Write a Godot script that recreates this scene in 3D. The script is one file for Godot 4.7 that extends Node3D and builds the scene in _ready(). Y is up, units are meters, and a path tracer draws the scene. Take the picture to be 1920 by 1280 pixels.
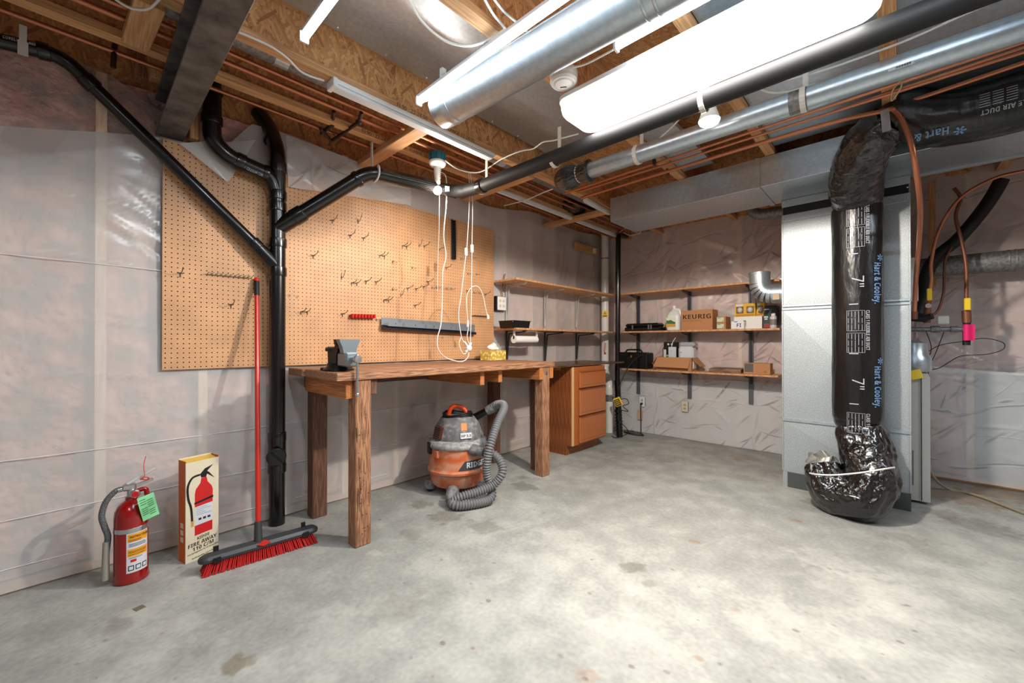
extends Node3D

# ---- turning photograph pixels (1920 x 1280 frame) into points on planes of the room ----
const F := 762.0
const CY := 643.0
const EYE := Vector3(0, 1.10, 0)
const TH := 0.7557275
const WX := -2.83    # left wall film
const WZ := -4.78    # back wall film
const JY := 2.41     # underside of the joists

func ray(px: float, py: float) -> Vector3:
	var u := px - 960.0
	return Vector3(-F * sin(TH) + u * cos(TH), CY - py, -F * cos(TH) - u * sin(TH))
func ox(px: float, py: float, x: float) -> Vector3:
	var d := ray(px, py)
	return EYE + d * (x / d.x)
func oy(px: float, py: float, y: float) -> Vector3:
	var d := ray(px, py)
	return EYE + d * ((y - EYE.y) / d.y)
func oz(px: float, py: float, z: float) -> Vector3:
	var d := ray(px, py)
	return EYE + d * (z / d.z)

# ---- mesh builder ----
class MB extends RefCounted:
	var v := PackedVector3Array()
	var n := PackedVector3Array()
	var t := PackedVector2Array()
	var ix := PackedInt32Array()

	func vert(p: Vector3, nn: Vector3, uv := Vector2.ZERO) -> int:
		v.append(p); n.append(nn); t.append(uv)
		return v.size() - 1
	func face(a: int, b: int, c: int) -> void:
		var g := (v[a] - v[c]).cross(v[a] - v[b])
		if g.dot(n[a] + n[b] + n[c]) < 0.0:
			ix.append_array([a, c, b])
		else:
			ix.append_array([a, b, c])
	func quad(a: Vector3, b: Vector3, c: Vector3, d: Vector3, out := Vector3.ZERO, uvs := [Vector2(0, 0), Vector2(1, 0), Vector2(1, 1), Vector2(0, 1)]) -> MB:
		var nn := (b - a).cross(d - a).normalized()
		if nn.length() < 0.5:
			nn = (c - b).cross(d - b).normalized()
		if out != Vector3.ZERO and nn.dot(out) < 0.0:
			nn = -nn
		var i := vert(a, nn, uvs[0]); vert(b, nn, uvs[1]); vert(c, nn, uvs[2]); vert(d, nn, uvs[3])
		face(i, i + 1, i + 2); face(i, i + 2, i + 3)
		return self
	func tri(a: Vector3, b: Vector3, c: Vector3, out: Vector3) -> MB:
		var nn := (b - a).cross(c - a).normalized()
		if nn.dot(out) < 0.0:
			nn = -nn
		var i := vert(a, nn); vert(b, nn); vert(c, nn)
		face(i, i + 1, i + 2)
		return self
	# box centred on xf, with chamfered edges
	func box(xf: Transform3D, s: Vector3, bv := 0.0) -> MB:
		var h := s * 0.5
		var b := minf(bv, minf(h.x, minf(h.y, h.z)) * 0.9)
		for ax in 3:
			var o1 := (ax + 1) % 3
			var o2 := (ax + 2) % 3
			for sg in [-1.0, 1.0]:
				var q := []
				for k in [[-1, -1], [1, -1], [1, 1], [-1, 1]]:
					var p := Vector3.ZERO
					p[ax] = h[ax] * sg
					p[o1] = (h[o1] - b) * k[0]
					p[o2] = (h[o2] - b) * k[1]
					q.append(xf * p)
				var o := Vector3.ZERO
				o[ax] = sg
				quad(q[0], q[1], q[2], q[3], xf.basis * o)
		if b > 0.0:
			for ax in 3:
				var o1 := (ax + 1) % 3
				var o2 := (ax + 2) % 3
				for s1 in [-1.0, 1.0]:
					for s2 in [-1.0, 1.0]:
						var q := []
						for k in [[-1, 0], [1, 0], [1, 1], [-1, 1]]:
							var p := Vector3.ZERO
							p[ax] = (h[ax] - b) * k[0]
							p[o1] = (h[o1] - (b if k[1] == 1 else 0.0)) * s1
							p[o2] = (h[o2] - (0.0 if k[1] == 1 else b)) * s2
							q.append(xf * p)
						var o := Vector3.ZERO
						o[o1] = s1; o[o2] = s2
						quad(q[0], q[1], q[2], q[3], xf.basis * o)
			for sx in [-1.0, 1.0]:
				for sy in [-1.0, 1.0]:
					for sz in [-1.0, 1.0]:
						var sg := Vector3(sx, sy, sz)
						tri(xf * (sg * (h - Vector3(0, b, b))), xf * (sg * (h - Vector3(b, 0, b))), xf * (sg * (h - Vector3(b, b, 0))), xf.basis * sg)
		return self
	func bx(lo: Vector3, hi: Vector3, bv := 0.0) -> MB:
		return box(Transform3D(Basis(), (lo + hi) * 0.5), (hi - lo).abs(), bv)
	# bar with a rectangular section from a to b; up gives the direction of h
	func bar(a: Vector3, b: Vector3, w: float, h: float, up := Vector3.UP, bv := 0.0) -> MB:
		var z := (b - a).normalized()
		var x := up.cross(z).normalized()
		if x.length() < 0.5:
			x = Vector3.RIGHT.cross(z).normalized()
		return box(Transform3D(Basis(x, z.cross(x), z), (a + b) * 0.5), Vector3(w, h, a.distance_to(b)), bv)
	func tube(path: Array, r, sides := 12, caps := true) -> MB:
		var m := path.size()
		var up := Vector3.UP
		var i0 := v.size()
		var length := 0.0
		var xa := Vector3.ZERO
		var frames := []
		for k in m:
			var d: Vector3 = (path[mini(k + 1, m - 1)] - path[maxi(k - 1, 0)])
			d = d.normalized()
			if k == 0:
				xa = d.cross(up)
				if xa.length() < 0.05:
					xa = d.cross(Vector3.RIGHT)
				xa = xa.normalized()
			else:
				xa = (xa - d * xa.dot(d)).normalized()
				length += path[k].distance_to(path[k - 1])
			var ya := d.cross(xa).normalized()
			var rr: float = r[k] if r is Array else r
			var slope := 0.0
			if r is Array:
				var ka := maxi(k - 1, 0); var kb := mini(k + 1, m - 1)
				var dl: float = path[kb].distance_to(path[ka])
				slope = (r[kb] - r[ka]) / maxf(dl, 1e-5)
			frames.append([path[k], d, rr])
			for s in sides + 1:
				var an := TAU * s / sides
				var o := xa * cos(an) + ya * sin(an)
				vert(path[k] + o * rr, (o - d * slope).normalized(), Vector2(float(s) / sides, length))
		for k in m - 1:
			for s in sides:
				var a := i0 + k * (sides + 1) + s
				var b := a + sides + 1
				face(a, a + 1, b + 1); face(a, b + 1, b)
		if caps:
			for e in [0, m - 1]:
				var nn: Vector3 = frames[e][1] * (-1.0 if e == 0 else 1.0)
				var base := v.size()
				vert(frames[e][0], nn)
				for s in sides + 1:
					vert(v[i0 + e * (sides + 1) + s], nn)
				for s in sides:
					face(base, base + 1 + s, base + 2 + s)
		return self
	func cyl(a: Vector3, b: Vector3, r: float, sides := 16, caps := true) -> MB:
		return tube([a, b], r, sides, caps)
	# profile of (radius, height) pairs round the y axis of xf
	func lathe(prof: Array, sides := 24, xf := Transform3D(), arc := TAU) -> MB:
		for k in prof.size() - 1:
			var p: Vector2 = prof[k]
			var q: Vector2 = prof[k + 1]
			var d := (q - p).normalized()
			var nn := Vector2(d.y, -d.x)
			var na := nn
			var nb := nn
			if k > 0:
				var dp: Vector2 = (p - prof[k - 1]).normalized()
				if dp.dot(d) > 0.75: na = (nn + Vector2(dp.y, -dp.x)).normalized()
			if k < prof.size() - 2:
				var dn: Vector2 = (prof[k + 2] - q).normalized()
				if dn.dot(d) > 0.75: nb = (nn + Vector2(dn.y, -dn.x)).normalized()
			var i0 := v.size()
			for s in sides + 1:
				var an := arc * s / sides
				var c := Vector3(cos(an), 0, sin(an))
				vert(xf * (c * p.x + Vector3(0, p.y, 0)), (xf.basis * (c * na.x + Vector3(0, na.y, 0))).normalized(), Vector2(float(s) / sides, p.y))
				vert(xf * (c * q.x + Vector3(0, q.y, 0)), (xf.basis * (c * nb.x + Vector3(0, nb.y, 0))).normalized(), Vector2(float(s) / sides, q.y))
			for s in sides:
				var a := i0 + s * 2
				if p.x > 1e-6: face(a, a + 2, a + 1)
				if q.x > 1e-6: face(a + 1, a + 2, a + 3)
		return self
	func ball(c: Vector3, r: float, squash := 1.0, rings := 8, sides := 14) -> MB:
		var prof := []
		for k in rings + 1:
			var an := -PI / 2 + PI * k / rings
			prof.append(Vector2(maxf(cos(an) * r, 0.0), sin(an) * r * squash))
		return lathe(prof, sides, Transform3D(Basis(), c))
	# polygon in the xy plane of xf, extruded along its z from 0 to depth
	func ext(poly: PackedVector2Array, depth: float, xf: Transform3D) -> MB:
		var tr := Geometry2D.triangulate_polygon(poly)
		for e in [0.0, depth]:
			var nn := (xf.basis.z * (1.0 if e > 0.0 else -1.0) * signf(depth)).normalized()
			var base := v.size()
			for p in poly:
				vert(xf * Vector3(p.x, p.y, e), nn, p)
			for k in range(0, tr.size(), 3):
				face(base + tr[k], base + tr[k + 1], base + tr[k + 2])
		var cw := Geometry2D.is_polygon_clockwise(poly)
		for k in poly.size():
			var p := poly[k]
			var q := poly[(k + 1) % poly.size()]
			var o := Vector2(q.y - p.y, p.x - q.x) * (-1.0 if cw else 1.0)
			quad(xf * Vector3(p.x, p.y, 0), xf * Vector3(q.x, q.y, 0), xf * Vector3(q.x, q.y, depth), xf * Vector3(p.x, p.y, depth), xf.basis * Vector3(o.x, o.y, 0))
		return self
	# smooth sheet from fn(u, v), u and v in 0..1
	func sheet(nu: int, nv: int, fn: Callable, uvscale := Vector2.ONE) -> MB:
		var i0 := v.size()
		var pts := PackedVector3Array()
		for j in nv + 1:
			for i in nu + 1:
				pts.append(fn.call(float(i) / nu, float(j) / nv))
		for j in nv + 1:
			for i in nu + 1:
				var a := pts[j * (nu + 1) + mini(i + 1, nu)] - pts[j * (nu + 1) + maxi(i - 1, 0)]
				var b := pts[mini(j + 1, nv) * (nu + 1) + i] - pts[maxi(j - 1, 0) * (nu + 1) + i]
				vert(pts[j * (nu + 1) + i], a.cross(b).normalized(), Vector2(float(i) / nu, float(j) / nv) * uvscale)
		for j in nv:
			for i in nu:
				var a := i0 + j * (nu + 1) + i
				face(a, a + 1, a + nu + 2); face(a, a + nu + 2, a + nu + 1)
		return self
	func add_text(s: String, size: float, depth: float, put: Callable, bold := false, align := HORIZONTAL_ALIGNMENT_LEFT, serif := false) -> MB:
		var tm := TextMesh.new()
		var fo := SystemFont.new()
		fo.font_names = PackedStringArray(["Droid Serif" if serif else "Droid Sans"])
		if bold: fo.font_weight = 700
		tm.font = fo
		tm.text = s
		tm.font_size = 64
		tm.pixel_size = size / 64.0
		tm.depth = depth
		tm.curve_step = 4.0
		tm.horizontal_alignment = align
		var ar := tm.get_mesh_arrays()
		if ar.is_empty() or ar[0] == null: return self
		var base := v.size()
		var vs: PackedVector3Array = ar[Mesh.ARRAY_VERTEX]
		var ns: PackedVector3Array = ar[Mesh.ARRAY_NORMAL]
		var ids: PackedInt32Array = ar[Mesh.ARRAY_INDEX]
		for k in vs.size():
			var p: Vector3 = put.call(vs[k])
			vert(p, (put.call(vs[k] + ns[k] * 0.001) - p).normalized())
		for k in range(0, ids.size(), 3):
			face(base + ids[k], base + ids[k + 1], base + ids[k + 2])
		return self
	# normals afresh from the shape, after its points were pushed about
	func smooth() -> MB:
		var sum := {}
		for k in range(0, ix.size(), 3):
			var a := v[ix[k]]
			var b := v[ix[k + 1]]
			var c := v[ix[k + 2]]
			var g := (a - c).cross(a - b)
			for p in [a, b, c]:
				var key := Vector3i((p * 20000.0).round())
				sum[key] = sum.get(key, Vector3.ZERO) + g
		for k in v.size():
			var s: Vector3 = sum.get(Vector3i((v[k] * 20000.0).round()), n[k])
			if s.length() > 1e-12: n[k] = s.normalized()
		return self
	func mesh(m: Material) -> ArrayMesh:
		var a := []
		a.resize(Mesh.ARRAY_MAX)
		a[Mesh.ARRAY_VERTEX] = v
		a[Mesh.ARRAY_NORMAL] = n
		a[Mesh.ARRAY_TEX_UV] = t
		a[Mesh.ARRAY_INDEX] = ix
		var am := ArrayMesh.new()
		am.add_surface_from_arrays(Mesh.PRIMITIVE_TRIANGLES, a)
		am.surface_set_material(0, m)
		return am

func mb() -> MB:
	return MB.new()

# ---- nodes ----
var taken := {}
func numbered(called: String) -> String:
	var k: int = taken.get(called, 0)
	taken[called] = k + 1
	return called if k == 0 else "%s_%03d" % [called, k]

func tag(o: Node3D, label: String, category: String, group := "", kind := "") -> Node3D:
	if label: o.set_meta("label", label)
	if category: o.set_meta("category", category)
	if group: o.set_meta("group", group)
	if kind: o.set_meta("kind", kind)
	return o

func thing(called: String, at: Vector3, label: String, category: String, group := "", turn := 0.0, kind := "") -> Node3D:
	var o := Node3D.new()
	o.name = numbered(called)
	add_child(o)
	o.position = at
	o.rotation.y = turn
	return tag(o, label, category, group, kind)

# a part whose mesh is written in world coordinates
func pw(parent: Node3D, called: String, m: MB, mat: Material, label := "") -> MeshInstance3D:
	var inv := parent.global_transform.affine_inverse()
	for k in m.v.size():
		m.v[k] = inv * m.v[k]
		m.n[k] = (inv.basis * m.n[k]).normalized()
	return pl(parent, called, m, mat, label)

# a part whose mesh is written in the parent's own coordinates
func pl(parent: Node3D, called: String, m: MB, mat: Material, label := "") -> MeshInstance3D:
	var o := MeshInstance3D.new()
	o.name = called
	o.mesh = m.mesh(mat)
	parent.add_child(o, true)
	if label: o.set_meta("label", label)
	return o

# a thing of a single mesh, written in world coordinates, standing at its base
func solo(called: String, at: Vector3, m: MB, mat: Material, label: String, category: String, group := "", kind := "") -> MeshInstance3D:
	for k in m.v.size():
		m.v[k] -= at
	var o := MeshInstance3D.new()
	o.name = numbered(called)
	o.mesh = m.mesh(mat)
	add_child(o)
	o.position = at
	tag(o, label, category, group, kind)
	return o

func copy(o: Node3D, called: String, label := "") -> Node3D:
	var c: Node3D = o.duplicate()
	c.name = numbered(called)
	add_child(c)
	if label: c.set_meta("label", label)
	return c

# ---- curves ----
func bend(pts: Array, r: float, steps := 6) -> Array:
	# polyline with its corners rounded
	var out := [pts[0]]
	for k in range(1, pts.size() - 1):
		var p: Vector3 = pts[k]
		var a: Vector3 = pts[k - 1] - p
		var b: Vector3 = pts[k + 1] - p
		var d := minf(r, minf(a.length(), b.length()) * 0.48)
		var s := p + a.normalized() * d
		var e := p + b.normalized() * d
		for i in steps + 1:
			var w := float(i) / steps
			out.append(s.lerp(p, w).lerp(p.lerp(e, w), w))
	out.append(pts[pts.size() - 1])
	return out

func spline(pts: Array, per := 8) -> Array:
	var out := []
	for k in pts.size() - 1:
		var p0: Vector3 = pts[maxi(k - 1, 0)]
		var p1: Vector3 = pts[k]
		var p2: Vector3 = pts[k + 1]
		var p3: Vector3 = pts[mini(k + 2, pts.size() - 1)]
		for i in per:
			out.append(p1.cubic_interpolate(p2, p0, p3, float(i) / per))
	out.append(pts[pts.size() - 1])
	return out

# ---- materials ----
var mats := {}
var texs := {}

func plain(key: String, c: Color, rough := 0.6, metal := 0.0, coat := 0.0) -> StandardMaterial3D:
	if not mats.has(key):
		var m := StandardMaterial3D.new()
		m.resource_name = key
		m.albedo_color = c
		m.roughness = rough
		m.metallic = metal
		if coat > 0.0:
			m.clearcoat_enabled = true
			m.clearcoat = coat
			m.clearcoat_roughness = 0.12
		mats[key] = m
	return mats[key]

func noise(seed_: int, freq: float, type := FastNoiseLite.TYPE_SIMPLEX_SMOOTH, oct := 4) -> FastNoiseLite:
	var f := FastNoiseLite.new()
	f.seed = seed_
	f.frequency = freq
	f.noise_type = type
	f.fractal_octaves = oct
	if oct <= 1: f.fractal_type = FastNoiseLite.FRACTAL_NONE
	return f

# seamless noise coloured by a ramp of [offset, colour] pairs
func ntex(key: String, f: FastNoiseLite, ramp: Array, size := 512, normal := 0.0) -> NoiseTexture2D:
	if not texs.has(key):
		var x := NoiseTexture2D.new()
		x.width = size
		x.height = size
		x.seamless = true
		x.noise = f
		if normal > 0.0:
			x.as_normal_map = true
			x.bump_strength = normal
		elif ramp:
			var g := Gradient.new()
			var offs := PackedFloat32Array()
			var cols := PackedColorArray()
			for p in ramp:
				offs.append(p[0]); cols.append(p[1])
			g.offsets = offs
			g.colors = cols
			x.color_ramp = g
		texs[key] = x
	return texs[key]

func tri(m: StandardMaterial3D, scale: Vector3, world := true) -> StandardMaterial3D:
	m.uv1_triplanar = true
	m.uv1_world_triplanar = world
	m.uv1_scale = scale
	m.uv1_triplanar_sharpness = 6.0
	return m

# wood whose grain runs along axis 0, 1 or 2
func wood(key: String, axis: int, dark: Color, mid: Color, light: Color, rough := 0.62, along := 0.7, across := 7.0, seed_ := 3) -> StandardMaterial3D:
	var k := key + "_" + "xyz"[axis]
	if not mats.has(k):
		var m := plain(k, Color.WHITE, rough)
		m.albedo_texture = ntex(key, noise(seed_, 0.012, FastNoiseLite.TYPE_SIMPLEX_SMOOTH, 5), [[0.0, dark], [0.28, dark], [0.5, mid], [0.75, light], [1.0, light]])
		m.heightmap_enabled = true
		m.heightmap_scale = 0.06
		m.heightmap_texture = ntex("grain_relief", noise(11, 0.03, FastNoiseLite.TYPE_SIMPLEX_SMOOTH, 4), [])
		var s := Vector3.ONE * across
		s[axis] = along
		tri(m, s)
	return mats[k]

func _ready() -> void:
	var cam := Camera3D.new()
	cam.name = "camera"
	cam.position = EYE
	cam.rotation = Vector3(0.0039, TH, 0)
	cam.fov = 80.05
	cam.near = 0.05
	cam.far = 60.0
	add_child(cam)
	cam.current = true
	var we := WorldEnvironment.new()
	we.name = "environment"
	var env := Environment.new()
	env.background_mode = Environment.BG_COLOR
	env.background_color = Color(0.02, 0.02, 0.02)
	env.tonemap_mode = Environment.TONE_MAPPER_LINEAR
	env.tonemap_exposure = 2.15
	env.sdfgi_enabled = true
	env.ssao_enabled = true
	env.ssil_enabled = true
	we.environment = env
	add_child(we)
	make_materials()
	build_setting()
	build_lamps()
	build_ducts()
	build_drains()
	build_hvac()
	build_bench()
	build_pegboard()
	build_vacuum()
	build_floor_things()
	build_shelves()

# oriented strand board: a texture of overlapping wood flakes
func osb_image() -> ImageTexture:
	var s := 768
	var b := PackedByteArray()
	b.resize(s * s * 3)
	for k in s * s:
		b[k * 3] = 196; b[k * 3 + 1] = 142; b[k * 3 + 2] = 92
	var rng := RandomNumberGenerator.new()
	rng.seed = 77
	for k in 2300:
		var len := rng.randf_range(26, 62)
		var wid := rng.randf_range(4, 11)
		var an := PI / 2 + rng.randfn(0, 0.55)
		var c := cos(an)
		var d := sin(an)
		var tone := rng.randf()
		var col := Color(0.72, 0.50, 0.31).lerp(Color(0.88, 0.67, 0.45), tone)
		if rng.randf() < 0.05: col = Color(0.66, 0.44, 0.26)
		var cx := rng.randf() * s
		var cy := rng.randf() * s
		var ex := int(absf(c) * len + absf(d) * wid) + 1
		var ey := int(absf(d) * len + absf(c) * wid) + 1
		for j in range(-ey, ey + 1):
			for i in range(-ex, ex + 1):
				var u := i * c + j * d
				var w := -i * d + j * c
				if absf(w) > wid * (1.0 - 0.35 * absf(u) / len) or absf(u) > len: continue
				var f := 1.0 + 0.05 * sin(w * 1.7 + k) + 0.03 * sin(w * 4.1)
				if absf(w) > wid * (1.0 - 0.35 * absf(u) / len) - 1.0: f *= 0.93
				var at := (posmod(int(cy) + j, s) * s + posmod(int(cx) + i, s)) * 3
				b[at] = int(clampf(col.r * f, 0, 1) * 255); b[at + 1] = int(clampf(col.g * f, 0, 1) * 255); b[at + 2] = int(clampf(col.b * f, 0, 1) * 255)
	return ImageTexture.create_from_image(Image.create_from_data(s, s, false, Image.FORMAT_RGB8, b))

# concrete slab: mottled grey with smears, specks and stains where the photograph has them; covers 7 m x 7 m
func slab_image() -> ImageTexture:
	var s := 1536
	var n1 := noise(5, 0.0035, FastNoiseLite.TYPE_SIMPLEX_SMOOTH, 5).get_image(s, s, false, false, false).get_data()
	var n2 := noise(9, 0.02, FastNoiseLite.TYPE_SIMPLEX_SMOOTH, 4).get_image(s, s, false, false, false).get_data()
	var n3 := noise(21, 0.16, FastNoiseLite.TYPE_SIMPLEX_SMOOTH, 2).get_image(s, s, false, false, false).get_data()
	var b := PackedByteArray()
	b.resize(s * s * 3)
	for k in s * s:
		var f := 0.82 + (n1[k] - 128) * 0.0008 + (n2[k] - 128) * 0.00065 + (n3[k] - 128) * 0.0004
		var w := clampf((n2[k] - 128) * 0.0006 + (n1[k] - 150) * 0.0005, -0.02, 0.04)
		b[k * 3] = int(clampf(184 * f + w * 90, 0, 255)); b[k * 3 + 1] = int(clampf(185 * f + w * 85, 0, 255)); b[k * 3 + 2] = int(clampf(179 * f + w * 70, 0, 255))
	var im := Image.create_from_data(s, s, false, Image.FORMAT_RGB8, b)
	var rng := RandomNumberGenerator.new()
	rng.seed = 31
	# [pixel x, pixel y, radius in metres, strength, colour]
	var dark := Color(0.36, 0.34, 0.30)
	var rust := Color(0.52, 0.36, 0.25)
	var pale := Color(0.82, 0.81, 0.78)
	var stains := [[1188, 1063, 0.075, 0.5, dark], [445, 1242, 0.06, 0.55, Color(0.38, 0.33, 0.24)], [235, 1165, 0.07, 0.3, dark], [835, 968, 0.13, 0.5, dark], [790, 945, 0.1, 0.4, dark], [905, 985, 0.12, 0.3, dark],
		[985, 912, 0.13, 0.45, dark], [982, 893, 0.07, 0.4, dark], [770, 1000, 0.09, 0.25, dark], [1220, 1092, 0.04, 0.3, dark], [1300, 1015, 0.03, 0.4, rust], [1390, 857, 0.16, 0.3, rust], [1790, 930, 0.28, 0.45, rust], [1870, 925, 0.25, 0.45, rust],
		[1830, 985, 0.18, 0.3, dark], [1760, 960, 0.14, 0.3, dark], [1530, 940, 0.1, 0.35, dark], [1490, 975, 0.04, 0.45, rust], [1100, 1262, 0.05, 0.35, rust], [1310, 1232, 0.02, 0.5, rust], [760, 1130, 0.12, 0.18, dark], [1150, 850, 0.16, 0.3, dark],
		[1250, 860, 0.2, 0.2, dark], [380, 1215, 0.05, 0.2, dark], [1375, 1140, 0.03, 0.3, rust], [1700, 1010, 0.12, 0.25, dark], [1480, 1170, 0.25, 0.22, pale], [1200, 1230, 0.3, 0.2, pale], [640, 1190, 0.25, 0.18, pale], [1050, 1010, 0.22, 0.2, pale], [1640, 1110, 0.3, 0.18, pale], [300, 1190, 0.2, 0.18, pale], [1560, 1050, 0.2, 0.2, pale], [700, 1035, 0.05, 0.3, pale], [1190, 826, 0.1, 0.4, dark]]
	for k in 150:
		stains.append([rng.randf_range(20, 1900), rng.randf_range(880, 1275), rng.randf_range(0.004, 0.012), rng.randf_range(0.25, 0.6), dark if rng.randf() < 0.75 else rust])
	var wob := noise(40, 0.045, FastNoiseLite.TYPE_SIMPLEX_SMOOTH, 3)
	for st in stains:
		var p := oy(st[0], st[1], 0.0)
		var cx := (p.x + 3.2) / 7.0 * s
		var cz := (p.z + 5.2) / 7.0 * s
		var r: float = st[2] / 7.0 * s
		var reach := int(r * 1.9) + 1
		for j in range(-reach, reach + 1):
			for i in range(-reach, reach + 1):
				var x := int(cx) + i
				var y := int(cz) + j
				if x < 0 or y < 0 or x >= s or y >= s: continue
				var d := Vector2(i, j * 1.3).length() / r + wob.get_noise_2d(x, y) * 0.75
				var w: float = clampf((1.0 - d) * 2.4, 0.0, 1.0) * st[3] * (0.75 + 0.5 * absf(wob.get_noise_2d(x * 3.0, y * 3.0)))
				if w > 0.0: im.set_pixel(x, y, im.get_pixel(x, y).lerp(st[4], w))
	return ImageTexture.create_from_image(im)

# thin sharp folds of stretched plastic sheet, as a height map
func crease_image() -> ImageTexture:
	var s := 1024
	var h := PackedFloat32Array()
	h.resize(s * s)
	h.fill(0.4)
	var rng := RandomNumberGenerator.new()
	rng.seed = 404
	for k in 80:
		var an := rng.randfn(-0.65, 0.45) if rng.randf() < 0.7 else rng.randf_range(-PI, PI)
		var d := Vector2(cos(an), sin(an))
		var c := Vector2(rng.randf() * s, rng.randf() * s)
		var half := rng.randf_range(40, 190)
		var wid := rng.randf_range(4.0, 13.0)
		var amp := rng.randf_range(0.12, 0.6) * (1.0 if rng.randf() < 0.75 else -0.6)
		var curl := rng.randf_range(-0.0012, 0.0012)
		for i in int(half * 2.0):
			var a := i - half
			var p := c + d * a + Vector2(-d.y, d.x) * a * a * curl
			var f := 1.0 - pow(a / half, 2.0)
			for j in range(-int(wid * 2.2), int(wid * 2.2) + 1):
				var q := p + Vector2(-d.y, d.x) * j
				var at := posmod(int(q.y), s) * s + posmod(int(q.x), s)
				var e := amp * f * exp(-(j * j) / (wid * wid))
				h[at] = maxf(h[at], 0.4 + e) if e > 0.0 else minf(h[at], 0.4 + e)
	var im := Image.create_empty(s, s, false, Image.FORMAT_RF)
	im = Image.create_from_data(s, s, false, Image.FORMAT_RF, h.to_byte_array())
	return ImageTexture.create_from_image(im)

func make_materials() -> void:
	var m := plain("osb", Color.WHITE, 0.75)
	m.albedo_texture = osb_image()
	tri(m, Vector3(1.4, 1.4, 1.4))
	for ax in 3:
		wood("lumber", ax, Color(0.74, 0.54, 0.35), Color(0.80, 0.60, 0.41), Color(0.86, 0.67, 0.48), 0.62, 0.5, 16.0, 3)
		wood("old_wood", ax, Color(0.48, 0.32, 0.22), Color(0.60, 0.42, 0.30), Color(0.70, 0.52, 0.39), 0.7, 1.2, 16.0, 8)
		wood("dark_post", ax, Color(0.32, 0.21, 0.15), Color(0.39, 0.26, 0.19), Color(0.46, 0.32, 0.24), 0.68, 1.0, 14.0, 14)
		wood("orange_board", ax, Color(0.64, 0.38, 0.19), Color(0.72, 0.45, 0.24), Color(0.79, 0.53, 0.30), 0.6, 0.6, 14.0, 19)
		wood("oak", ax, Color(0.42, 0.22, 0.10), Color(0.56, 0.31, 0.15), Color(0.64, 0.38, 0.20), 0.42, 0.6, 22.0, 23)
		wood("shelf_board", ax, Color(0.74, 0.53, 0.36), Color(0.80, 0.60, 0.43), Color(0.86, 0.67, 0.50), 0.6, 4.0, 5.0, 29)
		wood("stud_wood", ax, Color(0.88, 0.74, 0.63), Color(0.92, 0.79, 0.69), Color(0.95, 0.85, 0.76), 0.7, 0.6, 8.0, 33)
	m = plain("galvanized", Color(0.96, 0.98, 1.0), 0.37, 0.8)
	m.albedo_texture = ntex("zinc", noise(4, 0.02, FastNoiseLite.TYPE_SIMPLEX_SMOOTH, 5), [[0.0, Color(0.73, 0.77, 0.79)], [0.5, Color(0.78, 0.81, 0.83)], [1.0, Color(0.83, 0.85, 0.87)]])
	m.roughness_texture = ntex("spangle_rough", noise(6, 0.01, FastNoiseLite.TYPE_SIMPLEX_SMOOTH, 5), [[0.0, Color(0.8, 0.8, 0.8)], [1.0, Color(1, 1, 1)]])
	tri(m, Vector3(3, 3, 3))
	m = plain("plenum_metal", Color(0.86, 0.88, 0.89), 0.5, 0.5)
	m.albedo_texture = ntex("plenum_spangle", noise(44, 0.09, FastNoiseLite.TYPE_CELLULAR, 2), [[0.0, Color(0.70, 0.72, 0.73)], [0.45, Color(0.80, 0.82, 0.83)], [1.0, Color(0.93, 0.94, 0.95)]])
	tri(m, Vector3(3.2, 3.2, 3.2))
	m = plain("old_duct", Color(0.80, 0.80, 0.80), 0.55, 0.7)
	m.albedo_texture = ntex("dirty", noise(16, 0.02, FastNoiseLite.TYPE_SIMPLEX_SMOOTH, 5), [[0.0, Color(0.52, 0.51, 0.50)], [0.5, Color(0.66, 0.66, 0.66)], [1.0, Color(0.78, 0.78, 0.78)]])
	tri(m, Vector3(4, 4, 4))
	m = plain("steel_beam", Color.WHITE, 0.55, 0.25)
	m.albedo_texture = ntex("mill_scale", noise(17, 0.012, FastNoiseLite.TYPE_SIMPLEX_SMOOTH, 5), [[0.0, Color(0.25, 0.24, 0.24)], [0.45, Color(0.38, 0.36, 0.35)], [1.0, Color(0.50, 0.48, 0.46)]])
	tri(m, Vector3(1.2, 1.2, 1.2))
	plain("copper", Color(0.76, 0.49, 0.36), 0.36, 0.75)
	plain("old_copper", Color(0.52, 0.33, 0.25), 0.5, 0.6)
	plain("abs_black", Color(0.035, 0.038, 0.044), 0.26, 0.0, 0.35)
	plain("abs_matte", Color(0.10, 0.10, 0.105), 0.6)
	m = plain("film_black", Color(0.03, 0.031, 0.036), 0.18, 0.0, 1.0)
	m.heightmap_enabled = true
	m.heightmap_scale = 0.9
	m.heightmap_texture = ntex("crinkle", noise(61, 0.011, FastNoiseLite.TYPE_SIMPLEX_SMOOTH, 4), [])
	tri(m, Vector3(6, 3.5, 6))
	m = plain("film_smooth", Color(0.055, 0.056, 0.06), 0.34, 0.0, 0.25)
	m.clearcoat_roughness = 0.2
	m.heightmap_enabled = true
	m.heightmap_scale = 0.35
	m.heightmap_texture = texs["crinkle"]
	tri(m, Vector3(3, 0.9, 3))
	plain("black", Color(0.045, 0.045, 0.05), 0.45)
	plain("rubber", Color(0.06, 0.06, 0.065), 0.6)
	plain("dark_metal", Color(0.17, 0.18, 0.20), 0.4, 0.6)
	plain("chrome", Color(0.78, 0.79, 0.80), 0.25, 0.9)
	plain("bright_steel", Color(0.80, 0.80, 0.80), 0.35, 0.4)
	plain("white", Color(0.90, 0.90, 0.89), 0.4)
	plain("white_strap", Color(0.88, 0.87, 0.84), 0.5)
	plain("pvc", Color(0.92, 0.92, 0.90), 0.32, 0.0, 0.2)
	plain("ink", Color(0.05, 0.05, 0.06), 0.6)
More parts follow.
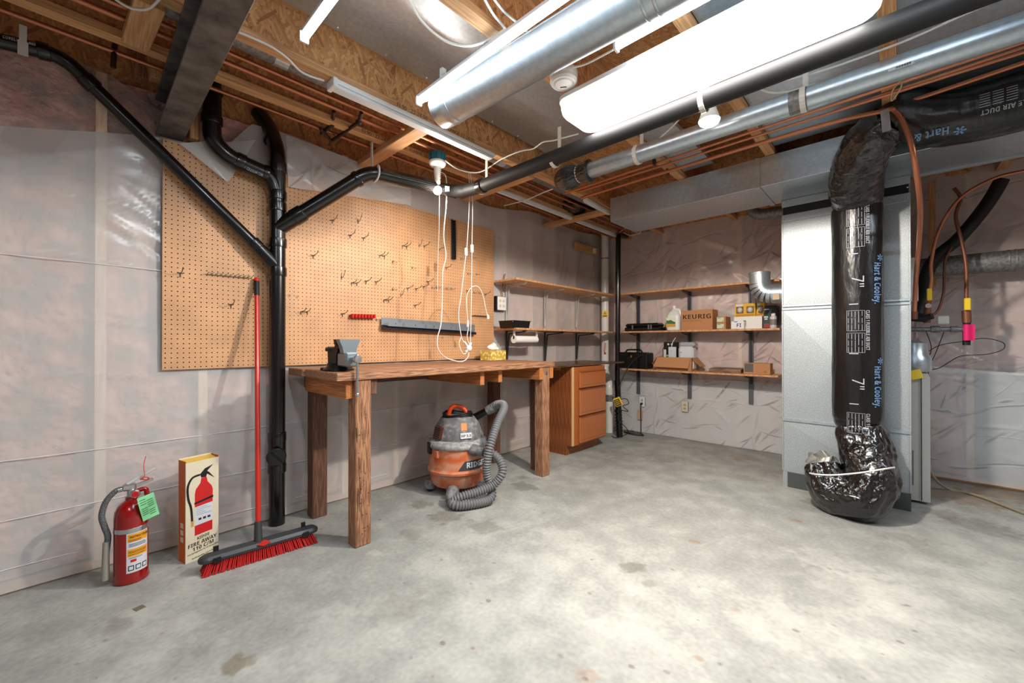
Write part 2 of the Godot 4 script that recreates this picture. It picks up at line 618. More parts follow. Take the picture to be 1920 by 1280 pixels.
	plain("print_white", Color(0.82, 0.84, 0.87), 0.55)
	plain("print_blue", Color(0.45, 0.60, 0.78), 0.55)
	plain("cord_white", Color(0.90, 0.90, 0.88), 0.45)
	plain("cord_black", Color(0.05, 0.05, 0.055), 0.5)
	plain("screw", Color(0.85, 0.86, 0.87), 0.3, 0.8)
	plain("yellow", Color(0.92, 0.76, 0.10), 0.45)
	plain("red", Color(0.76, 0.07, 0.07), 0.4)
	m = plain("cardboard", Color.WHITE, 0.85)
	m.albedo_texture = ntex("kraft", noise(71, 0.05, FastNoiseLite.TYPE_SIMPLEX_SMOOTH, 3), [[0.0, Color(0.68, 0.47, 0.31)], [1.0, Color(0.77, 0.56, 0.39)]])
	tri(m, Vector3(4, 4, 4))
	# clear plastic film over the insulation
	for a in [["film_low", 0.55, Color(0.89, 0.90, 0.895)], ["film_top", 0.28, Color(0.88, 0.85, 0.84)], ["film_back", 0.50, Color(0.94, 0.93, 0.925)], ["film_lap", 0.55, Color(0.90, 0.92, 0.93)]]:
		m = plain(a[0], Color(a[2].r, a[2].g, a[2].b, a[1]), 0.28, 0.0, 0.8)
		m.transparency = BaseMaterial3D.TRANSPARENCY_ALPHA
		m.cull_mode = BaseMaterial3D.CULL_DISABLED
		m.clearcoat_roughness = 0.16
		m.heightmap_enabled = true
		if a[0] in ["film_low", "film_top"]:
			m.heightmap_scale = 0.3
			m.heightmap_texture = ntex("film_relief", noise(81, 0.006, FastNoiseLite.TYPE_SIMPLEX_SMOOTH, 4), [])
			tri(m, Vector3(1.6, 1.9, 1.6))
		else:
			m.heightmap_scale = 1.5
			if not texs.has("creases"): texs["creases"] = crease_image()
			m.heightmap_texture = texs["creases"]
			tri(m, Vector3(0.95, 0.95, 0.95))
	m = plain("insulation", Color.WHITE, 0.95)
	m.albedo_texture = ntex("pink_wool", noise(91, 0.007, FastNoiseLite.TYPE_SIMPLEX_SMOOTH, 3), [[0.0, Color(0.60, 0.53, 0.53)], [0.35, Color(0.74, 0.58, 0.55)], [0.6, Color(0.88, 0.64, 0.59)], [1.0, Color(0.96, 0.78, 0.72)]])
	m.heightmap_enabled = true
	m.heightmap_scale = 2.0
	m.heightmap_texture = ntex("wool_relief", noise(92, 0.02, FastNoiseLite.TYPE_SIMPLEX_SMOOTH, 5), [])
	tri(m, Vector3(1.7, 1.7, 1.7))
	m = plain("foundation", Color.WHITE, 0.9)
	m.albedo_texture = ntex("foundation_grey", noise(93, 0.01, FastNoiseLite.TYPE_SIMPLEX_SMOOTH, 5), [[0.0, Color(0.50, 0.51, 0.54)], [1.0, Color(0.66, 0.67, 0.70)]])
	tri(m, Vector3(1, 1, 1))

# ---- the room ----
var creases := []
func crease_at(list: Array, a: float, b: float) -> float:
	var d := 0.0
	for c in list:
		var rel: Vector2 = Vector2(a, b) - c[0]
		var al: float = rel.dot(c[1])
		if absf(al) > c[2]: continue
		var ac: float = rel.dot(Vector2(-c[1].y, c[1].x)) + 0.02 * sin(al * 9.0 + c[0].x * 7.0)
		if absf(ac) > c[3] * 3.0: continue
		d += c[4] * exp(-(ac * ac) / (c[3] * c[3])) * (1.0 - pow(al / c[2], 2.0))
	return d

func studs_on(parent: Node3D, along_z: bool, first: float, step: float, count: int, top: float) -> void:
	for k in count:
		var at := first + step * k
		var m := mb()
		if along_z: m.bx(Vector3(WX - 0.095, 0.04, at - 0.02), Vector3(WX - 0.005, top, at + 0.02))
		else: m.bx(Vector3(at - 0.02, 0.04, WZ - 0.095), Vector3(at + 0.02, top, WZ - 0.012))
		pw(parent, "stud", m, mats["stud_wood_y"])
		var a0 := at
		var b0 := at + step
		var lo := 0.05
		if not along_z and a0 > 0.1: lo = 0.9
		var fn := func(u: float, v: float) -> Vector3:
			var y: float = lerp(lo, top, v)
			var s: float = lerp(a0, b0, u)
			var puff := 0.010 * sin(PI * u) + 0.006 * sin(y * 9.0 + a0 * 13.0) * sin(s * 21.0) + 0.005 * sin(y * 23.0 + s * 17.0)
			return Vector3(WX - 0.052 + puff, y, s) if along_z else Vector3(s, y, WZ - 0.052 + puff)
		pw(parent, "insulation_batt", mb().sheet(8, 60, fn), mats["insulation"])

func build_setting() -> void:
	# floor
	var fm := plain("concrete", Color.WHITE, 0.62)
	fm.albedo_texture = slab_image()
	fm.heightmap_enabled = true
	fm.heightmap_scale = 0.15
	fm.heightmap_texture = ntex("slab_relief", noise(95, 0.05, FastNoiseLite.TYPE_SIMPLEX_SMOOTH, 4), [])
	var f := thing("floor", Vector3.ZERO, "grey stained concrete basement slab", "floor", "", 0.0, "structure")
	var m := mb()
	var uv := func(x: float, z: float) -> Vector2: return Vector2((x + 3.2) / 7.0, (z + 5.2) / 7.0)
	m.quad(Vector3(-3.05, 0, -5), Vector3(3.3, 0, -5), Vector3(3.3, 0, 3.1), Vector3(-3.05, 0, 3.1), Vector3.UP, [uv.call(-3.05, -5.0), uv.call(3.3, -5.0), uv.call(3.3, 3.1), uv.call(-3.05, 3.1)])
	pw(f, "slab_face", m, fm)
	pw(f, "slab", mb().bx(Vector3(-3.05, -0.15, -5), Vector3(3.3, -0.004, 3.1)), mats["foundation"])
	# left wall
	var rng := RandomNumberGenerator.new()
	rng.seed = 5
	var wl := thing("wall_left", Vector3(WX, 0, -1), "framed wall with pink insulation behind clear plastic film", "wall", "", 0.0, "structure")
	pw(wl, "foundation", mb().bx(Vector3(-3.1, 0, -5), Vector3(-2.95, 2.75, 3.1)), mats["foundation"])
	pw(wl, "sill_plate", mb().bx(Vector3(WX - 0.095, 0, -4.9), Vector3(WX - 0.010, 0.038, 3.1), 0.003), mats["lumber_z"])
	pw(wl, "top_plate", mb().bx(Vector3(WX - 0.095, 2.345, -4.9), Vector3(WX - 0.066, 2.42, 3.1), 0.003), mats["lumber_z"])
	studs_on(wl, true, 2.775, -0.406, 19, 2.43)
	var cl := []
	for h in [0.28, 0.60, 0.91, 1.22, 1.475, 1.80]:
		cl.append([Vector2(-2.2, h), Vector2(1, 0.012 * sin(h * 9.0)).normalized(), 3.2, 0.006, 0.006])
	for k in 46:
		var an := rng.randf_range(-0.35, 0.35)
		cl.append([Vector2(rng.randf_range(-4.6, 0.3), rng.randf_range(0.1, 2.15)), Vector2(cos(an), sin(an)), rng.randf_range(0.15, 0.5), rng.randf_range(0.012, 0.035), rng.randf_range(-0.006, 0.006)])
	for k in 26:   # folds fanning out near the corner
		var an := 0.9 + 0.4 * k / 26.0
		cl.append([Vector2(rng.randf_range(-4.7, -3.5), rng.randf_range(0.9, 2.3)), Vector2(-cos(an), sin(an)), rng.randf_range(0.2, 0.6), rng.randf_range(0.014, 0.03), rng.randf_range(-0.007, 0.009)])
	for k in 12:   # folds between the beam and the board
		var an := rng.randf_range(0.2, 0.9)
		cl.append([Vector2(rng.randf_range(-0.3, -0.05), rng.randf_range(1.5, 2.1)), Vector2(cos(an), sin(an)), rng.randf_range(0.1, 0.3), rng.randf_range(0.012, 0.02), rng.randf_range(-0.006, 0.009)])
	var nz := noise(101, 1.1, FastNoiseLite.TYPE_SIMPLEX_SMOOTH, 4)
	var lfilm := func(u: float, v: float) -> Vector3:
		var z: float = lerp(0.62, -4.78, u)
		var top := lerpf(2.20, 2.03, clampf((z + 0.3) / 0.6, 0.0, 1.0))
		if z < -0.7: top = 2.42 + 0.02 * sin(z * 5.0)
		elif z < -0.55: top = lerp(2.20, 2.42, (-0.55 - z) / 0.15)
		if z < -2.6: top += 0.07 * minf(1.0, (-2.6 - z) / 0.6)
		var y: float = 0.010 + (top - 0.010) * v
		var ph: float = fposmod((z - 0.745) / 0.406, 1.0)
		var sag := -0.007 * pow(sin(PI * ph), 2.0)
		return Vector3(WX + sag + nz.get_noise_2d(z * 1.4, y) * (0.001 + 0.008 * pow(sin(PI * ph), 2.0)) + crease_at(cl, z, y) + 0.012 * pow(1.0 - v, 14.0), y, z)
	pw(wl, "plastic_film", mb().sheet(300, 130, lfilm), mats["film_low"])
	var side := func(u: float, v: float) -> Vector3: return Vector3(WX - 0.002 + nz.get_noise_2d(u * 4.0, v * 2.2) * 0.006, lerpf(0.010, 2.03, v), lerpf(3.0, 0.615, u))
	pw(wl, "plastic_film", mb().sheet(50, 40, side), mats["film_low"])
	var tside := func(u: float, v: float) -> Vector3: return Vector3(WX - 0.012, lerpf(1.98, 2.44, v), lerpf(3.0, 0.615, u))
	pw(wl, "upper_film", mb().sheet(10, 4, tside), mats["film_top"])
	var tfilm := func(u: float, v: float) -> Vector3:
		var z: float = lerp(0.62, -0.33, u)
		var y: float = lerp(1.98, 2.44 - 0.10 * smoothstep(-0.05, -0.3, z), v)
		return Vector3(WX - 0.010 + 0.008 * sin(z * 11.0 + y * 6.0) , y, z)
	pw(wl, "upper_film", mb().sheet(60, 24, tfilm), mats["film_top"])
	for q in [[1.483, 2.9, -0.292], [0.588, 2.9, -2.6], [0.325, 2.9, -4.6], [0.105, 2.9, -4.6]]:
		var fold := []
		for k in 61:
			var z: float = lerp(q[1], q[2], k / 60.0)
			fold.append(Vector3(WX + 0.002, q[0] + 0.006 * sin(z * 2.3 + q[0] * 9.0), z))
		pw(wl, "fold_line", mb().tube(fold, 0.0021, 5), plain("film_fold", Color(0.90, 0.90, 0.91), 0.25, 0.0, 0.6))
	# torn corner of film hanging over the board
	var flap := func(u: float, v: float) -> Vector3:
		var a: Vector3 = ox(335, 268, -2.79).lerp(ox(478, 262, -2.80), u)
		var b := ox(427, 342, -2.775)
		return a.lerp(b, v) + Vector3(0.012 * sin(u * 7.0) * (1.0 - v), 0, 0)
	solo("film_flap", ox(427, 300, -2.78), mb().sheet(20, 20, flap), mats["film_low"], "loose pointed corner of plastic film hanging over the pegboard top", "film")
	var flap2 := func(u: float, v: float) -> Vector3:
		var a: Vector3 = ox(535, 252, -2.795).lerp(ox(770, 340, -2.795), u)
		var b: Vector3 = ox(540, 350, -2.795).lerp(ox(770, 385, -2.795), u)
		return a.lerp(b, v) + Vector3(0.004 * sin(u * 11.0 + v * 5.0) * sin(PI * v) + 0.006 * pow(absf(sin(u * 7.0 + v * 6.0)), 9.0) + 0.005 * pow(absf(sin(u * 9.0 - v * 5.0 + 1.0)), 12.0), 0, 0)
	solo("film_flap", ox(650, 330, -2.79), mb().sheet(70, 20, flap2), mats["film_back"], "creased plastic film draped along the top edge of the pegboard", "film")
	pw(wl, "rim_board", mb().bx(Vector3(-2.93, 2.42, -4.9), Vector3(-2.90, 2.70, 3.1)), mats["osb"])
	# back wall
	var wb := thing("wall_back", Vector3(0, 0, WZ), "wrinkled plastic film over pink insulation behind the shelves", "wall", "", 0.0, "structure")
	pw(wb, "foundation", mb().bx(Vector3(-3.1, 0, -5.05), Vector3(3.3, 2.75, -4.9)), mats["foundation"])
	pw(wb, "sill_plate", mb().bx(Vector3(-2.9, 0, WZ - 0.095), Vector3(3.3, 0.038, WZ - 0.012), 0.003), mats["lumber_x"])
	pw(wb, "top_plate", mb().bx(Vector3(-2.9, 2.44, WZ - 0.095), Vector3(3.3, 2.70, WZ - 0.006), 0.003), mats["osb"])
	studs_on(wb, false, -2.82, 0.406, 12, 2.44)
	var cb := []
	for k in 90:
		var an := rng.randf_range(-1.1, 0.2) if rng.randf() < 0.75 else rng.randf_range(-1.5, 1.5)
		cb.append([Vector2(rng.randf_range(-2.7, 1.6), rng.randf_range(0.1, 2.3)), Vector2(cos(an), sin(an)), rng.randf_range(0.1, 0.42), rng.randf_range(0.012, 0.028), rng.randf_range(-0.007, 0.011)])
	for h in [0.45, 0.95, 1.5]:
		cb.append([Vector2(-1.0, h), Vector2(1, 0.01), 3.0, 0.007, 0.005])
	var bfilm := func(u: float, v: float) -> Vector3:
		var x: float = lerp(-2.83, 1.6, u)
		var lo := 0.012 if x < 0.12 else 0.86
		var y: float = lo + (2.47 - lo) * v
		var bow := 0.006 * sin(x * 7.7 + 1.0)
		return Vector3(x, y, WZ + bow + nz.get_noise_2d(x * 1.6 + 9.0, y * 1.3) * 0.012 + crease_at(cb, x, y))
	pw(wb, "plastic_film", mb().sheet(250, 130, bfilm), mats["film_back"])
	var lap := func(u: float, v: float) -> Vector3:
		var x: float = lerp(-2.80, 0.14, u)
		var y: float = lerp(0.005, 0.69 + 0.01 * sin(x * 4.0), v)
		return Vector3(x, y, WZ + 0.014 + 0.004 * sin(x * 7.7) + nz.get_noise_2d(x * 2.0 + 3.0, y * 1.3) * 0.01 + 0.7 * crease_at(cb, x + 0.3, y) + 0.03 * pow(1.0 - v, 6.0))
	pw(wb, "lower_film", mb().sheet(150, 40, lap), mats["film_lap"])
	var low := func(u: float, v: float) -> Vector3:
		var x: float = lerp(0.10, 1.6, u)
		var y: float = lerp(0.03, 0.93 - 0.05 * sin(minf(u * 2.2, 1.0) * PI * 0.5), v)
		return Vector3(x, y, WZ + 0.05 + nz.get_noise_2d(x * 1.2, y * 0.9 + 4.0) * 0.03 + crease_at(cb, x - 1.0, y) + 0.05 * v)
	pw(wb, "lower_film", mb().sheet(90, 60, low), mats["film_lap"])
	# the two walls behind the photographer
	var wr := thing("wall_right", Vector3(3.2, 0, 0), "pale insulated wall opposite the pegboard wall", "wall", "", 0.0, "structure")
	pw(wr, "wall_face", mb().bx(Vector3(3.2, 0, -5), Vector3(3.3, 2.75, 3.1)), plain("far_wall", Color(0.74, 0.68, 0.66), 0.6))
	var wf := thing("wall_front", Vector3(0, 0, 3.0), "pale insulated wall opposite the shelves", "wall", "", 0.0, "structure")
	pw(wf, "wall_face", mb().bx(Vector3(-3.1, 0, 3.0), Vector3(3.3, 2.75, 3.1)), mats["far_wall"])
	# ceiling: subfloor on wooden I-joists
	var c := thing("ceiling", Vector3(0, 2.70, 0), "strand board subfloor on wooden I-joists", "ceiling", "", 0.0, "structure")
	pw(c, "subfloor", mb().bx(Vector3(-3.1, 2.70, -5.05), Vector3(3.3, 2.76, 3.1)), mats["osb"])
	for x in [-2.45, -2.04, -1.24, -0.63, -0.02, 0.59, 1.20, 1.81, 2.42]:
		var j := pw(c, "joist", mb().bx(Vector3(x - 0.005, JY + 0.036, -4.87), Vector3(x + 0.005, 2.664, 3.0)), mats["osb"])
		pw(j, "bottom_flange", mb().bx(Vector3(x - 0.029, JY, -4.87), Vector3(x + 0.029, JY + 0.038, 3.0), 0.002), mats["lumber_z"])
		pw(j, "top_flange", mb().bx(Vector3(x - 0.029, 2.662, -4.87), Vector3(x + 0.029, 2.70, 3.0), 0.002), mats["lumber_z"])
		if x == -2.04 or x == -2.45:
			var tx := mb()
			tx.add_text("FI 90 · 22-24 00  ·  18 99   FLANGE 22-24 00", 0.03, 0.001, func(p: Vector3) -> Vector3: return Vector3(x + 0.0296 + p.z, JY + 0.018 + p.y, -1.2 - p.x))
			pw(j, "stamp", tx, plain("stamp_ink", Color(0.30, 0.20, 0.13), 0.8))
	# blocking nailed flat across the first bay
	for z in [-1.40, -2.36, -3.52]:
		pw(c, "blocking", mb().bx(Vector3(-2.80, JY - 0.04, z - 0.045), Vector3(-2.03, JY - 0.002, z + 0.045), 0.003), mats["lumber_x"])
	# steel beam under the joists
	var sb := mb()
	sb.bx(Vector3(-2.88, 2.205, -0.383), Vector3(3.15, 2.217, -0.268), 0.002)
	sb.bx(Vector3(-2.88, 2.396, -0.383), Vector3(3.15, 2.408, -0.268), 0.002)
	sb.bx(Vector3(-2.88, 2.216, -0.330), Vector3(3.15, 2.397, -0.321))
	solo("steel_beam", Vector3(0, 2.205, -0.325), sb, mats["steel_beam"], "dark steel I-beam carrying the joists, its end on the film-covered wall", "beam")
	# lumber around the beam pocket
	var bk := thing("beam_blocking", Vector3(-2.8, 2.1, -0.2), "cut lumber blocks nailed beside the end of the steel beam", "blocking")
	pw(bk, "block", mb().bar(ox(252, 95, -2.80), ox(262, 150, -2.80), 0.05, 0.07, Vector3.RIGHT, 0.003), mats["old_wood_y"])
	pw(bk, "block", mb().bar(ox(292, 62, -2.66), ox(297, 152, -2.70), 0.075, 0.09, Vector3.RIGHT, 0.003), mats["lumber_y"])
	pw(bk, "block", mb().bar(oy(252, 80, 2.405), oy(280, 0, 2.405), 0.09, 0.038, Vector3.UP, 0.003), mats["lumber_x"])
	pw(bk, "block", mb().bar(ox(362, 190, -2.82), ox(362, 262, -2.82), 0.04, 0.06, Vector3.RIGHT, 0.003), mats["lumber_y"])

# ---- lamps ----
func glow(key: String, c: Color, e: float) -> StandardMaterial3D:
	var m := plain(key, c, 0.5)
	m.emission_enabled = true
	m.emission = c
	m.emission_energy_multiplier = e
	return m

const COOL := Color(0.92, 0.97, 1.0)
const WARM := Color(1.0, 0.95, 0.89)

func tube_light(x0: float, x1: float, y: float, z: float, energy: float, label: String) -> void:
	var t := thing("tube_light", Vector3(x0, y, z), label, "light", "fluorescent tube lights under the joists")
	pw(t, "housing", mb().bx(Vector3(x0, y + 0.016, z - 0.011), Vector3(x1, y + 0.036, z + 0.011), 0.003), mats["white"])
	pw(t, "lamp_tube", mb().cyl(Vector3(x0 + 0.012, y, z), Vector3(x1 - 0.012, y, z), 0.0135, 14), glow("tube_glow", COOL, 9.0), "glowing cool white tube")
	for x in [x0, x1 - 0.014]:
		pw(t, "lamp_holder", mb().bx(Vector3(x, y - 0.018, z - 0.018), Vector3(x + 0.014, y + 0.024, z + 0.018), 0.003), mats["white"])
	for x in [x0 + 0.2, x1 - 0.2]:
		pw(t, "bracket", mb().bx(Vector3(x, y + 0.036, z - 0.012), Vector3(x + 0.02, JY, z + 0.012)), mats["white"])
	var l := AreaLight3D.new()
	l.name = "tube_lamp"
	l.area_size = Vector2(x1 - x0 - 0.05, 0.02)
	l.light_energy = energy
	l.light_color = COOL
	l.area_range = 12.0
	l.shadow_enabled = true
	t.add_child(l)
	l.position = Vector3((x1 - x0) * 0.5, -0.0145, 0)
	l.rotation = Vector3(-PI / 2, 0, 0)

func rounded(w: float, d: float, r: float, seg := 6) -> PackedVector2Array:
	var p := PackedVector2Array()
	for c in [[1, 1, 0.0], [-1, 1, PI / 2], [-1, -1, PI], [1, -1, PI * 1.5]]:
		for k in seg + 1:
			var a: float = c[2] + PI / 2 * k / seg
			p.append(Vector2(c[0] * (w / 2 - r) + cos(a) * r, c[1] * (d / 2 - r) + sin(a) * r))
	return p

# strap that runs round the lower half of a pipe along x and up to the joists
func strap(parent: Node3D, c: Vector3, r: float, up: float, along_x := true) -> void:
	var side := Vector3(0, 0, 1) if along_x else Vector3(1, 0, 0)
	var path := []
	for k in 15:
		var a := -PI * 0.5 - 0.9 + (PI + 0.9) * k / 14.0
		path.append(c + (side * sin(a) * -1.0 + Vector3.DOWN * cos(a)) * (r + 0.004))
	path.append(Vector3(path[14].x, up, path[14].z))
	var m := mb()
	for k in path.size() - 1:
		m.bar(path[k], path[k + 1], 0.022 if along_x else 0.006, 0.006 if along_x else 0.022, (path[k] - c) if k < 14 else side)
	pw(parent, "hanger", m, mats["white_strap"], "white plastic pipe hanger")

func wire(called: String, pts: Array, r: float, mat: Material, label: String, category := "cable", group := "") -> void:
	var p := spline(pts, 8)
	solo(called, pts[0], mb().tube(p, r, 6), mat, label, category, group)

func build_lamps() -> void:
	tube_light(-1.74, -0.52, 2.33, -0.615, 0.6, "cool white tube light next to the steel beam")
	tube_light(-1.78, -0.56, 2.335, -1.185, 0.4, "cool white tube light beside the large round metal duct")
	tube_light(-0.85, 0.37, 2.335, -1.53, 0.4, "cool white tube light just above the wide white ceiling fixture")
	tube_light(-0.9, 0.32, 2.335, 0.75, 1.0, "cool white tube light across the joists behind the steel beam")
	tube_light(1.05, 2.27, 2.335, -2.75, 1.2, "cool white tube light over the open floor past the copper pipes")
	# wide wraparound fixture
	var c := Vector3(-0.637, 2.25, -1.80)
	var t := thing("wrap_light", c, "wide white wraparound ceiling light with rounded corners", "light")
	var dm := mb()
	var flat := Basis(Vector3.RIGHT, Vector3(0, 0, 1), Vector3.DOWN)
	var rings := [[0.0, 1.0], [0.03, 0.995], [0.055, 0.975], [0.068, 0.94], [0.072, 0.86]]
	var prev := []
	for r in rings:
		var ring := []
		for p in rounded(1.225 - (1.0 - r[1]) * 0.5, 0.295 - (1.0 - r[1]) * 0.5, 0.06):
			ring.append(Vector3(c.x + p.x, 2.322 - r[0], c.z + p.y))
		if prev:
			for k in ring.size():
				var q := (k + 1) % ring.size()
				dm.quad(prev[k], prev[q], ring[q], ring[k], (ring[k] - c) * Vector3(1, 0, 1) + Vector3(0, -0.02, 0))
		prev = ring
	dm.ext(rounded(1.225 - 0.07, 0.295 - 0.07, 0.06), 0.0005, Transform3D(flat, Vector3(c.x, 2.2505, c.z)))
	pw(t, "diffuser", dm, glow("diffuser_glow", Color(1.0, 0.985, 0.96), 1.6), "glowing white diffuser")
	pw(t, "fixture_pan", mb().ext(rounded(1.235, 0.305, 0.06), 0.02, Transform3D(flat, Vector3(c.x, 2.342, c.z))), mats["white"])
	for x in [-0.63, -0.02, -1.235]:
		pw(t, "mount", mb().bx(Vector3(x - 0.03, 2.342, c.z - 0.05), Vector3(x + 0.03, JY, c.z + 0.05)), mats["white"])
	var l := AreaLight3D.new()
	l.name = "wrap_lamp"
	l.area_size = Vector2(1.12, 0.20)
	l.light_energy = 0.8
	l.light_color = Color(1.0, 0.985, 0.96)
	l.area_range = 12.0
	l.shadow_enabled = true
	t.add_child(l)
	l.position = Vector3(0, -0.006, 0)
	l.rotation = Vector3(-PI / 2, 0, 0)
	# unlit strip under the second joist
	var s := thing("strip_light", Vector3(-2.04, 2.37, -0.86), "unlit white strip light screwed along the second joist", "light")
	pw(s, "housing", mb().bx(Vector3(-2.075, 2.385, -1.96), Vector3(-2.0, JY - 0.001, -0.85), 0.006), mats["white"])
	pw(s, "lens", mb().bx(Vector3(-2.068, 2.368, -1.945), Vector3(-2.007, 2.386, -0.865), 0.006), plain("lens", Color(0.88, 0.90, 0.92), 0.25, 0.0, 0.3))
	pw(s, "end_cap", mb().bx(Vector3(-2.078, 2.366, -0.868), Vector3(-1.997, JY - 0.001, -0.845), 0.003), mats["white"])
	# long thin strip and a short one farther back
	s = thing("strip_light", Vector3(-2.44, 2.38, -2.2), "long narrow white strip running along the first joist to the corner", "light")
	pw(s, "housing", mb().bx(Vector3(-2.462, 2.385, -4.42), Vector3(-2.42, JY - 0.001, -2.22), 0.004), mats["white"])
	pw(s, "lens", mb().bx(Vector3(-2.456, 2.374, -4.40), Vector3(-2.426, 2.386, -2.24), 0.004), mats["lens"])
	s = thing("strip_light", oy(1100, 375, 2.40), "short white strip light near the end of the rectangular trunk duct", "light")
	var a := oy(1097, 374, 2.39)
	var b := oy(1142, 398, 2.39)
	pw(s, "housing", mb().bar(a, b, 0.045, 0.03, Vector3.UP, 0.004), mats["white"])
	pw(s, "lens", mb().bar(a + Vector3(0, -0.018, 0), b + Vector3(0, -0.018, 0), 0.03, 0.012, Vector3.UP, 0.003), mats["lens"])
	# bare bulb in a teal box
	var k := oy(820, 318, 2.31)
	k.y = 2.31
	t = thing("pull_chain_lamp", k, "round bare bulb glowing in a white holder under a teal box", "light")
	var tb := mb().lathe([Vector2(0, 0.115), Vector2(0.052, 0.115), Vector2(0.056, 0.10), Vector2(0.056, 0.055), Vector2(0.0, 0.055)], 20, Transform3D(Basis(), k))
	for i in 10:
		var an := TAU * i / 10.0
		tb.box(Transform3D(Basis(Vector3.UP, -an), k + Vector3(cos(an) * 0.056, 0.085, sin(an) * 0.056)), Vector3(0.01, 0.05, 0.012), 0.002)
	pw(t, "junction_box", tb, plain("teal", Color(0.05, 0.42, 0.50), 0.4), "teal plastic junction box")
	pw(t, "lamp_holder", mb().lathe([Vector2(0, 0.056), Vector2(0.058, 0.056), Vector2(0.06, 0.045), Vector2(0.05, 0.028), Vector2(0.026, 0.018), Vector2(0.022, -0.06), Vector2(0.018, -0.062), Vector2(0, -0.062)], 24, Transform3D(Basis(), k)), mats["white"])
	pw(t, "socket_adapter", mb().lathe([Vector2(0, -0.062), Vector2(0.02, -0.062), Vector2(0.021, -0.10), Vector2(0.016, -0.115), Vector2(0, -0.115)], 20, Transform3D(Basis(), k)), mats["white"])
	pw(t, "light_bulb", mb().ball(k + Vector3(0, -0.142, 0), 0.031, 1.0, 10, 18), glow("bulb_glow", WARM, 6.0), "glowing round bulb")
	var o := OmniLight3D.new()
	o.name = "bulb_lamp"
	o.light_energy = 0.42
	o.light_size = 0.03
	o.light_color = WARM
	o.omni_range = 10.0
	o.omni_attenuation = 2.0
	o.shadow_enabled = true
	t.add_child(o)
	o.position = Vector3(0, -0.142, 0)
	pw(t, "tag_label", mb().box(Transform3D(Basis(Vector3.UP, 0.8), k + Vector3(0.045, -0.13, -0.05)), Vector3(0.03, 0.035, 0.001)), mats["print_white"])
	# reflector bulb beside the hung pipes
	k = Vector3(-0.66, 2.33, -2.11)
	t = thing("flood_lamp", k, "cone shaped flood bulb glowing between the black pipe and the metal pipe", "light")
	pw(t, "lamp_holder", mb().lathe([Vector2(0, 0.078), Vector2(0.055, 0.078), Vector2(0.058, 0.066), Vector2(0.05, 0.048), Vector2(0.025, 0.036), Vector2(0.024, -0.02), Vector2(0, -0.02)], 24, Transform3D(Basis(), k)), mats["white"])
	pw(t, "bulb_cone", mb().lathe([Vector2(0, -0.02), Vector2(0.021, -0.02), Vector2(0.024, -0.055), Vector2(0.030, -0.08), Vector2(0.045, -0.125), Vector2(0.049, -0.14)], 28, Transform3D(Basis(), k)), mats["white"])
	pw(t, "light_bulb", mb().lathe([Vector2(0.049, -0.14), Vector2(0.044, -0.152), Vector2(0.028, -0.162), Vector2(0, -0.166)], 28, Transform3D(Basis(), k)), glow("flood_glow", WARM, 7.0), "glowing bulb face")
	var sp := SpotLight3D.new()
	sp.name = "flood_lamp_light"
	sp.light_energy = 3.3
	sp.light_size = 0.045
	sp.light_color = WARM
	sp.spot_range = 10.0
	sp.spot_attenuation = 2.0
	sp.spot_angle = 87.0
	sp.spot_angle_attenuation = 0.15
	sp.shadow_enabled = true
	t.add_child(sp)
	sp.position = Vector3(0, -0.17, 0)
	sp.rotation = Vector3(-PI / 2, 0, 0)
	# smoke detector
	k = oy(1057, 148, 2.375)
	t = thing("smoke_detector", k, "round white smoke detector beside the large round duct", "smoke detector")
	pw(t, "base", mb().lathe([Vector2(0, 0.035), Vector2(0.066, 0.035), Vector2(0.068, 0.02), Vector2(0.066, 0.006), Vector2(0, 0.006)], 32, Transform3D(Basis(), k)), mats["white"])
	pw(t, "cover", mb().lathe([Vector2(0.064, 0.006), Vector2(0.066, -0.012), Vector2(0.058, -0.022), Vector2(0.05, -0.022), Vector2(0.047, -0.017), Vector2(0.043, -0.017), Vector2(0.04, -0.025), Vector2(0, -0.027)], 32, Transform3D(Basis(), k)), mats["white"])
	pw(t, "vent_slot", mb().box(Transform3D(Basis(Vector3.UP, 0.6), k + Vector3(-0.01, -0.027, -0.012)), Vector3(0.03, 0.002, 0.006)), mats["black"])

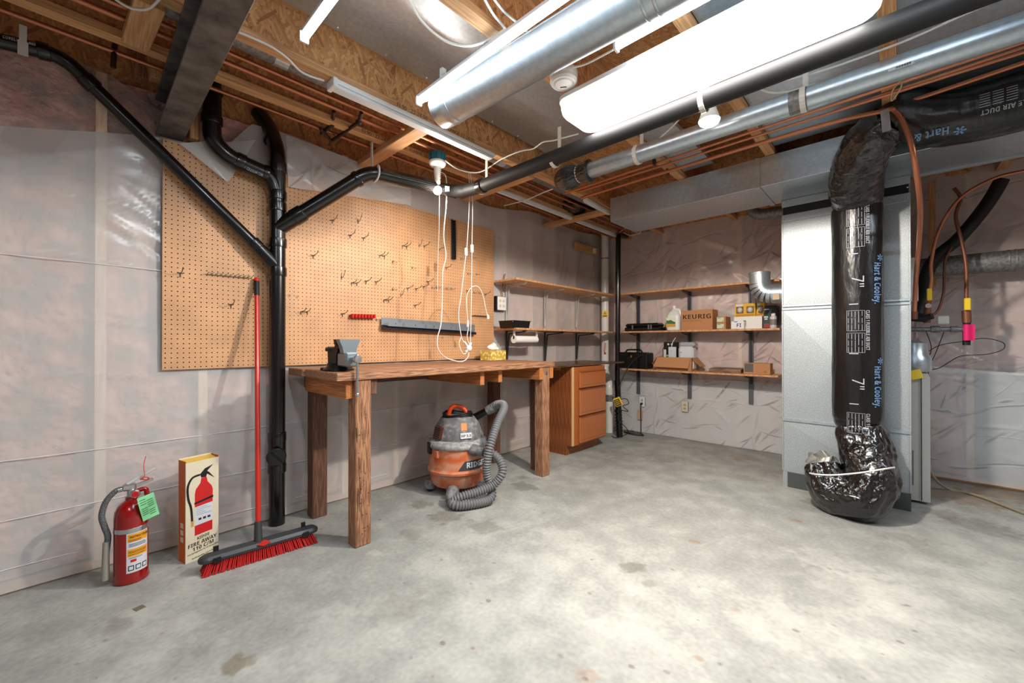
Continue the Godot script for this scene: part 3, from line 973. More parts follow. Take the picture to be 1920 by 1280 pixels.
# ---- ducts and pipes under the joists ----
func build_ducts() -> void:
	# sheet metal panning between the second and third joists
	var specs := [["folded galvanized sheet closing the joist bay beside the first tube light", -1.44, -0.38, 2.645], ["dull galvanized sheet closing the joist bay past the large round duct", -2.75, -1.60, 2.60]]
	for q in specs:
		var t := thing("joist_pan", Vector3(-1.6, q[3], q[1]), q[0], "sheet metal", "sheet metal panels between the joists")
		pw(t, "sheet", mb().bx(Vector3(-2.005, q[3], q[1]), Vector3(-1.272, q[3] + 0.002, q[2])), mats["galvanized"])
		pw(t, "folded_edge", mb().bx(Vector3(-2.005, q[3] - 0.004, q[1] - 0.003), Vector3(-1.272, q[3] + 0.012, q[1] + 0.012), 0.001), mats["galvanized"])
		for i in 4:
			var z: float = q[1] + 0.06 + i * 0.26
			for x in [-1.985, -1.295]:
				pw(t, "screw", mb().lathe([Vector2(0.007, 0), Vector2(0.005, -0.004), Vector2(0, -0.005)], 8, Transform3D(Basis(), Vector3(x, q[3], z))), mats["screw"])
	var t2 := thing("joist_pan", Vector3(-0.93, 2.5, -3), "galvanized sheet closing the joist bay above the copper pipes", "sheet metal", "sheet metal panels between the joists")
	pw(t2, "sheet", mb().bx(Vector3(-1.21, 2.452, -3.26), Vector3(-1.0, 2.454, -2.3)), mats["galvanized"])
	pw(t2, "folded_edge", mb().bx(Vector3(-1.0, 2.452, -3.26), Vector3(-0.99, 2.48, -2.3)), mats["galvanized"])
	t2 = thing("joist_pan", Vector3(-0.3, 2.5, -2.4), "blue grey galvanized sheet in the joist bay above the flood bulb's pipe", "sheet metal", "sheet metal panels between the joists")
	pw(t2, "sheet", mb().bx(Vector3(-0.60, 2.452, -3.26), Vector3(-0.05, 2.454, -1.4)), mats["galvanized"])
	pw(t2, "folded_edge", mb().bx(Vector3(-0.60, 2.45, -1.41), Vector3(-0.05, 2.47, -1.40)), mats["galvanized"])
	t2 = thing("joist_pan", Vector3(0.3, 2.5, -2.4), "galvanized sheet in the joist bay over the bending copper pipe", "sheet metal", "sheet metal panels between the joists")
	pw(t2, "sheet", mb().bx(Vector3(0.01, 2.452, -3.26), Vector3(0.56, 2.454, -1.4)), mats["galvanized"])
	pw(t2, "folded_edge", mb().bx(Vector3(0.01, 2.45, -1.41), Vector3(0.56, 2.47, -1.40)), mats["galvanized"])
	# large round duct
	var a := Vector3(-1.73, 2.318, -1.295)
	var b := Vector3(1.6, 2.318, -1.45)
	var t := thing("round_duct", a, "large round galvanized duct hung across the joists", "duct")
	var d := (b - a).normalized()
	pw(t, "pipe", mb().cyl(a + d * 0.10, b, 0.088, 32), mats["galvanized"])
	pw(t, "end_cap", mb().tube([a, a + d * 0.004, a + d * 0.075, a + d * 0.08, a + d * 0.085, a + d * 0.12], [0.070, 0.0885, 0.0905, 0.093, 0.0905, 0.0905], 32), mats["galvanized"])
	pw(t, "seam", mb().bar(a + d * 0.12 + Vector3(0, 0.062, 0.0635), b + Vector3(0, 0.062, 0.0635), 0.006, 0.004), mats["galvanized"])
	for x in [1.10, 1.14]:
		pw(t, "joint_bead", mb().tube([a + d * x, a + d * (x + 0.006), a + d * (x + 0.012)], [0.0885, 0.0915, 0.0885], 32, false), mats["galvanized"])
	var hx := a + d * 1.04
	pw(t, "hanger", mb().bx(hx + Vector3(-0.008, 0.02, 0.088), hx + Vector3(0.008, JY - 2.318, 0.091)), mats["dark_metal"])
	# small galvanized pipe with a plastic bag over its end
	a = Vector3(-1.545, 2.23, -2.285)
	b = Vector3(1.6, 2.23, -2.32)
	t = thing("vent_pipe", a, "small galvanized pipe on white hangers with black plastic over its end", "duct")
	pw(t, "pipe", mb().cyl(a, b, 0.05, 24), mats["galvanized"])
	pw(t, "tape", mb().cyl(Vector3(-0.36, 2.23, -2.298), Vector3(-0.29, 2.23, -2.299), 0.0512, 24, false), mats["old_duct"])
	var rr := []
	var pp := []
	for k in 17:
		var w := k / 16.0
		pp.append(a + Vector3(-0.19 + 0.29 * w, 0, 0))
		rr.append(0.078 * sqrt(maxf(0.001, 1.0 - pow(1.0 - minf(w / 0.45, 1.0), 2.0))) if w < 0.45 else (lerp(0.078, 0.052, (w - 0.45) / 0.25) if w < 0.7 else (0.053 + 0.014 * (w - 0.7) / 0.3)))
	var bag := mb().tube(pp, rr, 72)
	for k in bag.v.size():
		var p: Vector3 = bag.v[k] - a
		var an := atan2(p.z, p.y)
		var amp := 0.006 * absf(sin(an * 9.0 + p.x * 12.0)) + 0.004 * absf(sin(an * 17.0 - p.x * 35.0)) - 0.004
		bag.v[k] += Vector3(0, p.y, p.z).normalized() * amp
	bag.smooth()
	pw(t, "plastic_bag", bag, mats["film_black"], "black plastic bag tied over the pipe end")
	pw(t, "bag_tie", mb().tube([a + Vector3(0.005, 0, 0), a + Vector3(0.010, 0, 0), a + Vector3(0.015, 0, 0)], [0.055, 0.0585, 0.055], 24, false), mats["cord_white"])
	strap(t, Vector3(oy(1190, 285, 2.23).x, 2.23, -2.29), 0.05, JY)
	strap(t, Vector3(oy(1508, 185, 2.23).x, 2.23, -2.30), 0.05, JY)
	var lab := mb()
	lab.box(Transform3D(Basis(Vector3.RIGHT, -0.35), Vector3(0.02, 2.23, -2.302) + Vector3(0, 0.0512 * sin(0.35) * -1.0, 0.0512 * cos(0.35))), Vector3(0.075, 0.022, 0.001))
	var bl := pw(t, "barcode_label", lab, mats["print_white"])
	var bars := mb()
	for k in 18:
		bars.box(Transform3D(Basis(Vector3.RIGHT, -0.35), Vector3(0.005 + k * 0.0025, 2.23 - 0.0518 * sin(0.35), -2.302 + 0.0519 * cos(0.35))), Vector3(0.0008 + 0.0007 * (k * 7 % 3), 0.015, 0.0006))
	pw(bl, "bars", bars, mats["ink"])
	# rectangular trunk duct
	t = thing("trunk_duct", Vector3(-1.85, 2.20, -3.5), "long rectangular galvanized trunk duct tight under the joists", "duct")
	pw(t, "section", mb().bx(Vector3(-1.86, 2.20, -3.775), Vector3(-0.72, 2.407, -3.285), 0.002), mats["galvanized"])
	pw(t, "section", mb().bx(Vector3(-0.69, 2.20, -3.775), Vector3(1.6, 2.407, -3.285), 0.002), mats["galvanized"])
	pw(t, "drive_cleat", mb().bx(Vector3(-0.722, 2.194, -3.781), Vector3(-0.688, 2.409, -3.279), 0.002), mats["galvanized"])
	for x in [-1.83]:
		pw(t, "end_flange", mb().bx(Vector3(-1.868, 2.194, -3.781), Vector3(-1.852, 2.409, -3.279), 0.001), mats["galvanized"])
	pw(t, "side_seam", mb().bx(Vector3(0.09, 2.192, -3.79), Vector3(1.6, 2.200, -3.745), 0.001), mats["plenum_metal"])
	# branch elbow under the trunk
	t = thing("branch_elbow", oz(1420, 400, -4.2), "dull galvanized pipe elbow tucked under the trunk duct", "duct")
	pw(t, "pipe", mb().tube(bend([oz(1405, 385, -4.2), oz(1418, 403, -4.2), oz(1480, 394, -4.2), Vector3(-0.55, oz(1480, 394, -4.2).y, -4.2)], 0.05), 0.048, 20), mats["old_duct"])
	# dull duct and copper lines inside the first joist bay
	t = thing("bay_duct", Vector3(-2.12, 2.45, -0.4), "dusty grey round duct inside the joist bay over the strip light", "duct")
	pw(t, "pipe", mb().cyl(Vector3(-2.125, 2.47, 3.0), Vector3(-2.125, 2.47, -4.6), 0.052, 18), mats["old_duct"])
	for z in [-0.62, -2.1]:
		pw(t, "coupling", mb().cyl(Vector3(-2.125, 2.47, z), Vector3(-2.125, 2.47, z - 0.06), 0.0545, 18), mats["galvanized"])
	var lines := [[-2.215, 2.475, 0.011, "old_copper", "dull copper pipe in the joist bay next to the grey duct"], [-2.275, 2.465, 0.011, "copper", "copper pipe in the middle of the first joist bay"], [-2.345, 2.455, 0.013, "copper", "bright copper pipe in the joist bay beside the first joist"], [-2.60, 2.435, 0.011, "copper", "copper pipe between the first joist and the rim board"]]
	for l in lines:
		solo("copper_pipe", Vector3(l[0], l[1], -1), mb().cyl(Vector3(l[0], l[1], 3.0), Vector3(l[0], l[1], -4.5), l[2], 10), mats[l[3]], l[4], "pipe", "copper pipes along the pegboard wall")
	# short iron stubs dropping to the wall
	for q in [[[625, 208], [622, 232], [601, 250], "short brown iron pipe stub strapped by the rim board"], [[677, 210], [672, 228], [621, 264], [600, 240], "longer brown iron pipe stub with an elbow by the rim board"], [[213, 20], [215, 60], [210, 125], "brown iron pipe dropping beside the sloping black drain"]]:
		var pts := []
		for k in q.size() - 1:
			pts.append(oy(q[k][0], q[k][1], 2.44 - 0.02 * k) if q[0][0] > 300 else ox(q[k][0], q[k][1], -2.60))
		var st := thing("pipe_stub", pts[0], q[q.size() - 1], "pipe", "iron pipe stubs")
		pw(st, "pipe", mb().tube(bend(pts, 0.03), 0.0105, 10), plain("iron", Color(0.24, 0.16, 0.12), 0.5, 0.4))
		pw(st, "collar", mb().ball(pts[1], 0.018, 1.0, 6, 10), mats["black"])
	# copper lines crossing under the joists
	var cl := [[[1060, 362], [1160, 329], [1496, 220], [1920, 78], "copper pipe next to the small galvanized pipe", 2.375, 0.009], [[1080, 360], [1160, 336], [1496, 231], [1920, 97], "copper pipe crossing under the joists between two others", 2.365, 0.008], [[1690, 195], [1750, 175], [1820, 151], [1920, 117], "copper pipe running over the black flexible duct", 2.375, 0.011], [[1560, 211], [1600, 196], [1700, 162], [1920, 88], "copper pipe beginning beside the taped joint of the galvanized pipe", 2.398, 0.008]]
	for q in cl:
		var p0 := oy(q[1][0], q[1][1], q[5])
		var p1 := oy(q[3][0], q[3][1], q[5])
		var dd := (p1 - p0).normalized()
		var st := oy(q[0][0], q[0][1], q[5])
		solo("copper_pipe", st, mb().cyl(p0 + dd * (st - p0).dot(dd), p1 + dd * 0.9, q[6], 10), mats["copper"], q[4], "pipe", "copper pipes crossing the joists")
	var g := [oy(1090, 371, 2.355), oy(1160, 349, 2.355), oy(1496, 247, 2.355), oy(1650, 209, 2.355)]
	var path := [g[0], g[1], g[2], g[3], oz(1680, 208, -3.0), oz(1702, 245, -2.96), oz(1716, 300, -2.98), oz(1726, 380, -3.25), oz(1725, 440, -3.6), oz(1718, 520, -3.85), oz(1714, 598, -3.86)]
	t = thing("copper_pipe", g[0], "copper pipe that bends down in front of the flexible duct to the furnace", "pipe", "copper pipes crossing the joists")
	pw(t, "pipe", mb().tube(spline(path, 6), 0.0125, 12), mats["copper"])
	pw(t, "fitting", mb().cyl(path[10], path[10] + Vector3(0, 0.05, 0), 0.018, 12), mats["old_copper"])
	t = thing("pipe_clamp", oy(1225, 305, 2.36), "black plastic clamps holding the copper pipes to a joist", "clamp")
	for q in [[1227, 303], [1252, 322]]:
		pw(t, "clip", mb().box(Transform3D(Basis(), oy(q[0], q[1], 2.375)), Vector3(0.02, 0.045, 0.03), 0.004), mats["black"])
	t = thing("pipe_hanger_strap", oz(1660, 190, -3.0), "flat metal strap holding the flexible duct elbow to the joist", "strap")
	pw(t, "strip", mb().bar(oz(1656, 160, -3.04), oz(1662, 205, -3.06), 0.03, 0.003, Vector3.RIGHT), mats["dark_metal"])
	pw(t, "bracket", mb().bar(oz(1660, 205, -2.96), oz(1664, 245, -2.94), 0.002, 0.035, Vector3.RIGHT), mats["galvanized"])
	t = thing("wrapped_duct", oy(1085, 386, 2.50), "black plastic wrapped duct stub up between the joists near the corner", "duct")
	pw(t, "sleeve", flex([oy(1060, 381, 2.50), oy(1070, 384, 2.50), oy(1085, 387, 2.50), oy(1103, 391, 2.50), oy(1112, 393, 2.50)], [0.03, 0.07, 0.075, 0.07, 0.03], 0.02, 210, 9.0, 2.0), mats["film_black"])
	wire("coiled_wire", [oz(1160, 436, -4.42), oz(1178, 426, -4.42), oz(1198, 429, -4.42), oz(1200, 436, -4.42), oz(1182, 441, -4.42), oz(1170, 436, -4.42)], 0.004, mats["cord_white"], "loose loop of pale wire above the slim black pipe")
	# wires
	var cw: Material = mats["cord_white"]
	wire("electric_cable", [oy(755, -40, 2.40), oy(785, 30, 2.40), oy(830, 72, 2.38), oy(870, 84, 2.37), oy(905, 78, 2.38), oy(948, 53, 2.40)], 0.0055, cw, "white cable sagging below the folded metal sheet")
	wire("electric_cable", [oy(905, -10, 2.43), oy(925, 25, 2.425), oy(949, 54, 2.42), oy(962, 75, 2.43), oy(972, 100, 2.44)], 0.0055, cw, "white cable crossing the third joist behind the tube light")
	wire("electric_cable", [oy(920, -12, 2.44), oy(945, 20, 2.44), oy(975, 45, 2.44), oy(1000, 70, 2.45)], 0.005, cw, "white cable on the face of the third joist")
	wire("electric_cable", [oy(790, 192, 2.36), oy(840, 172, 2.40), oy(900, 130, 2.42), oy(944, 108, 2.42)], 0.0035, cw, "thin white cord between the tube light and the round duct")
	wire("electric_cable", [oy(1150, 92, 2.37), oy(1100, 118, 2.385), oy(1072, 125, 2.39), oy(1040, 128, 2.40)], 0.0045, cw, "white cord from the tube light to the smoke detector")
	wire("electric_cable", [oy(440, 56, 2.405), oy(500, 82, 2.402), oy(535, 105, 2.40), oy(560, 130, 2.392), oy(580, 141, 2.39), oy(607, 150, 2.39)], 0.005, cw, "white cord leading to the unlit strip light")
	wire("electric_cable", [oy(205, -10, 2.40), oy(240, 12, 2.385), oy(275, 15, 2.385), oy(300, -6, 2.40)], 0.005, cw, "white cable looping between the joists beyond the beam")
	wire("electric_cable", [oy(834, 300, 2.37), oy(862, 318, 2.36), oy(900, 322, 2.36), oy(940, 298, 2.39), oy(975, 283, 2.40), oy(1000, 278, 2.40), oy(1018, 266, 2.405), oy(1040, 262, 2.405), oy(1085, 250, 2.41)], 0.0045, cw, "white cable from the teal box to the black pipe hanger")
	wire("electric_cable", [oy(945, 385, 2.37), oy(985, 375, 2.36), oy(1015, 362, 2.36), oy(1036, 354, 2.36)], 0.005, cw, "white cable below the black plastic bag")
	wire("electric_cable", [oy(1415, 160, 2.42), oy(1445, 172, 2.40), oy(1480, 170, 2.40), oy(1530, 155, 2.41)], 0.006, cw, "white cables drooping above the galvanized pipe by the tape joint")
	wire("electric_cable", [oy(1400, 165, 2.40), oy(1530, 135, 2.40), oy(1660, 90, 2.40), oy(1730, 62, 2.40), oy(1800, 30, 2.40), oy(1870, 0, 2.40)], 0.005, cw, "white cable stretched over the small galvanized pipe")
	wire("electric_cable", [oy(1235, 260, 2.40), oy(1262, 236, 2.40), oy(1283, 212, 2.40)], 0.0055, cw, "short white cable slanting across a joist web")
	wire("string_loop", [oz(1695, 140, -2.75), oz(1690, 165, -2.74), oz(1674, 188, -2.74), oz(1676, 168, -2.74), oz(1690, 150, -2.74)], 0.003, plain("twine", Color(0.78, 0.70, 0.56), 0.8), "loop of twine knotted below the copper pipes", "string")

func collar(parent: Node3D, a: Vector3, dir: Vector3, r: float, len := 0.05) -> void:
	var d := dir.normalized()
	pw(parent, "coupling", mb().tube([a - d * len * 0.5, a - d * (len * 0.5 - 0.003), a + d * (len * 0.5 - 0.003), a + d * len * 0.5], [r + 0.003, r + 0.0065, r + 0.0065, r + 0.003], 24), mats["abs_black"])

func build_drains() -> void:
	var ab: Material = mats["abs_black"]
	var s := Vector3(-2.742, 0, -0.822)
	var t := thing("drain_stack", s, "glossy black drain stack with branches in front of the pegboard", "drain pipe")
	var at := func(y: float) -> Vector3: return Vector3(s.x, y, s.z)
	pw(t, "stack_pipe", mb().cyl(at.call(0.0), at.call(2.20), 0.0445, 28), ab)
	for y in [0.34, 0.53, 1.535, 1.71, 1.93, 2.00]:
		collar(t, at.call(y), Vector3.UP, 0.0445, 0.055)
	pw(t, "cleanout_body", mb().cyl(at.call(0.36), at.call(0.52), 0.049, 28), ab)
	# cleanout plug faces into the room
	var cd := Vector3(0.86, 0, 0.30).normalized()
	var co: Vector3 = at.call(0.425)
	var cp := pw(t, "cleanout_plug", mb().tube([co + cd * 0.02, co + cd * 0.062, co + cd * 0.064, co + cd * 0.078, co + cd * 0.080], [0.046, 0.046, 0.053, 0.053, 0.049], 28), ab)
	pw(cp, "slot", mb().box(Transform3D(Basis.looking_at(-cd, Vector3.UP) * Basis(Vector3(0, 0, 1), 0.7), co + cd * 0.081), Vector3(0.012, 0.085, 0.004)), mats["black"])
	# sloping branch up the wall
	var p0: Vector3 = at.call(1.56)
	var p1 := ox(478, 458, -2.745)
	var p2 := ox(128, 117, -2.77)
	var p3 := ox(92, 98, -2.77)
	var p4 := ox(0, 76, -2.77)
	var p5 := p4 + (p4 - p3).normalized() * 2.6
	pw(t, "sloping_pipe", mb().tube(bend([p0, p1, p2, p3, p4, p5], 0.05), 0.031, 22), ab)
	var dd := (p2 - p1).normalized()
	collar(t, p1, dd, 0.031, 0.05)
	collar(t, p2 - dd * 0.09, dd, 0.031, 0.05)
	collar(t, p3 + (p4 - p3) * 0.15, p4 - p3, 0.031, 0.04)
	pw(t, "wye", mb().tube([p0, p0.lerp(p1, 0.85)], [0.043, 0.037], 22), ab)
	var st := mb()
	var c := ox(42, 88, -2.77)
	st.bar(c + Vector3(0.034, 0.08, 0), c + Vector3(0.034, -0.035, 0), 0.022, 0.003, Vector3.RIGHT)
	st.bar(c + Vector3(0.036, 0.01, 0), c + Vector3(0.036, -0.05, 0), 0.03, 0.003, Vector3.RIGHT)
	pw(t, "hanger", st, mats["white_strap"], "white plastic strap")
	var tx := mb()
	for q in [["CORELLT EC —", 0.005], ["50333 XX", 0.078]]:
		tx.add_text(q[0], 0.019, 0.0005, func(p: Vector3) -> Vector3:
			var an := 0.25 + p.y / 0.031
			return p4 + (p3 - p4).normalized() * (q[1] + p.x * 0.62) + Vector3(cos(an), sin(an), 0) * (0.0314 + p.z), true)
	pw(t, "print", tx, mats["print_white"])
	# branch to the long pipe across the room
	var q0: Vector3 = at.call(1.80)
	var q1 := Vector3(-2.44, 2.195, -1.262)
	var q2 := Vector3(-2.318, 2.195, -1.87)
	var q3 := Vector3(-2.16, 2.2, -1.925)
	var q4 := Vector3(1.6, 2.205, -1.95)
	pw(t, "wye", mb().tube([q0, q0.lerp(q1, 0.20)], 0.047, 24), ab)
	collar(t, q0.lerp(q1, 0.22), q1 - q0, 0.0445, 0.07)
	pw(t, "branch_pipe", mb().tube(bend([q0, q1, q2], 0.08), 0.0435, 26), ab)
	collar(t, q0.lerp(q1, 0.86), q1 - q0, 0.0435, 0.03)
	pw(t, "long_pipe", mb().tube(bend([q1.lerp(q2, 0.3), q2, q3, q4], 0.07), 0.0435, 26), mats["abs_matte"])
	collar(t, q3 + Vector3(0.05, 0, 0), Vector3(1, 0, 0), 0.0435, 0.05)
	strap(t, q1.lerp(q2, 0.06), 0.0435, JY, false)
	for px in [[888, 345], [1030, 292], [1322, 192]]:
		var x := oy(px[0], px[1], 2.2).x
		strap(t, Vector3(x, 2.2, -1.94), 0.0435, JY)
	# two risers into the floor above
	var r1 := ox(508, 330, -2.74)
	var r2 := ox(428, 294, -2.74)
	var r3 := ox(396, 262, -2.74)
	var r4 := ox(396, 190, -2.74)
	pw(t, "riser", mb().tube(bend([at.call(2.0), r1, r2, r3, r4, r4 + Vector3(0, 0.45, 0)], 0.12, 8), 0.045, 26), ab)
	collar(t, r4 - Vector3(0, 0.10, 0), Vector3.UP, 0.045, 0.045)
	collar(t, r4 + Vector3(0, 0.06, 0), Vector3.UP, 0.045, 0.03)
	collar(t, r1.lerp(r2, 0.75), r2 - r1, 0.045, 0.045)
	collar(t, r1.lerp(r2, 0.15), r2 - r1, 0.045, 0.03)
	var u1: Vector3 = at.call(2.22)
	var u2 := ox(505, 240, -2.84)
	pw(t, "riser", mb().tube(bend([at.call(2.1), u1 + Vector3(0, 0.05, 0), u2, u2 + Vector3(-0.05, 0.10, 0.05)], 0.08, 8), 0.046, 26), ab)
	collar(t, at.call(2.17), Vector3.UP, 0.0445, 0.06)
	collar(t, u1.lerp(u2, 0.6), u2 - u1, 0.046, 0.02)
	tx = mb()
	tx.add_text("ABS-DWV  CELLULAR CORE", 0.022, 0.0005, func(p: Vector3) -> Vector3:
		var e := (r1 - r2).normalized()
		var w: Vector3 = r2 + e * (0.03 + p.x * 0.55)
		var an := -0.75 + p.y / 0.045
		return w + (Vector3.RIGHT * cos(an) + e.cross(Vector3.RIGHT).normalized() * -sin(an)) * (0.0455 + p.z))
	pw(t, "print", tx, mats["print_white"])
	# plywood patch in the rim where the riser leaves
	# white vent pipe in the corner
	var w0 := Vector3(-2.735, 2.62, -4.66)
	var w1 := Vector3(-2.735, 0.74, -4.66)
	var w2 := Vector3(-2.57, 0.60, -4.48)
	t = thing("radon_pipe", Vector3(-2.57, 0, -4.48), "white plastic vent pipe rising through the shelves in the corner", "pipe")
	pw(t, "pipe", mb().cyl(w0, w1, 0.047, 24), mats["pvc"])
	pw(t, "lower_pipe", mb().tube(bend([w1 + Vector3(0, 0.12, 0), w1, w2, Vector3(w2.x, 0, w2.z)], 0.09), 0.046, 24), mats["pvc"])
	for y in [0.46, 0.40]:
		pw(t, "clamp", mb().cyl(Vector3(w2.x, y, w2.z), Vector3(w2.x, y - 0.012, w2.z), 0.053, 24), mats["chrome"])
	pw(t, "rubber_coupling", mb().cyl(Vector3(w2.x, 0.465, w2.z), Vector3(w2.x, 0.385, w2.z), 0.0515, 24), plain("grey_rubber", Color(0.42, 0.42, 0.43), 0.6))
	pw(t, "coupling", mb().cyl(Vector3(w1.x, 0.86, w1.z), Vector3(w1.x, 0.80, w1.z), 0.053, 24), mats["pvc"])
	pw(t, "coupling", mb().cyl(Vector3(w2.x, 0.55, w2.z), Vector3(w2.x, 0.48, w2.z), 0.052, 24), mats["pvc"])
	var fc := Vector3(0.5, 0, 0.86).normalized()
	var bs := Basis(Vector3.UP, atan2(fc.x, fc.z))
	var stk := pw(t, "warning_label", mb().box(Transform3D(bs, Vector3(w0.x, 1.475, w0.z) + fc * 0.0475), Vector3(0.075, 0.085, 0.001)), mats["yellow"])
	var wm := mb()
	for k in 3:
		var an := PI / 2 + TAU * k / 3.0
		wm.ext(PackedVector2Array([Vector2(0, 0.006), Vector2(cos(an - 0.5), sin(an - 0.5)) * 0.02 + Vector2(0, 0.006), Vector2(cos(an + 0.5), sin(an + 0.5)) * 0.02 + Vector2(0, 0.006)]), 0.001, Transform3D(bs, Vector3(w0.x, 1.475, w0.z) + fc * 0.048))
	wm.box(Transform3D(bs, Vector3(w0.x, 1.447, w0.z) + fc * 0.0485), Vector3(0.05, 0.012, 0.001))
	pw(stk, "print", wm, mats["ink"])
	var gau := pw(t, "pressure_gauge", mb().box(Transform3D(bs, Vector3(w0.x, 1.03, w0.z) + fc * 0.050), Vector3(0.026, 0.15, 0.008), 0.003), mats["red"])
	pw(gau, "tube", mb().tube(spline([Vector3(w0.x, 1.12, w0.z) + fc * 0.052, Vector3(w0.x, 1.05, w0.z) + fc * 0.058, Vector3(w0.x, 0.985, w0.z) + fc * 0.058 + bs.x * 0.004, Vector3(w0.x, 1.0, w0.z) + fc * 0.058 + bs.x * 0.01]), 0.005, 8), mats["white"])
	t = thing("pipe_support", Vector3(-2.80, 2.22, -4.55), "wood block with a strap holding the white corner pipe", "bracket")
	pw(t, "block", mb().bar(ox(1078, 460, -2.79), ox(1120, 473, -2.79), 0.038, 0.085, Vector3.UP, 0.003), mats["lumber_z"])
	pw(t, "strap", mb().cyl(Vector3(w0.x, 2.20, w0.z), Vector3(w0.x, 2.185, w0.z), 0.050, 24), mats["chrome"])
	pw(t, "clip", mb().box(Transform3D(Basis(), ox(1115, 470, -2.76)), Vector3(0.02, 0.06, 0.05), 0.002), mats["white"])
	# slim black pipe from floor to joists
	var k0 := Vector3(-2.385, 0, -4.36)
	t = thing("sump_pipe", k0, "slim black pipe rising from the floor in front of the corner shelves", "pipe")
	pw(t, "pipe", mb().cyl(k0 + Vector3(-0.01, 0.62, 0), k0 + Vector3(0.005, 2.30, 0), 0.030, 20), ab)
	pw(t, "elbow", mb().tube(bend([k0 + Vector3(0.005, 2.28, 0), k0 + Vector3(0.005, 2.37, 0), k0 + Vector3(0.005, 2.40, -0.2)], 0.05), 0.031, 16), ab)
	pw(t, "lower_pipe", mb().cyl(k0 + Vector3(0.03, 0, 0.02), k0 + Vector3(-0.01, 0.66, 0), 0.036, 20), ab)
	for k in 7:
		var y := 0.07 + k * 0.036
		pw(t, "hose_ring", mb().cyl(k0 + Vector3(0.03 - y * 0.06, y, 0.02), k0 + Vector3(0.03 - y * 0.06, y + 0.014, 0.02), 0.0425, 20), mats["dark_metal"])
	for y in [0.30, 0.42]:
		pw(t, "clamp", mb().cyl(k0 + Vector3(0.03 - y * 0.06, y, 0.018), k0 + Vector3(0.03 - y * 0.06, y + 0.02, 0.018), 0.041, 20), mats["black"])

# ---- furnace corner ----
func flex(path: Array, radii: Array, wrinkle: float, seed_: int, rings := 16.0, round_ := 1.6) -> MB:
	# a film sleeve over wool: shallow folds round and along the duct
	var m := mb()
	m.tube(path, radii, 72)
	var nz := noise(seed_, 1.0, FastNoiseLite.TYPE_SIMPLEX_SMOOTH, 3)
	var ring := 73
	for k in path.size():
		for s in ring:
			var i := k * ring + s
			var an := m.t[i].x * TAU
			var len := m.t[i].y
			var w := 1.0 - 2.2 * absf(nz.get_noise_3d(cos(an) * round_, sin(an) * round_, len * rings))
			var soft := nz.get_noise_3d(cos(an) * 0.7 + 5.0, sin(an) * 0.7, len * 3.0)
			m.v[i] += m.n[i] * wrinkle * (w * 0.6 + soft * 0.8)
	return m.smooth()

func dense(path: Array, radii: Array, per: int) -> Array:
	var p := spline(path, per)
	var r := []
	for k in p.size():
		var f := float(k) / per
		var i := mini(int(f), radii.size() - 2)
		r.append(lerpf(radii[i], radii[i + 1], smoothstep(0.0, 1.0, f - i)))
	return [p, r]

# six petalled mark
func star(m: MB, put: Callable) -> void:
	for k in 6:
		var an := TAU * k / 6.0
		var d := Vector3(cos(an), sin(an), 0)
		var s := Vector3(-sin(an), cos(an), 0) * 0.005
		m.quad(put.call(d * 0.004 - s * 0.5), put.call(d * 0.022 - s), put.call(d * 0.022 + s), put.call(d * 0.004 + s * 0.5), Vector3(0, 0, 1))

func cross_panel(x0: float, x1: float, y0: float, y1: float, z: float) -> MB:
	var m := mb()
	var c := Vector3((x0 + x1) / 2, (y0 + y1) / 2, z + 0.013)
	var q := [Vector3(x0, y0, z), Vector3(x1, y0, z), Vector3(x1, y1, z), Vector3(x0, y1, z)]
	for k in 4:
		m.tri(q[k], q[(k + 1) % 4], c, Vector3(0, 0, 1))
	return m

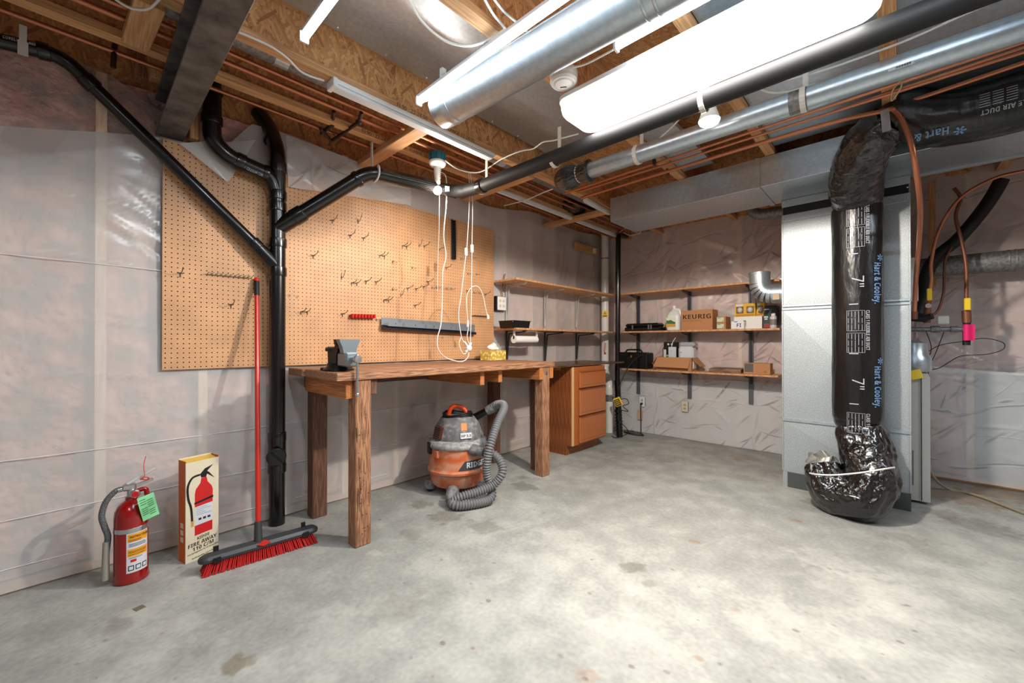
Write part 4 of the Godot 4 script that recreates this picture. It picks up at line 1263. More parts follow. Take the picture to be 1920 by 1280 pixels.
func build_hvac() -> void:
	var pm: Material = mats["plenum_metal"]
	var z := -3.72
	var x0 := -0.632
	var x1 := 0.072
	var t := thing("return_plenum", Vector3(-0.28, 0, z), "tall bright galvanized plenum standing in front of the furnace", "plenum")
	pw(t, "box_body", mb().bx(Vector3(x0, 0.0, -3.935), Vector3(x1, 2.04, z - 0.002)), pm)
	pw(t, "base", mb().bx(Vector3(x0 + 0.03, 0.0, z - 0.004), Vector3(x1 + 0.002, 0.115, z + 0.004)), plain("base_grey", Color(0.34, 0.36, 0.36), 0.5, 0.4))
	pw(t, "panel", cross_panel(x0, x1, 0.115, 0.505, z), pm)
	pw(t, "panel", cross_panel(x0, x1, 0.525, 1.355, z), pm)
	pw(t, "panel", cross_panel(x0, x1, 1.39, 2.03, z), pm)
	for y in [[0.503, 0.527], [1.352, 1.368], [1.376, 1.392]]:
		pw(t, "cleat", mb().bx(Vector3(x0 - 0.004, y[0], z), Vector3(x1 + 0.004, y[1], z + 0.010), 0.002), mats["galvanized"])
	for x in [x0, x1]:
		pw(t, "corner_fold", mb().bx(Vector3(x - 0.005, 0.12, z - 0.01), Vector3(x + 0.005, 2.03, z + 0.006), 0.002), pm)
	pw(t, "top_band", mb().bx(Vector3(x0 - 0.003, 2.03, -3.935), Vector3(x1 + 0.004, 2.085, z + 0.008), 0.002), pm)
	pw(t, "fabric_connector", mb().bx(Vector3(x0 + 0.004, 2.085, -3.93), Vector3(x1 - 0.004, 2.145, z - 0.004)), plain("canvas_black", Color(0.05, 0.05, 0.055), 0.5))
	pw(t, "upper_band", mb().bx(Vector3(x0 - 0.003, 2.145, -3.935), Vector3(x1 + 0.004, 2.199, z + 0.008), 0.002), pm)
	for p in [[x0 + 0.01, 2.05], [x0 + 0.01, 2.18], [x1 - 0.01, 2.05], [x1 - 0.01, 2.12]]:
		pw(t, "screw", mb().ball(Vector3(p[0], p[1], z + 0.009), 0.006, 1.0, 5, 8), mats["screw"])
	# furnace cabinet behind it
	t = thing("furnace", Vector3(-0.2, 0, -4.27), "pale grey furnace cabinet standing behind the plenum", "furnace")
	var fm := plain("furnace_grey", Color(0.74, 0.73, 0.71), 0.45)
	pw(t, "cabinet", mb().bx(Vector3(-0.55, 0.015, -4.58), Vector3(0.168, 0.875, -3.945), 0.004), fm)
	pw(t, "door_edge", mb().bx(Vector3(0.13, 0.02, -3.955), Vector3(0.172, 0.87, -3.935), 0.003), fm)
	pw(t, "top_edge", mb().bx(Vector3(0.05, 0.87, -4.5), Vector3(0.165, 0.89, -3.95), 0.002), fm)
	pw(t, "groove", mb().bx(Vector3(0.128, 0.03, -3.946), Vector3(0.131, 0.86, -3.934)), mats["dark_metal"])
	pw(t, "louvre", mb().bx(Vector3(0.085, 0.12, -3.948), Vector3(0.092, 0.36, -3.941), 0.002), plain("louvre_grey", Color(0.50, 0.49, 0.47), 0.5))
	pw(t, "inducer_housing", mb().lathe([Vector2(0, 0), Vector2(0.085, 0), Vector2(0.09, 0.02), Vector2(0.09, 0.10), Vector2(0.075, 0.12), Vector2(0.07, 0.2), Vector2(0.05, 0.22), Vector2(0, 0.22)], 24, Transform3D(Basis(), Vector3(0.10, 0.90, -4.10))), mats["galvanized"])
	pw(t, "yellow_tag", mb().box(Transform3D(Basis(Vector3(0, 0, 1), 0.3) * Basis(Vector3.RIGHT, -0.3), Vector3(0.105, 0.885, -3.93)), Vector3(0.06, 0.065, 0.003)), mats["yellow"])
	pw(t, "control_box", mb().bx(oz(1706, 565, -4.0), oz(1722, 482, -4.02) + Vector3(0, 0, -0.08), 0.004), mats["white"])
	t = thing("supply_plenum", Vector3(-0.25, 0.88, -4.25), "galvanized supply box standing on the furnace behind the plenum", "plenum")
	pw(t, "box_body", mb().bx(Vector3(-0.55, 0.892, -4.56), Vector3(-0.02, 2.40, -3.96), 0.003), mats["galvanized"])
	pw(t, "drive_cleat", mb().bx(Vector3(-0.556, 1.50, -4.566), Vector3(-0.014, 1.53, -3.954), 0.002), mats["galvanized"])
	# elbow towards the wall
	t = thing("duct_elbow", oz(1428, 540, -4.25), "shiny segmented duct elbow above the shelf end beside the plenum", "duct")
	var seg := bend([oz(1424, 512, -4.25), oz(1426, 551, -4.25), Vector3(-0.552, oz(1470, 551, -4.25).y, -4.25)], 0.15, 5)
	for k in seg.size() - 1:
		var d: Vector3 = (seg[k + 1] - seg[k])
		if d.length() < 0.002: continue
		pw(t, "gore", mb().tube([seg[k], seg[k] + d.normalized() * 0.004, seg[k + 1]], [0.083, 0.087, 0.084], 26), mats["galvanized"])
	pw(t, "collar", mb().tube([seg[0] - Vector3(0, 0.012, 0), seg[0], seg[0] + Vector3(0, 0.006, 0)], [0.088, 0.09, 0.087], 26), mats["galvanized"])
	pw(t, "tag", mb().box(Transform3D(Basis(), oz(1455, 556, -4.15)), Vector3(0.05, 0.05, 0.002)), plain("tag_tan", Color(0.78, 0.70, 0.58), 0.7))
	# black insulated flexible duct: long drop, folded end on the floor
	var film: Material = mats["film_black"]
	t = thing("flexible_duct", Vector3(-0.17, 0, -3.5), "shiny black insulated flexible duct dropping from the ceiling and folded up on the floor", "flexible duct")
	var R := 0.133
	var zc := -3.565
	var cx := oz(1607, 500, zc).x
	var yp := oz(1610, 797, zc).y
	var yt := oz(1607, 388, zc).y
	var a := dense([Vector3(cx + 0.005, yp, zc), Vector3(cx, yp + 0.03, zc), Vector3(cx, yp + 0.12, zc), Vector3(cx, 1.2, zc), Vector3(cx, yt - 0.08, zc), Vector3(cx, yt - 0.02, zc), Vector3(cx, yt, zc)], [0.105, R * 0.93, R, R, R, R * 0.95, R * 0.88], 22)
	pw(t, "drop_section", flex(a[0], a[1], 0.004, 201, 1.2, 1.8), mats["film_smooth"])
	var e := dense([Vector3(cx, yt, zc), Vector3(cx + 0.002, yt + 0.04, zc + 0.005), oz(1605, 340, -3.40), oz(1614, 300, -3.26), oz(1636, 262, -3.15), oz(1674, 226, -3.10)], [R * 0.88, R * 0.97, R, R * 0.98, R * 0.92, R * 0.78], 26)
	pw(t, "elbow_section", flex(e[0], e[1], 0.014, 202, 9.0, 0.9), film)
	pw(t, "joint_tie", mb().tube([Vector3(cx, yt - 0.004, zc), Vector3(cx, yt, zc), Vector3(cx, yt + 0.004, zc)], [R * 0.90, R * 0.93, R * 0.90], 32, false), mats["galvanized"])
	var hz := -3.115
	var h := dense([oz(1672, 224, -3.13), oz(1700, 214, hz), Vector3(0.22, 2.272, hz), Vector3(0.7, 2.27, hz), Vector3(1.4, 2.27, hz)], [R * 0.80, R * 0.97, R, R, R], 30)
	pw(t, "ceiling_section", flex(h[0], h[1], 0.006, 203, 3.0, 1.8), mats["film_smooth"])
	var lo := dense([Vector3(cx + 0.01, yp - 0.005, zc), oz(1614, 812, -3.55), oz(1624, 850, -3.50), oz(1634, 893, -3.42), oz(1624, 930, -3.36), oz(1594, 942, -3.35), oz(1562, 922, -3.38), oz(1547, 893, -3.42), oz(1541, 872, -3.45)], [0.108, 0.122, 0.130, 0.128, 0.118, 0.115, 0.118, 0.108, 0.095], 20)
	for k in lo[0].size():
		lo[0][k].y = maxf(lo[0][k].y, lo[1][k] * 0.96)
	pw(t, "folded_end", flex(lo[0], lo[1], 0.022, 204, 4.5, 1.5), film)
	var lp: Vector3 = lo[0][lo[0].size() - 1]
	pw(t, "foil_liner", mb().sheet(30, 8, func(u: float, v: float) -> Vector3:
		var an := u * TAU
		var r := 0.088 - 0.02 * v + 0.012 * sin(an * 5.0 + v * 4.0)
		return lp + Vector3(cos(an) * r, 0.0 + v * 0.075 + 0.012 * sin(an * 3.0), sin(an) * r)), plain("foil", Color(0.72, 0.71, 0.69), 0.35, 0.6))
	pw(t, "foil_bottom", mb().cyl(lp + Vector3(0, 0.02, 0), lp + Vector3(0, 0.025, 0), 0.08, 20), mats["foil"])
	var cordp := [oz(1513, 884, -3.42), oz(1524, 888, -3.28), oz(1560, 890, -3.24), oz(1610, 886, -3.25), oz(1655, 879, -3.26), oz(1676, 876, -3.38)]
	pw(t, "cord_tie", mb().tube(spline(cordp, 8), 0.005, 8), mats["cord_white"])
	# printing on the film
	var dn := R + 0.006
	var pin := func(p: Vector3, phi: float, y0: float) -> Vector3:
		var an := phi + p.y / dn
		return Vector3(cx + sin(an) * (dn + p.z), y0 - p.x, zc + cos(an) * (dn + p.z))
	var pbm := mb()
	for y in [1.66, 1.0]:
		pbm.add_text("Hart & Cooley.", 0.062, 0.0006, func(p: Vector3) -> Vector3: return pin.call(Vector3(p.x * 0.62 + 0.045, p.y, p.z), 0.86, y), true)
		star(pbm, func(p: Vector3) -> Vector3: return pin.call(Vector3(p.x + 0.015, p.y + 0.02, p.z), 0.86, y))
	pw(t, "brand_print", pbm, mats["print_blue"])
	var pwm := mb()
	for y in [1.99, 1.31, 0.65]:
		pwm.add_text("CLASS 1 FLEXIBLE AIR DUCT", 0.027, 0.0006, func(p: Vector3) -> Vector3: return pin.call(Vector3(p.x * 0.72, p.y, p.z), 0.44, y), true)
	for y in [1.535, 0.877]:
		pwm.add_text("7\"", 0.085, 0.0006, func(p: Vector3) -> Vector3: return pin.call(p, 0.08, y), false)
	for y in [1.68, 1.355, 1.035, 0.71]:
		pwm.add_text("—", 0.05, 0.0006, func(p: Vector3) -> Vector3:
			var an := 0.0 + p.x / dn
			return Vector3(cx + sin(an - 0.25) * (dn + p.z), y + p.y, zc + cos(an - 0.25) * (dn + p.z)), true)
	# certification block: thin frames and rows of bars
	for y in [1.99, 1.31, 0.65]:
		for q in [[0.0, 0.13], [0.145, 0.27]]:
			if y < 0.7 and q[0] > 0.0: continue
			for r in 5:
				for c in 3:
					var len := 0.03 + 0.012 * ((r * 3 + c * 5) % 4) / 3.0
					var u0: float = q[0] + 0.006 + c * 0.042
					var w0: float = -0.028 - r * 0.017
					pwm.quad(pin.call(Vector3(u0, w0, 0.0004), 0.44, y), pin.call(Vector3(u0 + len, w0, 0.0004), 0.44, y), pin.call(Vector3(u0 + len, w0 - 0.0022, 0.0004), 0.44, y), pin.call(Vector3(u0, w0 - 0.0022, 0.0004), 0.44, y), Vector3(0, 0, 1))
			for f in [[q[0], 0.0], [q[1], 0.0]]:
				for s in 10:
					var a0 := -0.015 - s * 0.009
					pwm.quad(pin.call(Vector3(f[0], a0, 0.0004), 0.44, y), pin.call(Vector3(f[0] + 0.0016, a0, 0.0004), 0.44, y), pin.call(Vector3(f[0] + 0.0016, a0 - 0.009, 0.0004), 0.44, y), pin.call(Vector3(f[0], a0 - 0.009, 0.0004), 0.44, y), Vector3(0, 0, 1))
			for a0 in [-0.015, -0.105]:
				pwm.quad(pin.call(Vector3(q[0], a0, 0.0004), 0.44, y), pin.call(Vector3(q[1], a0, 0.0004), 0.44, y), pin.call(Vector3(q[1], a0 - 0.0018, 0.0004), 0.44, y), pin.call(Vector3(q[0], a0 - 0.0018, 0.0004), 0.44, y), Vector3(0, 0, 1))
	pw(t, "class_print", pwm, plain("print_grey", Color(0.66, 0.68, 0.71), 0.55))
	# printing on the ceiling section reads upside down
	var top_pin := func(p: Vector3, x: float, phi: float) -> Vector3:
		var an := phi - p.y / dn
		return Vector3(x - p.x, 2.27 + sin(an) * (dn + p.z), hz + cos(an) * (dn + p.z))
	var hm := mb()
	hm.add_text("CLASS 1 FLEXIBLE AIR DUCT", 0.030, 0.0006, func(p: Vector3) -> Vector3: return top_pin.call(Vector3(p.x * 0.8, p.y, p.z), 0.62, -0.42), true)
	for c in [[0.30, 0.43], [0.45, 0.60]]:
		for r in 6:
			for k in 3:
				hm.quad(top_pin.call(Vector3(-0.0, 0, 0.0005), c[0] + k * 0.042, -0.22 + r * 0.085), top_pin.call(Vector3(-0.034, 0, 0.0005), c[0] + k * 0.042, -0.22 + r * 0.085), top_pin.call(Vector3(-0.034, 0.003, 0.0005), c[0] + k * 0.042, -0.22 + r * 0.085), top_pin.call(Vector3(0, 0.003, 0.0005), c[0] + k * 0.042, -0.22 + r * 0.085), Vector3(0, 0, 1))
	pw(t, "class_print", hm, mats["print_grey"])
	var bm := mb()
	bm.add_text("Hart &", 0.055, 0.0006, func(p: Vector3) -> Vector3: return top_pin.call(Vector3(p.x * 0.75 + 0.045, p.y, p.z), 0.25, -0.72), true)
	star(bm, func(p: Vector3) -> Vector3: return top_pin.call(Vector3(p.x + 0.01, p.y + 0.018, p.z), 0.25, -0.72))
	pw(t, "brand_print", bm, mats["print_blue"])
	# gas and refrigerant lines beside the plenum
	var cu: Material = mats["copper"]
	t = thing("gas_line", oz(1760, 440, -4.1), "bright copper line arching in from the wall to a yellow valve", "pipe")
	pw(t, "pipe", mb().tube(spline([oz(2000, 305, -4.05), oz(1920, 320, -4.08), oz(1860, 336, -4.1), oz(1800, 372, -4.1), oz(1762, 430, -4.1), oz(1747, 490, -4.1), oz(1747, 525, -4.1), oz(1741, 560, -4.1)], 8), 0.010, 12), cu)
	pw(t, "valve_handle", mb().box(Transform3D(Basis(), oz(1743, 552, -4.06)), Vector3(0.026, 0.085, 0.02), 0.004), mats["yellow"], "yellow lever handle")
	pw(t, "valve_body", mb().cyl(oz(1740, 562, -4.1), oz(1738, 605, -4.1), 0.019, 14), mats["old_copper"])
	pw(t, "gauge", mb().cyl(oz(1741, 573, -4.07), oz(1741, 573, -4.065), 0.016, 14), mats["chrome"])
	pw(t, "iron_union", mb().tube([oz(1708, 596, -4.08), oz(1730, 598, -4.08), oz(1748, 592, -4.06)], 0.022, 12), mats["rubber"])
	t = thing("gas_line", oz(1813, 560, -4.3), "brown copper line dropping to the yellow valve with the pink tag", "pipe")
	pw(t, "pipe", mb().tube(spline([oz(1790, 352, -4.3), oz(1802, 372, -4.3), oz(1793, 405, -4.3), oz(1803, 450, -4.3), oz(1812, 500, -4.3), oz(1812, 570, -4.3)], 8), 0.0105, 12), mats["old_copper"])
	pw(t, "valve_handle", mb().box(Transform3D(Basis(), oz(1814, 570, -4.26)), Vector3(0.032, 0.085, 0.02), 0.004), mats["yellow"], "yellow lever handle")
	pw(t, "valve_body", mb().cyl(oz(1812, 582, -4.3), oz(1813, 605, -4.3), 0.024, 14), mats["old_copper"])
	pw(t, "drip_leg", mb().cyl(oz(1813, 600, -4.3), oz(1812, 647, -4.3), 0.020, 14), mats["rubber"])
	pw(t, "tag", mb().sheet(8, 8, func(u: float, v: float) -> Vector3: return oz(1806 + u * 22, 608 + v * 30, -4.262 + 0.012 * sin(u * 5.0))), plain("pink_tag", Color(0.90, 0.10, 0.42), 0.6), "bright pink paper tag")
	pw(t, "iron_branch", mb().cyl(oz(1690, 618, -4.25), oz(1806, 617, -4.29), 0.016, 14), mats["old_duct"])
	pw(t, "iron_union", mb().cyl(oz(1745, 617, -4.27), oz(1762, 617, -4.275), 0.024, 8), mats["old_duct"])
	pw(t, "iron_union", mb().cyl(oz(1782, 617, -4.28), oz(1796, 617, -4.285), 0.022, 8), mats["old_duct"])
	pw(t, "regulator", mb().box(Transform3D(Basis(), oz(1768, 600, -4.26)), Vector3(0.06, 0.06, 0.05), 0.006), plain("regulator_white", Color(0.82, 0.82, 0.78), 0.4))
	t = thing("refrigerant_line", oz(1745, 500, -4.4), "thick black foam covered line slanting down behind the plenum", "pipe")
	pw(t, "foam_sleeve", mb().tube(spline([oz(1880, 336, -4.42), oz(1850, 385, -4.42), oz(1800, 445, -4.4), oz(1758, 480, -4.38), oz(1738, 515, -4.36), oz(1733, 560, -4.34), oz(1722, 590, -4.3)], 8), 0.040, 18), mats["rubber"])
	t = thing("copper_line", oz(1775, 500, -4.36), "thin copper tube bending under the black foam line", "pipe")
	pw(t, "tube", mb().tube(spline([oz(1785, 462, -4.36), oz(1772, 492, -4.34), oz(1770, 545, -4.3), oz(1760, 580, -4.28), oz(1745, 592, -4.26)], 8), 0.008, 10), mats["old_copper"])
	t = thing("vent_duct", oz(1830, 480, -4.5), "round galvanized duct running along the back wall beside the furnace", "duct")
	var v0 := oz(1716, 504, -4.55)
	var v1 := Vector3(1.6, v0.y, -4.55)
	pw(t, "pipe", mb().cyl(v0, v1, 0.075, 28), mats["old_duct"])
	for px in [1888, 1902]:
		var c := oz(px, 470, -4.55)
		pw(t, "joint_bead", mb().tube([Vector3(c.x, v0.y, -4.55), Vector3(c.x + 0.006, v0.y, -4.55), Vector3(c.x + 0.012, v0.y, -4.55)], [0.0755, 0.079, 0.0755], 28, false), mats["old_duct"])
	t = thing("control_cables", oz(1790, 650, -4.3), "thin black control wires looping beside the furnace", "cable")
	pw(t, "wire", mb().tube(spline([oz(1735, 692, -4.2), oz(1760, 690, -4.25), oz(1800, 668, -4.4), oz(1850, 664, -4.5), oz(1880, 655, -4.5), oz(1880, 642, -4.5), oz(1845, 634, -4.45), oz(1805, 640, -4.4), oz(1760, 648, -4.3), oz(1732, 668, -4.25), oz(1730, 690, -4.2)], 8), 0.0028, 6), mats["cord_black"])
	pw(t, "wire", mb().tube(spline([oz(1770, 622, -4.25), oz(1755, 660, -4.25), oz(1742, 690, -4.2), oz(1738, 720, -4.2), oz(1735, 745, -4.2)], 8), 0.0028, 6), mats["cord_black"])
	pw(t, "wire", mb().tube(spline([oz(1736, 620, -4.22), oz(1746, 655, -4.22), oz(1730, 690, -4.2), oz(1722, 700, -4.15)], 8), 0.0028, 6), mats["cord_black"])
	var pv := plain("drain_tube", Color(0.62, 0.58, 0.48), 0.4)
	wire("condensate_tube", [oz(1738, 770, -4.1), oz(1742, 800, -4.1), oz(1740, 850, -4.12), oz(1746, 888, -4.2), oy(1775, 915, 0.012), oy(1830, 928, 0.012), oy(1920, 962, 0.012)], 0.009, pv, "pale plastic tube trailing from the furnace across the floor", "tube")
	pw(wall_piece("wall_stud"), "plate", mb().bx(Vector3(0.20, 1.55, -4.70), Vector3(0.24, 2.40, -4.68)), mats["lumber_y"])

func wall_piece(called: String) -> Node3D:
	return thing(called, Vector3(0.22, 0, -4.7), "bare wooden stud beside the furnace at the back wall", "stud")

# ---- pegboard wall ----
func pegboard_image() -> ImageTexture:
	var w := 1536
	var h := 768
	var n1 := noise(131, 0.006, FastNoiseLite.TYPE_SIMPLEX_SMOOTH, 4).get_image(w, h, false, false, false).get_data()
	var n2 := noise(132, 0.2, FastNoiseLite.TYPE_SIMPLEX_SMOOTH, 2).get_image(w, h, false, false, false).get_data()
	var b := PackedByteArray()
	b.resize(w * h * 4)
	for y in h:
		for x in w:
			var k := y * w + x
			var f := 1.0 + (n1[k] - 128) * 0.0006 + (n2[k] - 128) * 0.00035
			b[k * 4] = int(clampf(204 * f, 0, 255)); b[k * 4 + 1] = int(clampf(156 * f, 0, 255)); b[k * 4 + 2] = int(clampf(113 * f, 0, 255))
			var dx := (x % 16) - 7.5
			var dy := (y % 16) - 7.5
			var d := sqrt(dx * dx + dy * dy)
			b[k * 4 + 3] = int(clampf((d - 1.35) * 200.0, 0, 255))
	var im := Image.create_from_data(w, h, false, Image.FORMAT_RGBA8, b)
	for s in [[388, 489, 9.0], [418, 492, 8.0], [1330, 620, 8.0], [1150, 650, 9.0], [250, 300, 6.0], [700, 690, 7.0]]:
		for j in range(-12, 13):
			for i in range(-12, 13):
				var p := Vector2i(clampi(s[0] + i, 0, w - 1), clampi(s[1] + j, 0, h - 1))
				var c := im.get_pixelv(p)
				var k: float = clampf(1.0 - Vector2(i, j).length() / s[2], 0, 1) * 0.4
				var e := c.lerp(Color(0.35, 0.22, 0.13), k)
				e.a = c.a
				im.set_pixelv(p, e)
	return ImageTexture.create_from_image(im)

func hook(kind: int) -> Node3D:
	# straight wire hooks pushed into the board; local x points out of the board
	var names := ["wire hook with a T shaped base on the pegboard", "double wire hook on the pegboard", "small bent wire clip on the pegboard", "upright wire hook on the pegboard"]
	var t := thing("peg_hook", Vector3.ZERO, names[kind], "hook", "wire hooks left on the pegboard")
	var hm: Material = plain("hook_wire", Color(0.42, 0.40, 0.37), 0.4, 0.6)
	var r := 0.0024
	if kind == 0:
		pl(t, "prong", mb().tube(bend([Vector3(0.002, 0, 0), Vector3(0.062, 0.004, 0), Vector3(0.082, 0.022, 0)], 0.015, 4), r, 6), hm)
		pl(t, "base", mb().tube([Vector3(0.003, 0.002, 0.012), Vector3(0.004, 0.0, -0.012)], r, 6).tube([Vector3(0.004, 0, 0), Vector3(0.004, -0.022, 0)], r, 6), hm)
	elif kind == 1:
		for z in [-0.014, 0.014]:
			pl(t, "prong", mb().tube(bend([Vector3(0.002, 0, z), Vector3(0.055, 0.003, z), Vector3(0.074, 0.020, z)], 0.012, 4), r, 6), hm)
		pl(t, "base", mb().tube([Vector3(0.004, 0, 0.022), Vector3(0.004, 0, -0.022)], r, 6).tube([Vector3(0.004, 0, 0.02), Vector3(0.004, -0.02, 0.02)], r, 6).tube([Vector3(0.004, 0, -0.02), Vector3(0.004, -0.02, -0.02)], r, 6), hm)
	elif kind == 2:
		pl(t, "loop", mb().tube(bend([Vector3(0.002, 0, 0.016), Vector3(0.022, 0, 0.016), Vector3(0.03, 0.004, 0), Vector3(0.022, 0, -0.016), Vector3(0.002, 0, -0.016)], 0.01, 4), r, 6), plain("clip_wire", Color(0.72, 0.68, 0.60), 0.35, 0.5))
		pl(t, "base", mb().tube([Vector3(0.004, -0.012, 0.016), Vector3(0.004, 0.008, 0.016)], r, 6), hm)
	else:
		pl(t, "prong", mb().tube(bend([Vector3(0.002, 0, 0), Vector3(0.02, 0, 0), Vector3(0.03, 0.05, -0.012)], 0.01, 4), r, 6), hm)
		pl(t, "base", mb().tube([Vector3(0.004, 0.012, 0.004), Vector3(0.004, -0.016, 0.004)], r, 6), hm)
	return t

func build_pegboard() -> void:
	var z0 := -0.294
	var z1 := -2.728
	var y0 := 0.957
	var y1 := 2.182
	var px := -2.812
	var t := thing("pegboard", Vector3(px, y0, z0), "large tan perforated hardboard fixed on the film-covered wall", "pegboard")
	var pm := plain("hardboard", Color.WHITE, 0.5)
	pm.albedo_texture = pegboard_image()
	pm.transparency = BaseMaterial3D.TRANSPARENCY_ALPHA_SCISSOR
	pm.alpha_scissor_threshold = 0.5
	pw(t, "board", mb().quad(Vector3(px, y0, z0), Vector3(px, y0, z1), Vector3(px, y1, z1), Vector3(px, y1, z0), Vector3.RIGHT, [Vector2(0, 1), Vector2(1, 1), Vector2(1, 0), Vector2(0, 0)]), pm)
	var em := plain("hardboard_edge", Color(0.55, 0.36, 0.22), 0.8)
	var bkm := plain("hole_shade", Color(0.20, 0.13, 0.09), 0.9)  # added dark sheet behind the holes: the shade inside them put into its colour
	var fr := mb()
	fr.bx(Vector3(px - 0.006, y0, z1), Vector3(px - 0.0005, y0 + 0.004, z0)).bx(Vector3(px - 0.006, y1 - 0.004, z1), Vector3(px - 0.0005, y1, z0))
	fr.bx(Vector3(px - 0.006, y0, z0 - 0.004), Vector3(px - 0.0005, y1, z0)).bx(Vector3(px - 0.006, y0, z1), Vector3(px - 0.0005, y1, z1 + 0.004))
	pw(t, "edge", fr, em)
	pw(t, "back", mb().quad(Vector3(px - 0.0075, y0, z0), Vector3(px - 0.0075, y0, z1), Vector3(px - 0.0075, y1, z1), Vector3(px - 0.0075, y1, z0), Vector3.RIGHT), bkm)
	# hooks: [pixel x, pixel y, kind]
	var hs := [[623, 413, 0], [656, 441, 0], [681, 446, 0], [716, 479, 1], [672, 415, 3], [758, 461, 1], [786, 460, 3], [795, 461, 0], [823, 467, 0], [739, 491, 2], [775, 502, 2], [641, 520, 3], [664, 530, 1], [686, 527, 0], [705, 528, 0], [836, 502, 0], [802, 528, 0], [794, 537, 0], [764, 540, 0], [780, 541, 0], [739, 542, 2],
		[812, 539, 2], [821, 539, 2], [831, 540, 2], [840, 541, 2], [848, 541, 2], [724, 562, 1], [752, 553, 3], [778, 572, 0], [642, 588, 0], [709, 599, 2], [866, 485, 2], [887, 483, 2], [879, 513, 2], [895, 514, 2], [875, 545, 0], [890, 548, 2], [900, 549, 2], [909, 551, 0], [338, 512, 0], [433, 571, 0], [570, 584, 1], [587, 479, 0]]
	var protos := {}
	for q in hs:
		var o: Node3D
		if protos.has(q[2]): o = copy(protos[q[2]], "peg_hook")
		else:
			o = hook(q[2])
			protos[q[2]] = o
		o.position = ox(q[0], q[1], px)
	# wire tool racks
	for q in [[387, 513, 472, 521, 11, "pale wire tool rack with loops beside the broom handle"], [884, 592, 914, 594, 7, "dark wire tool rack below the hanging plug"]]:
		var a := ox(q[0], q[1], px + 0.004)
		var b := ox(q[2], q[3], px + 0.004)
		var r := thing("tool_rack", a, q[5], "tool rack")
		var rm: Material = plain("rack_wire", Color(0.74, 0.68, 0.56), 0.35, 0.4) if q[4] == 11 else mats["hook_wire"]
		pw(r, "bar", mb().tube([a, b], 0.003, 8), rm)
		for k in q[4] - 1:
			var p: Vector3 = a.lerp(b, (k + 0.5) / (q[4] - 1.0))
			pw(r, "loop", mb().tube(bend([p + Vector3(0, 0, 0.008), p + Vector3(0.035, 0.006, 0.008), p + Vector3(0.035, 0.006, -0.008), p + Vector3(0, 0, -0.008)], 0.008, 3), 0.0022, 6), rm)
	# red tool strip
	var ra := ox(656, 592, px + 0.015)
	var rb := ox(703, 593, px + 0.015)
	var rs := thing("tool_strip", ra, "red plastic tool strip with notched pockets on the pegboard", "tool holder")
	pw(rs, "strip", mb().bar(ra, rb, 0.03, 0.022, Vector3.UP, 0.003), mats["red"])
	for k in 8:
		var p := ra.lerp(rb, (k + 0.5) / 8.0)
		pw(rs, "pocket", mb().lathe([Vector2(0.006, 0.014), Vector2(0.009, 0.014), Vector2(0.009, -0.014), Vector2(0.006, -0.014), Vector2(0.006, 0.014)], 10, Transform3D(Basis(), p + Vector3(0.018, 0, 0))), mats["red"])
	# grey channel rail lying on hooks
	var ga := ox(715, 606, -2.79)
	var gb := ox(890, 618, -2.79)
	var rl := thing("metal_rail", ga, "long grey steel channel rail resting on the pegboard", "rail")
	var gm := plain("rail_paint", Color(0.52, 0.55, 0.58), 0.38, 0.4)
	var d := (gb - ga).normalized()
	pw(rl, "web", mb().bar(ga + Vector3(0.0, 0.01, 0), gb + Vector3(0.0, 0.01, 0), 0.004, 0.07, Vector3.UP), gm)
	pw(rl, "flange", mb().bar(ga + Vector3(0.022, -0.012, 0), gb + Vector3(0.022, -0.012, 0) - d * 0.04, 0.044, 0.004, Vector3.UP), gm)
	pw(rl, "front_lip", mb().bar(ga + Vector3(0.044, -0.002, 0) - d * -0.03, gb + Vector3(0.044, -0.002, 0) - d * 0.04, 0.003, 0.034, Vector3.UP), gm)
	pw(rl, "lower_lip", mb().bar(ga + Vector3(0.012, -0.034, 0), gb + Vector3(0.012, -0.034, 0), 0.02, 0.02, Vector3.UP), mats["dark_metal"])
	for k in 5:
		pw(rl, "hole", mb().cyl(ga.lerp(gb, 0.1 + k * 0.19) + Vector3(0.0445, 0, 0), ga.lerp(gb, 0.1 + k * 0.19) + Vector3(0.0462, 0, 0), 0.004, 10), mats["black"])
	var va := ox(849, 412, -2.795)
	var vb := ox(850, 486, -2.795)
	var vr := thing("metal_rail", vb, "dark narrow steel rail hung upright near the top of the pegboard", "rail")
	pw(vr, "web", mb().bar(vb, va, 0.005, 0.036, Vector3.BACK), mats["dark_metal"])
	for s in [-0.016, 0.016]:
		pw(vr, "lip", mb().bar(vb + Vector3(0.008, 0, s), va + Vector3(0.008, 0, s), 0.016, 0.004, Vector3.BACK), mats["dark_metal"])

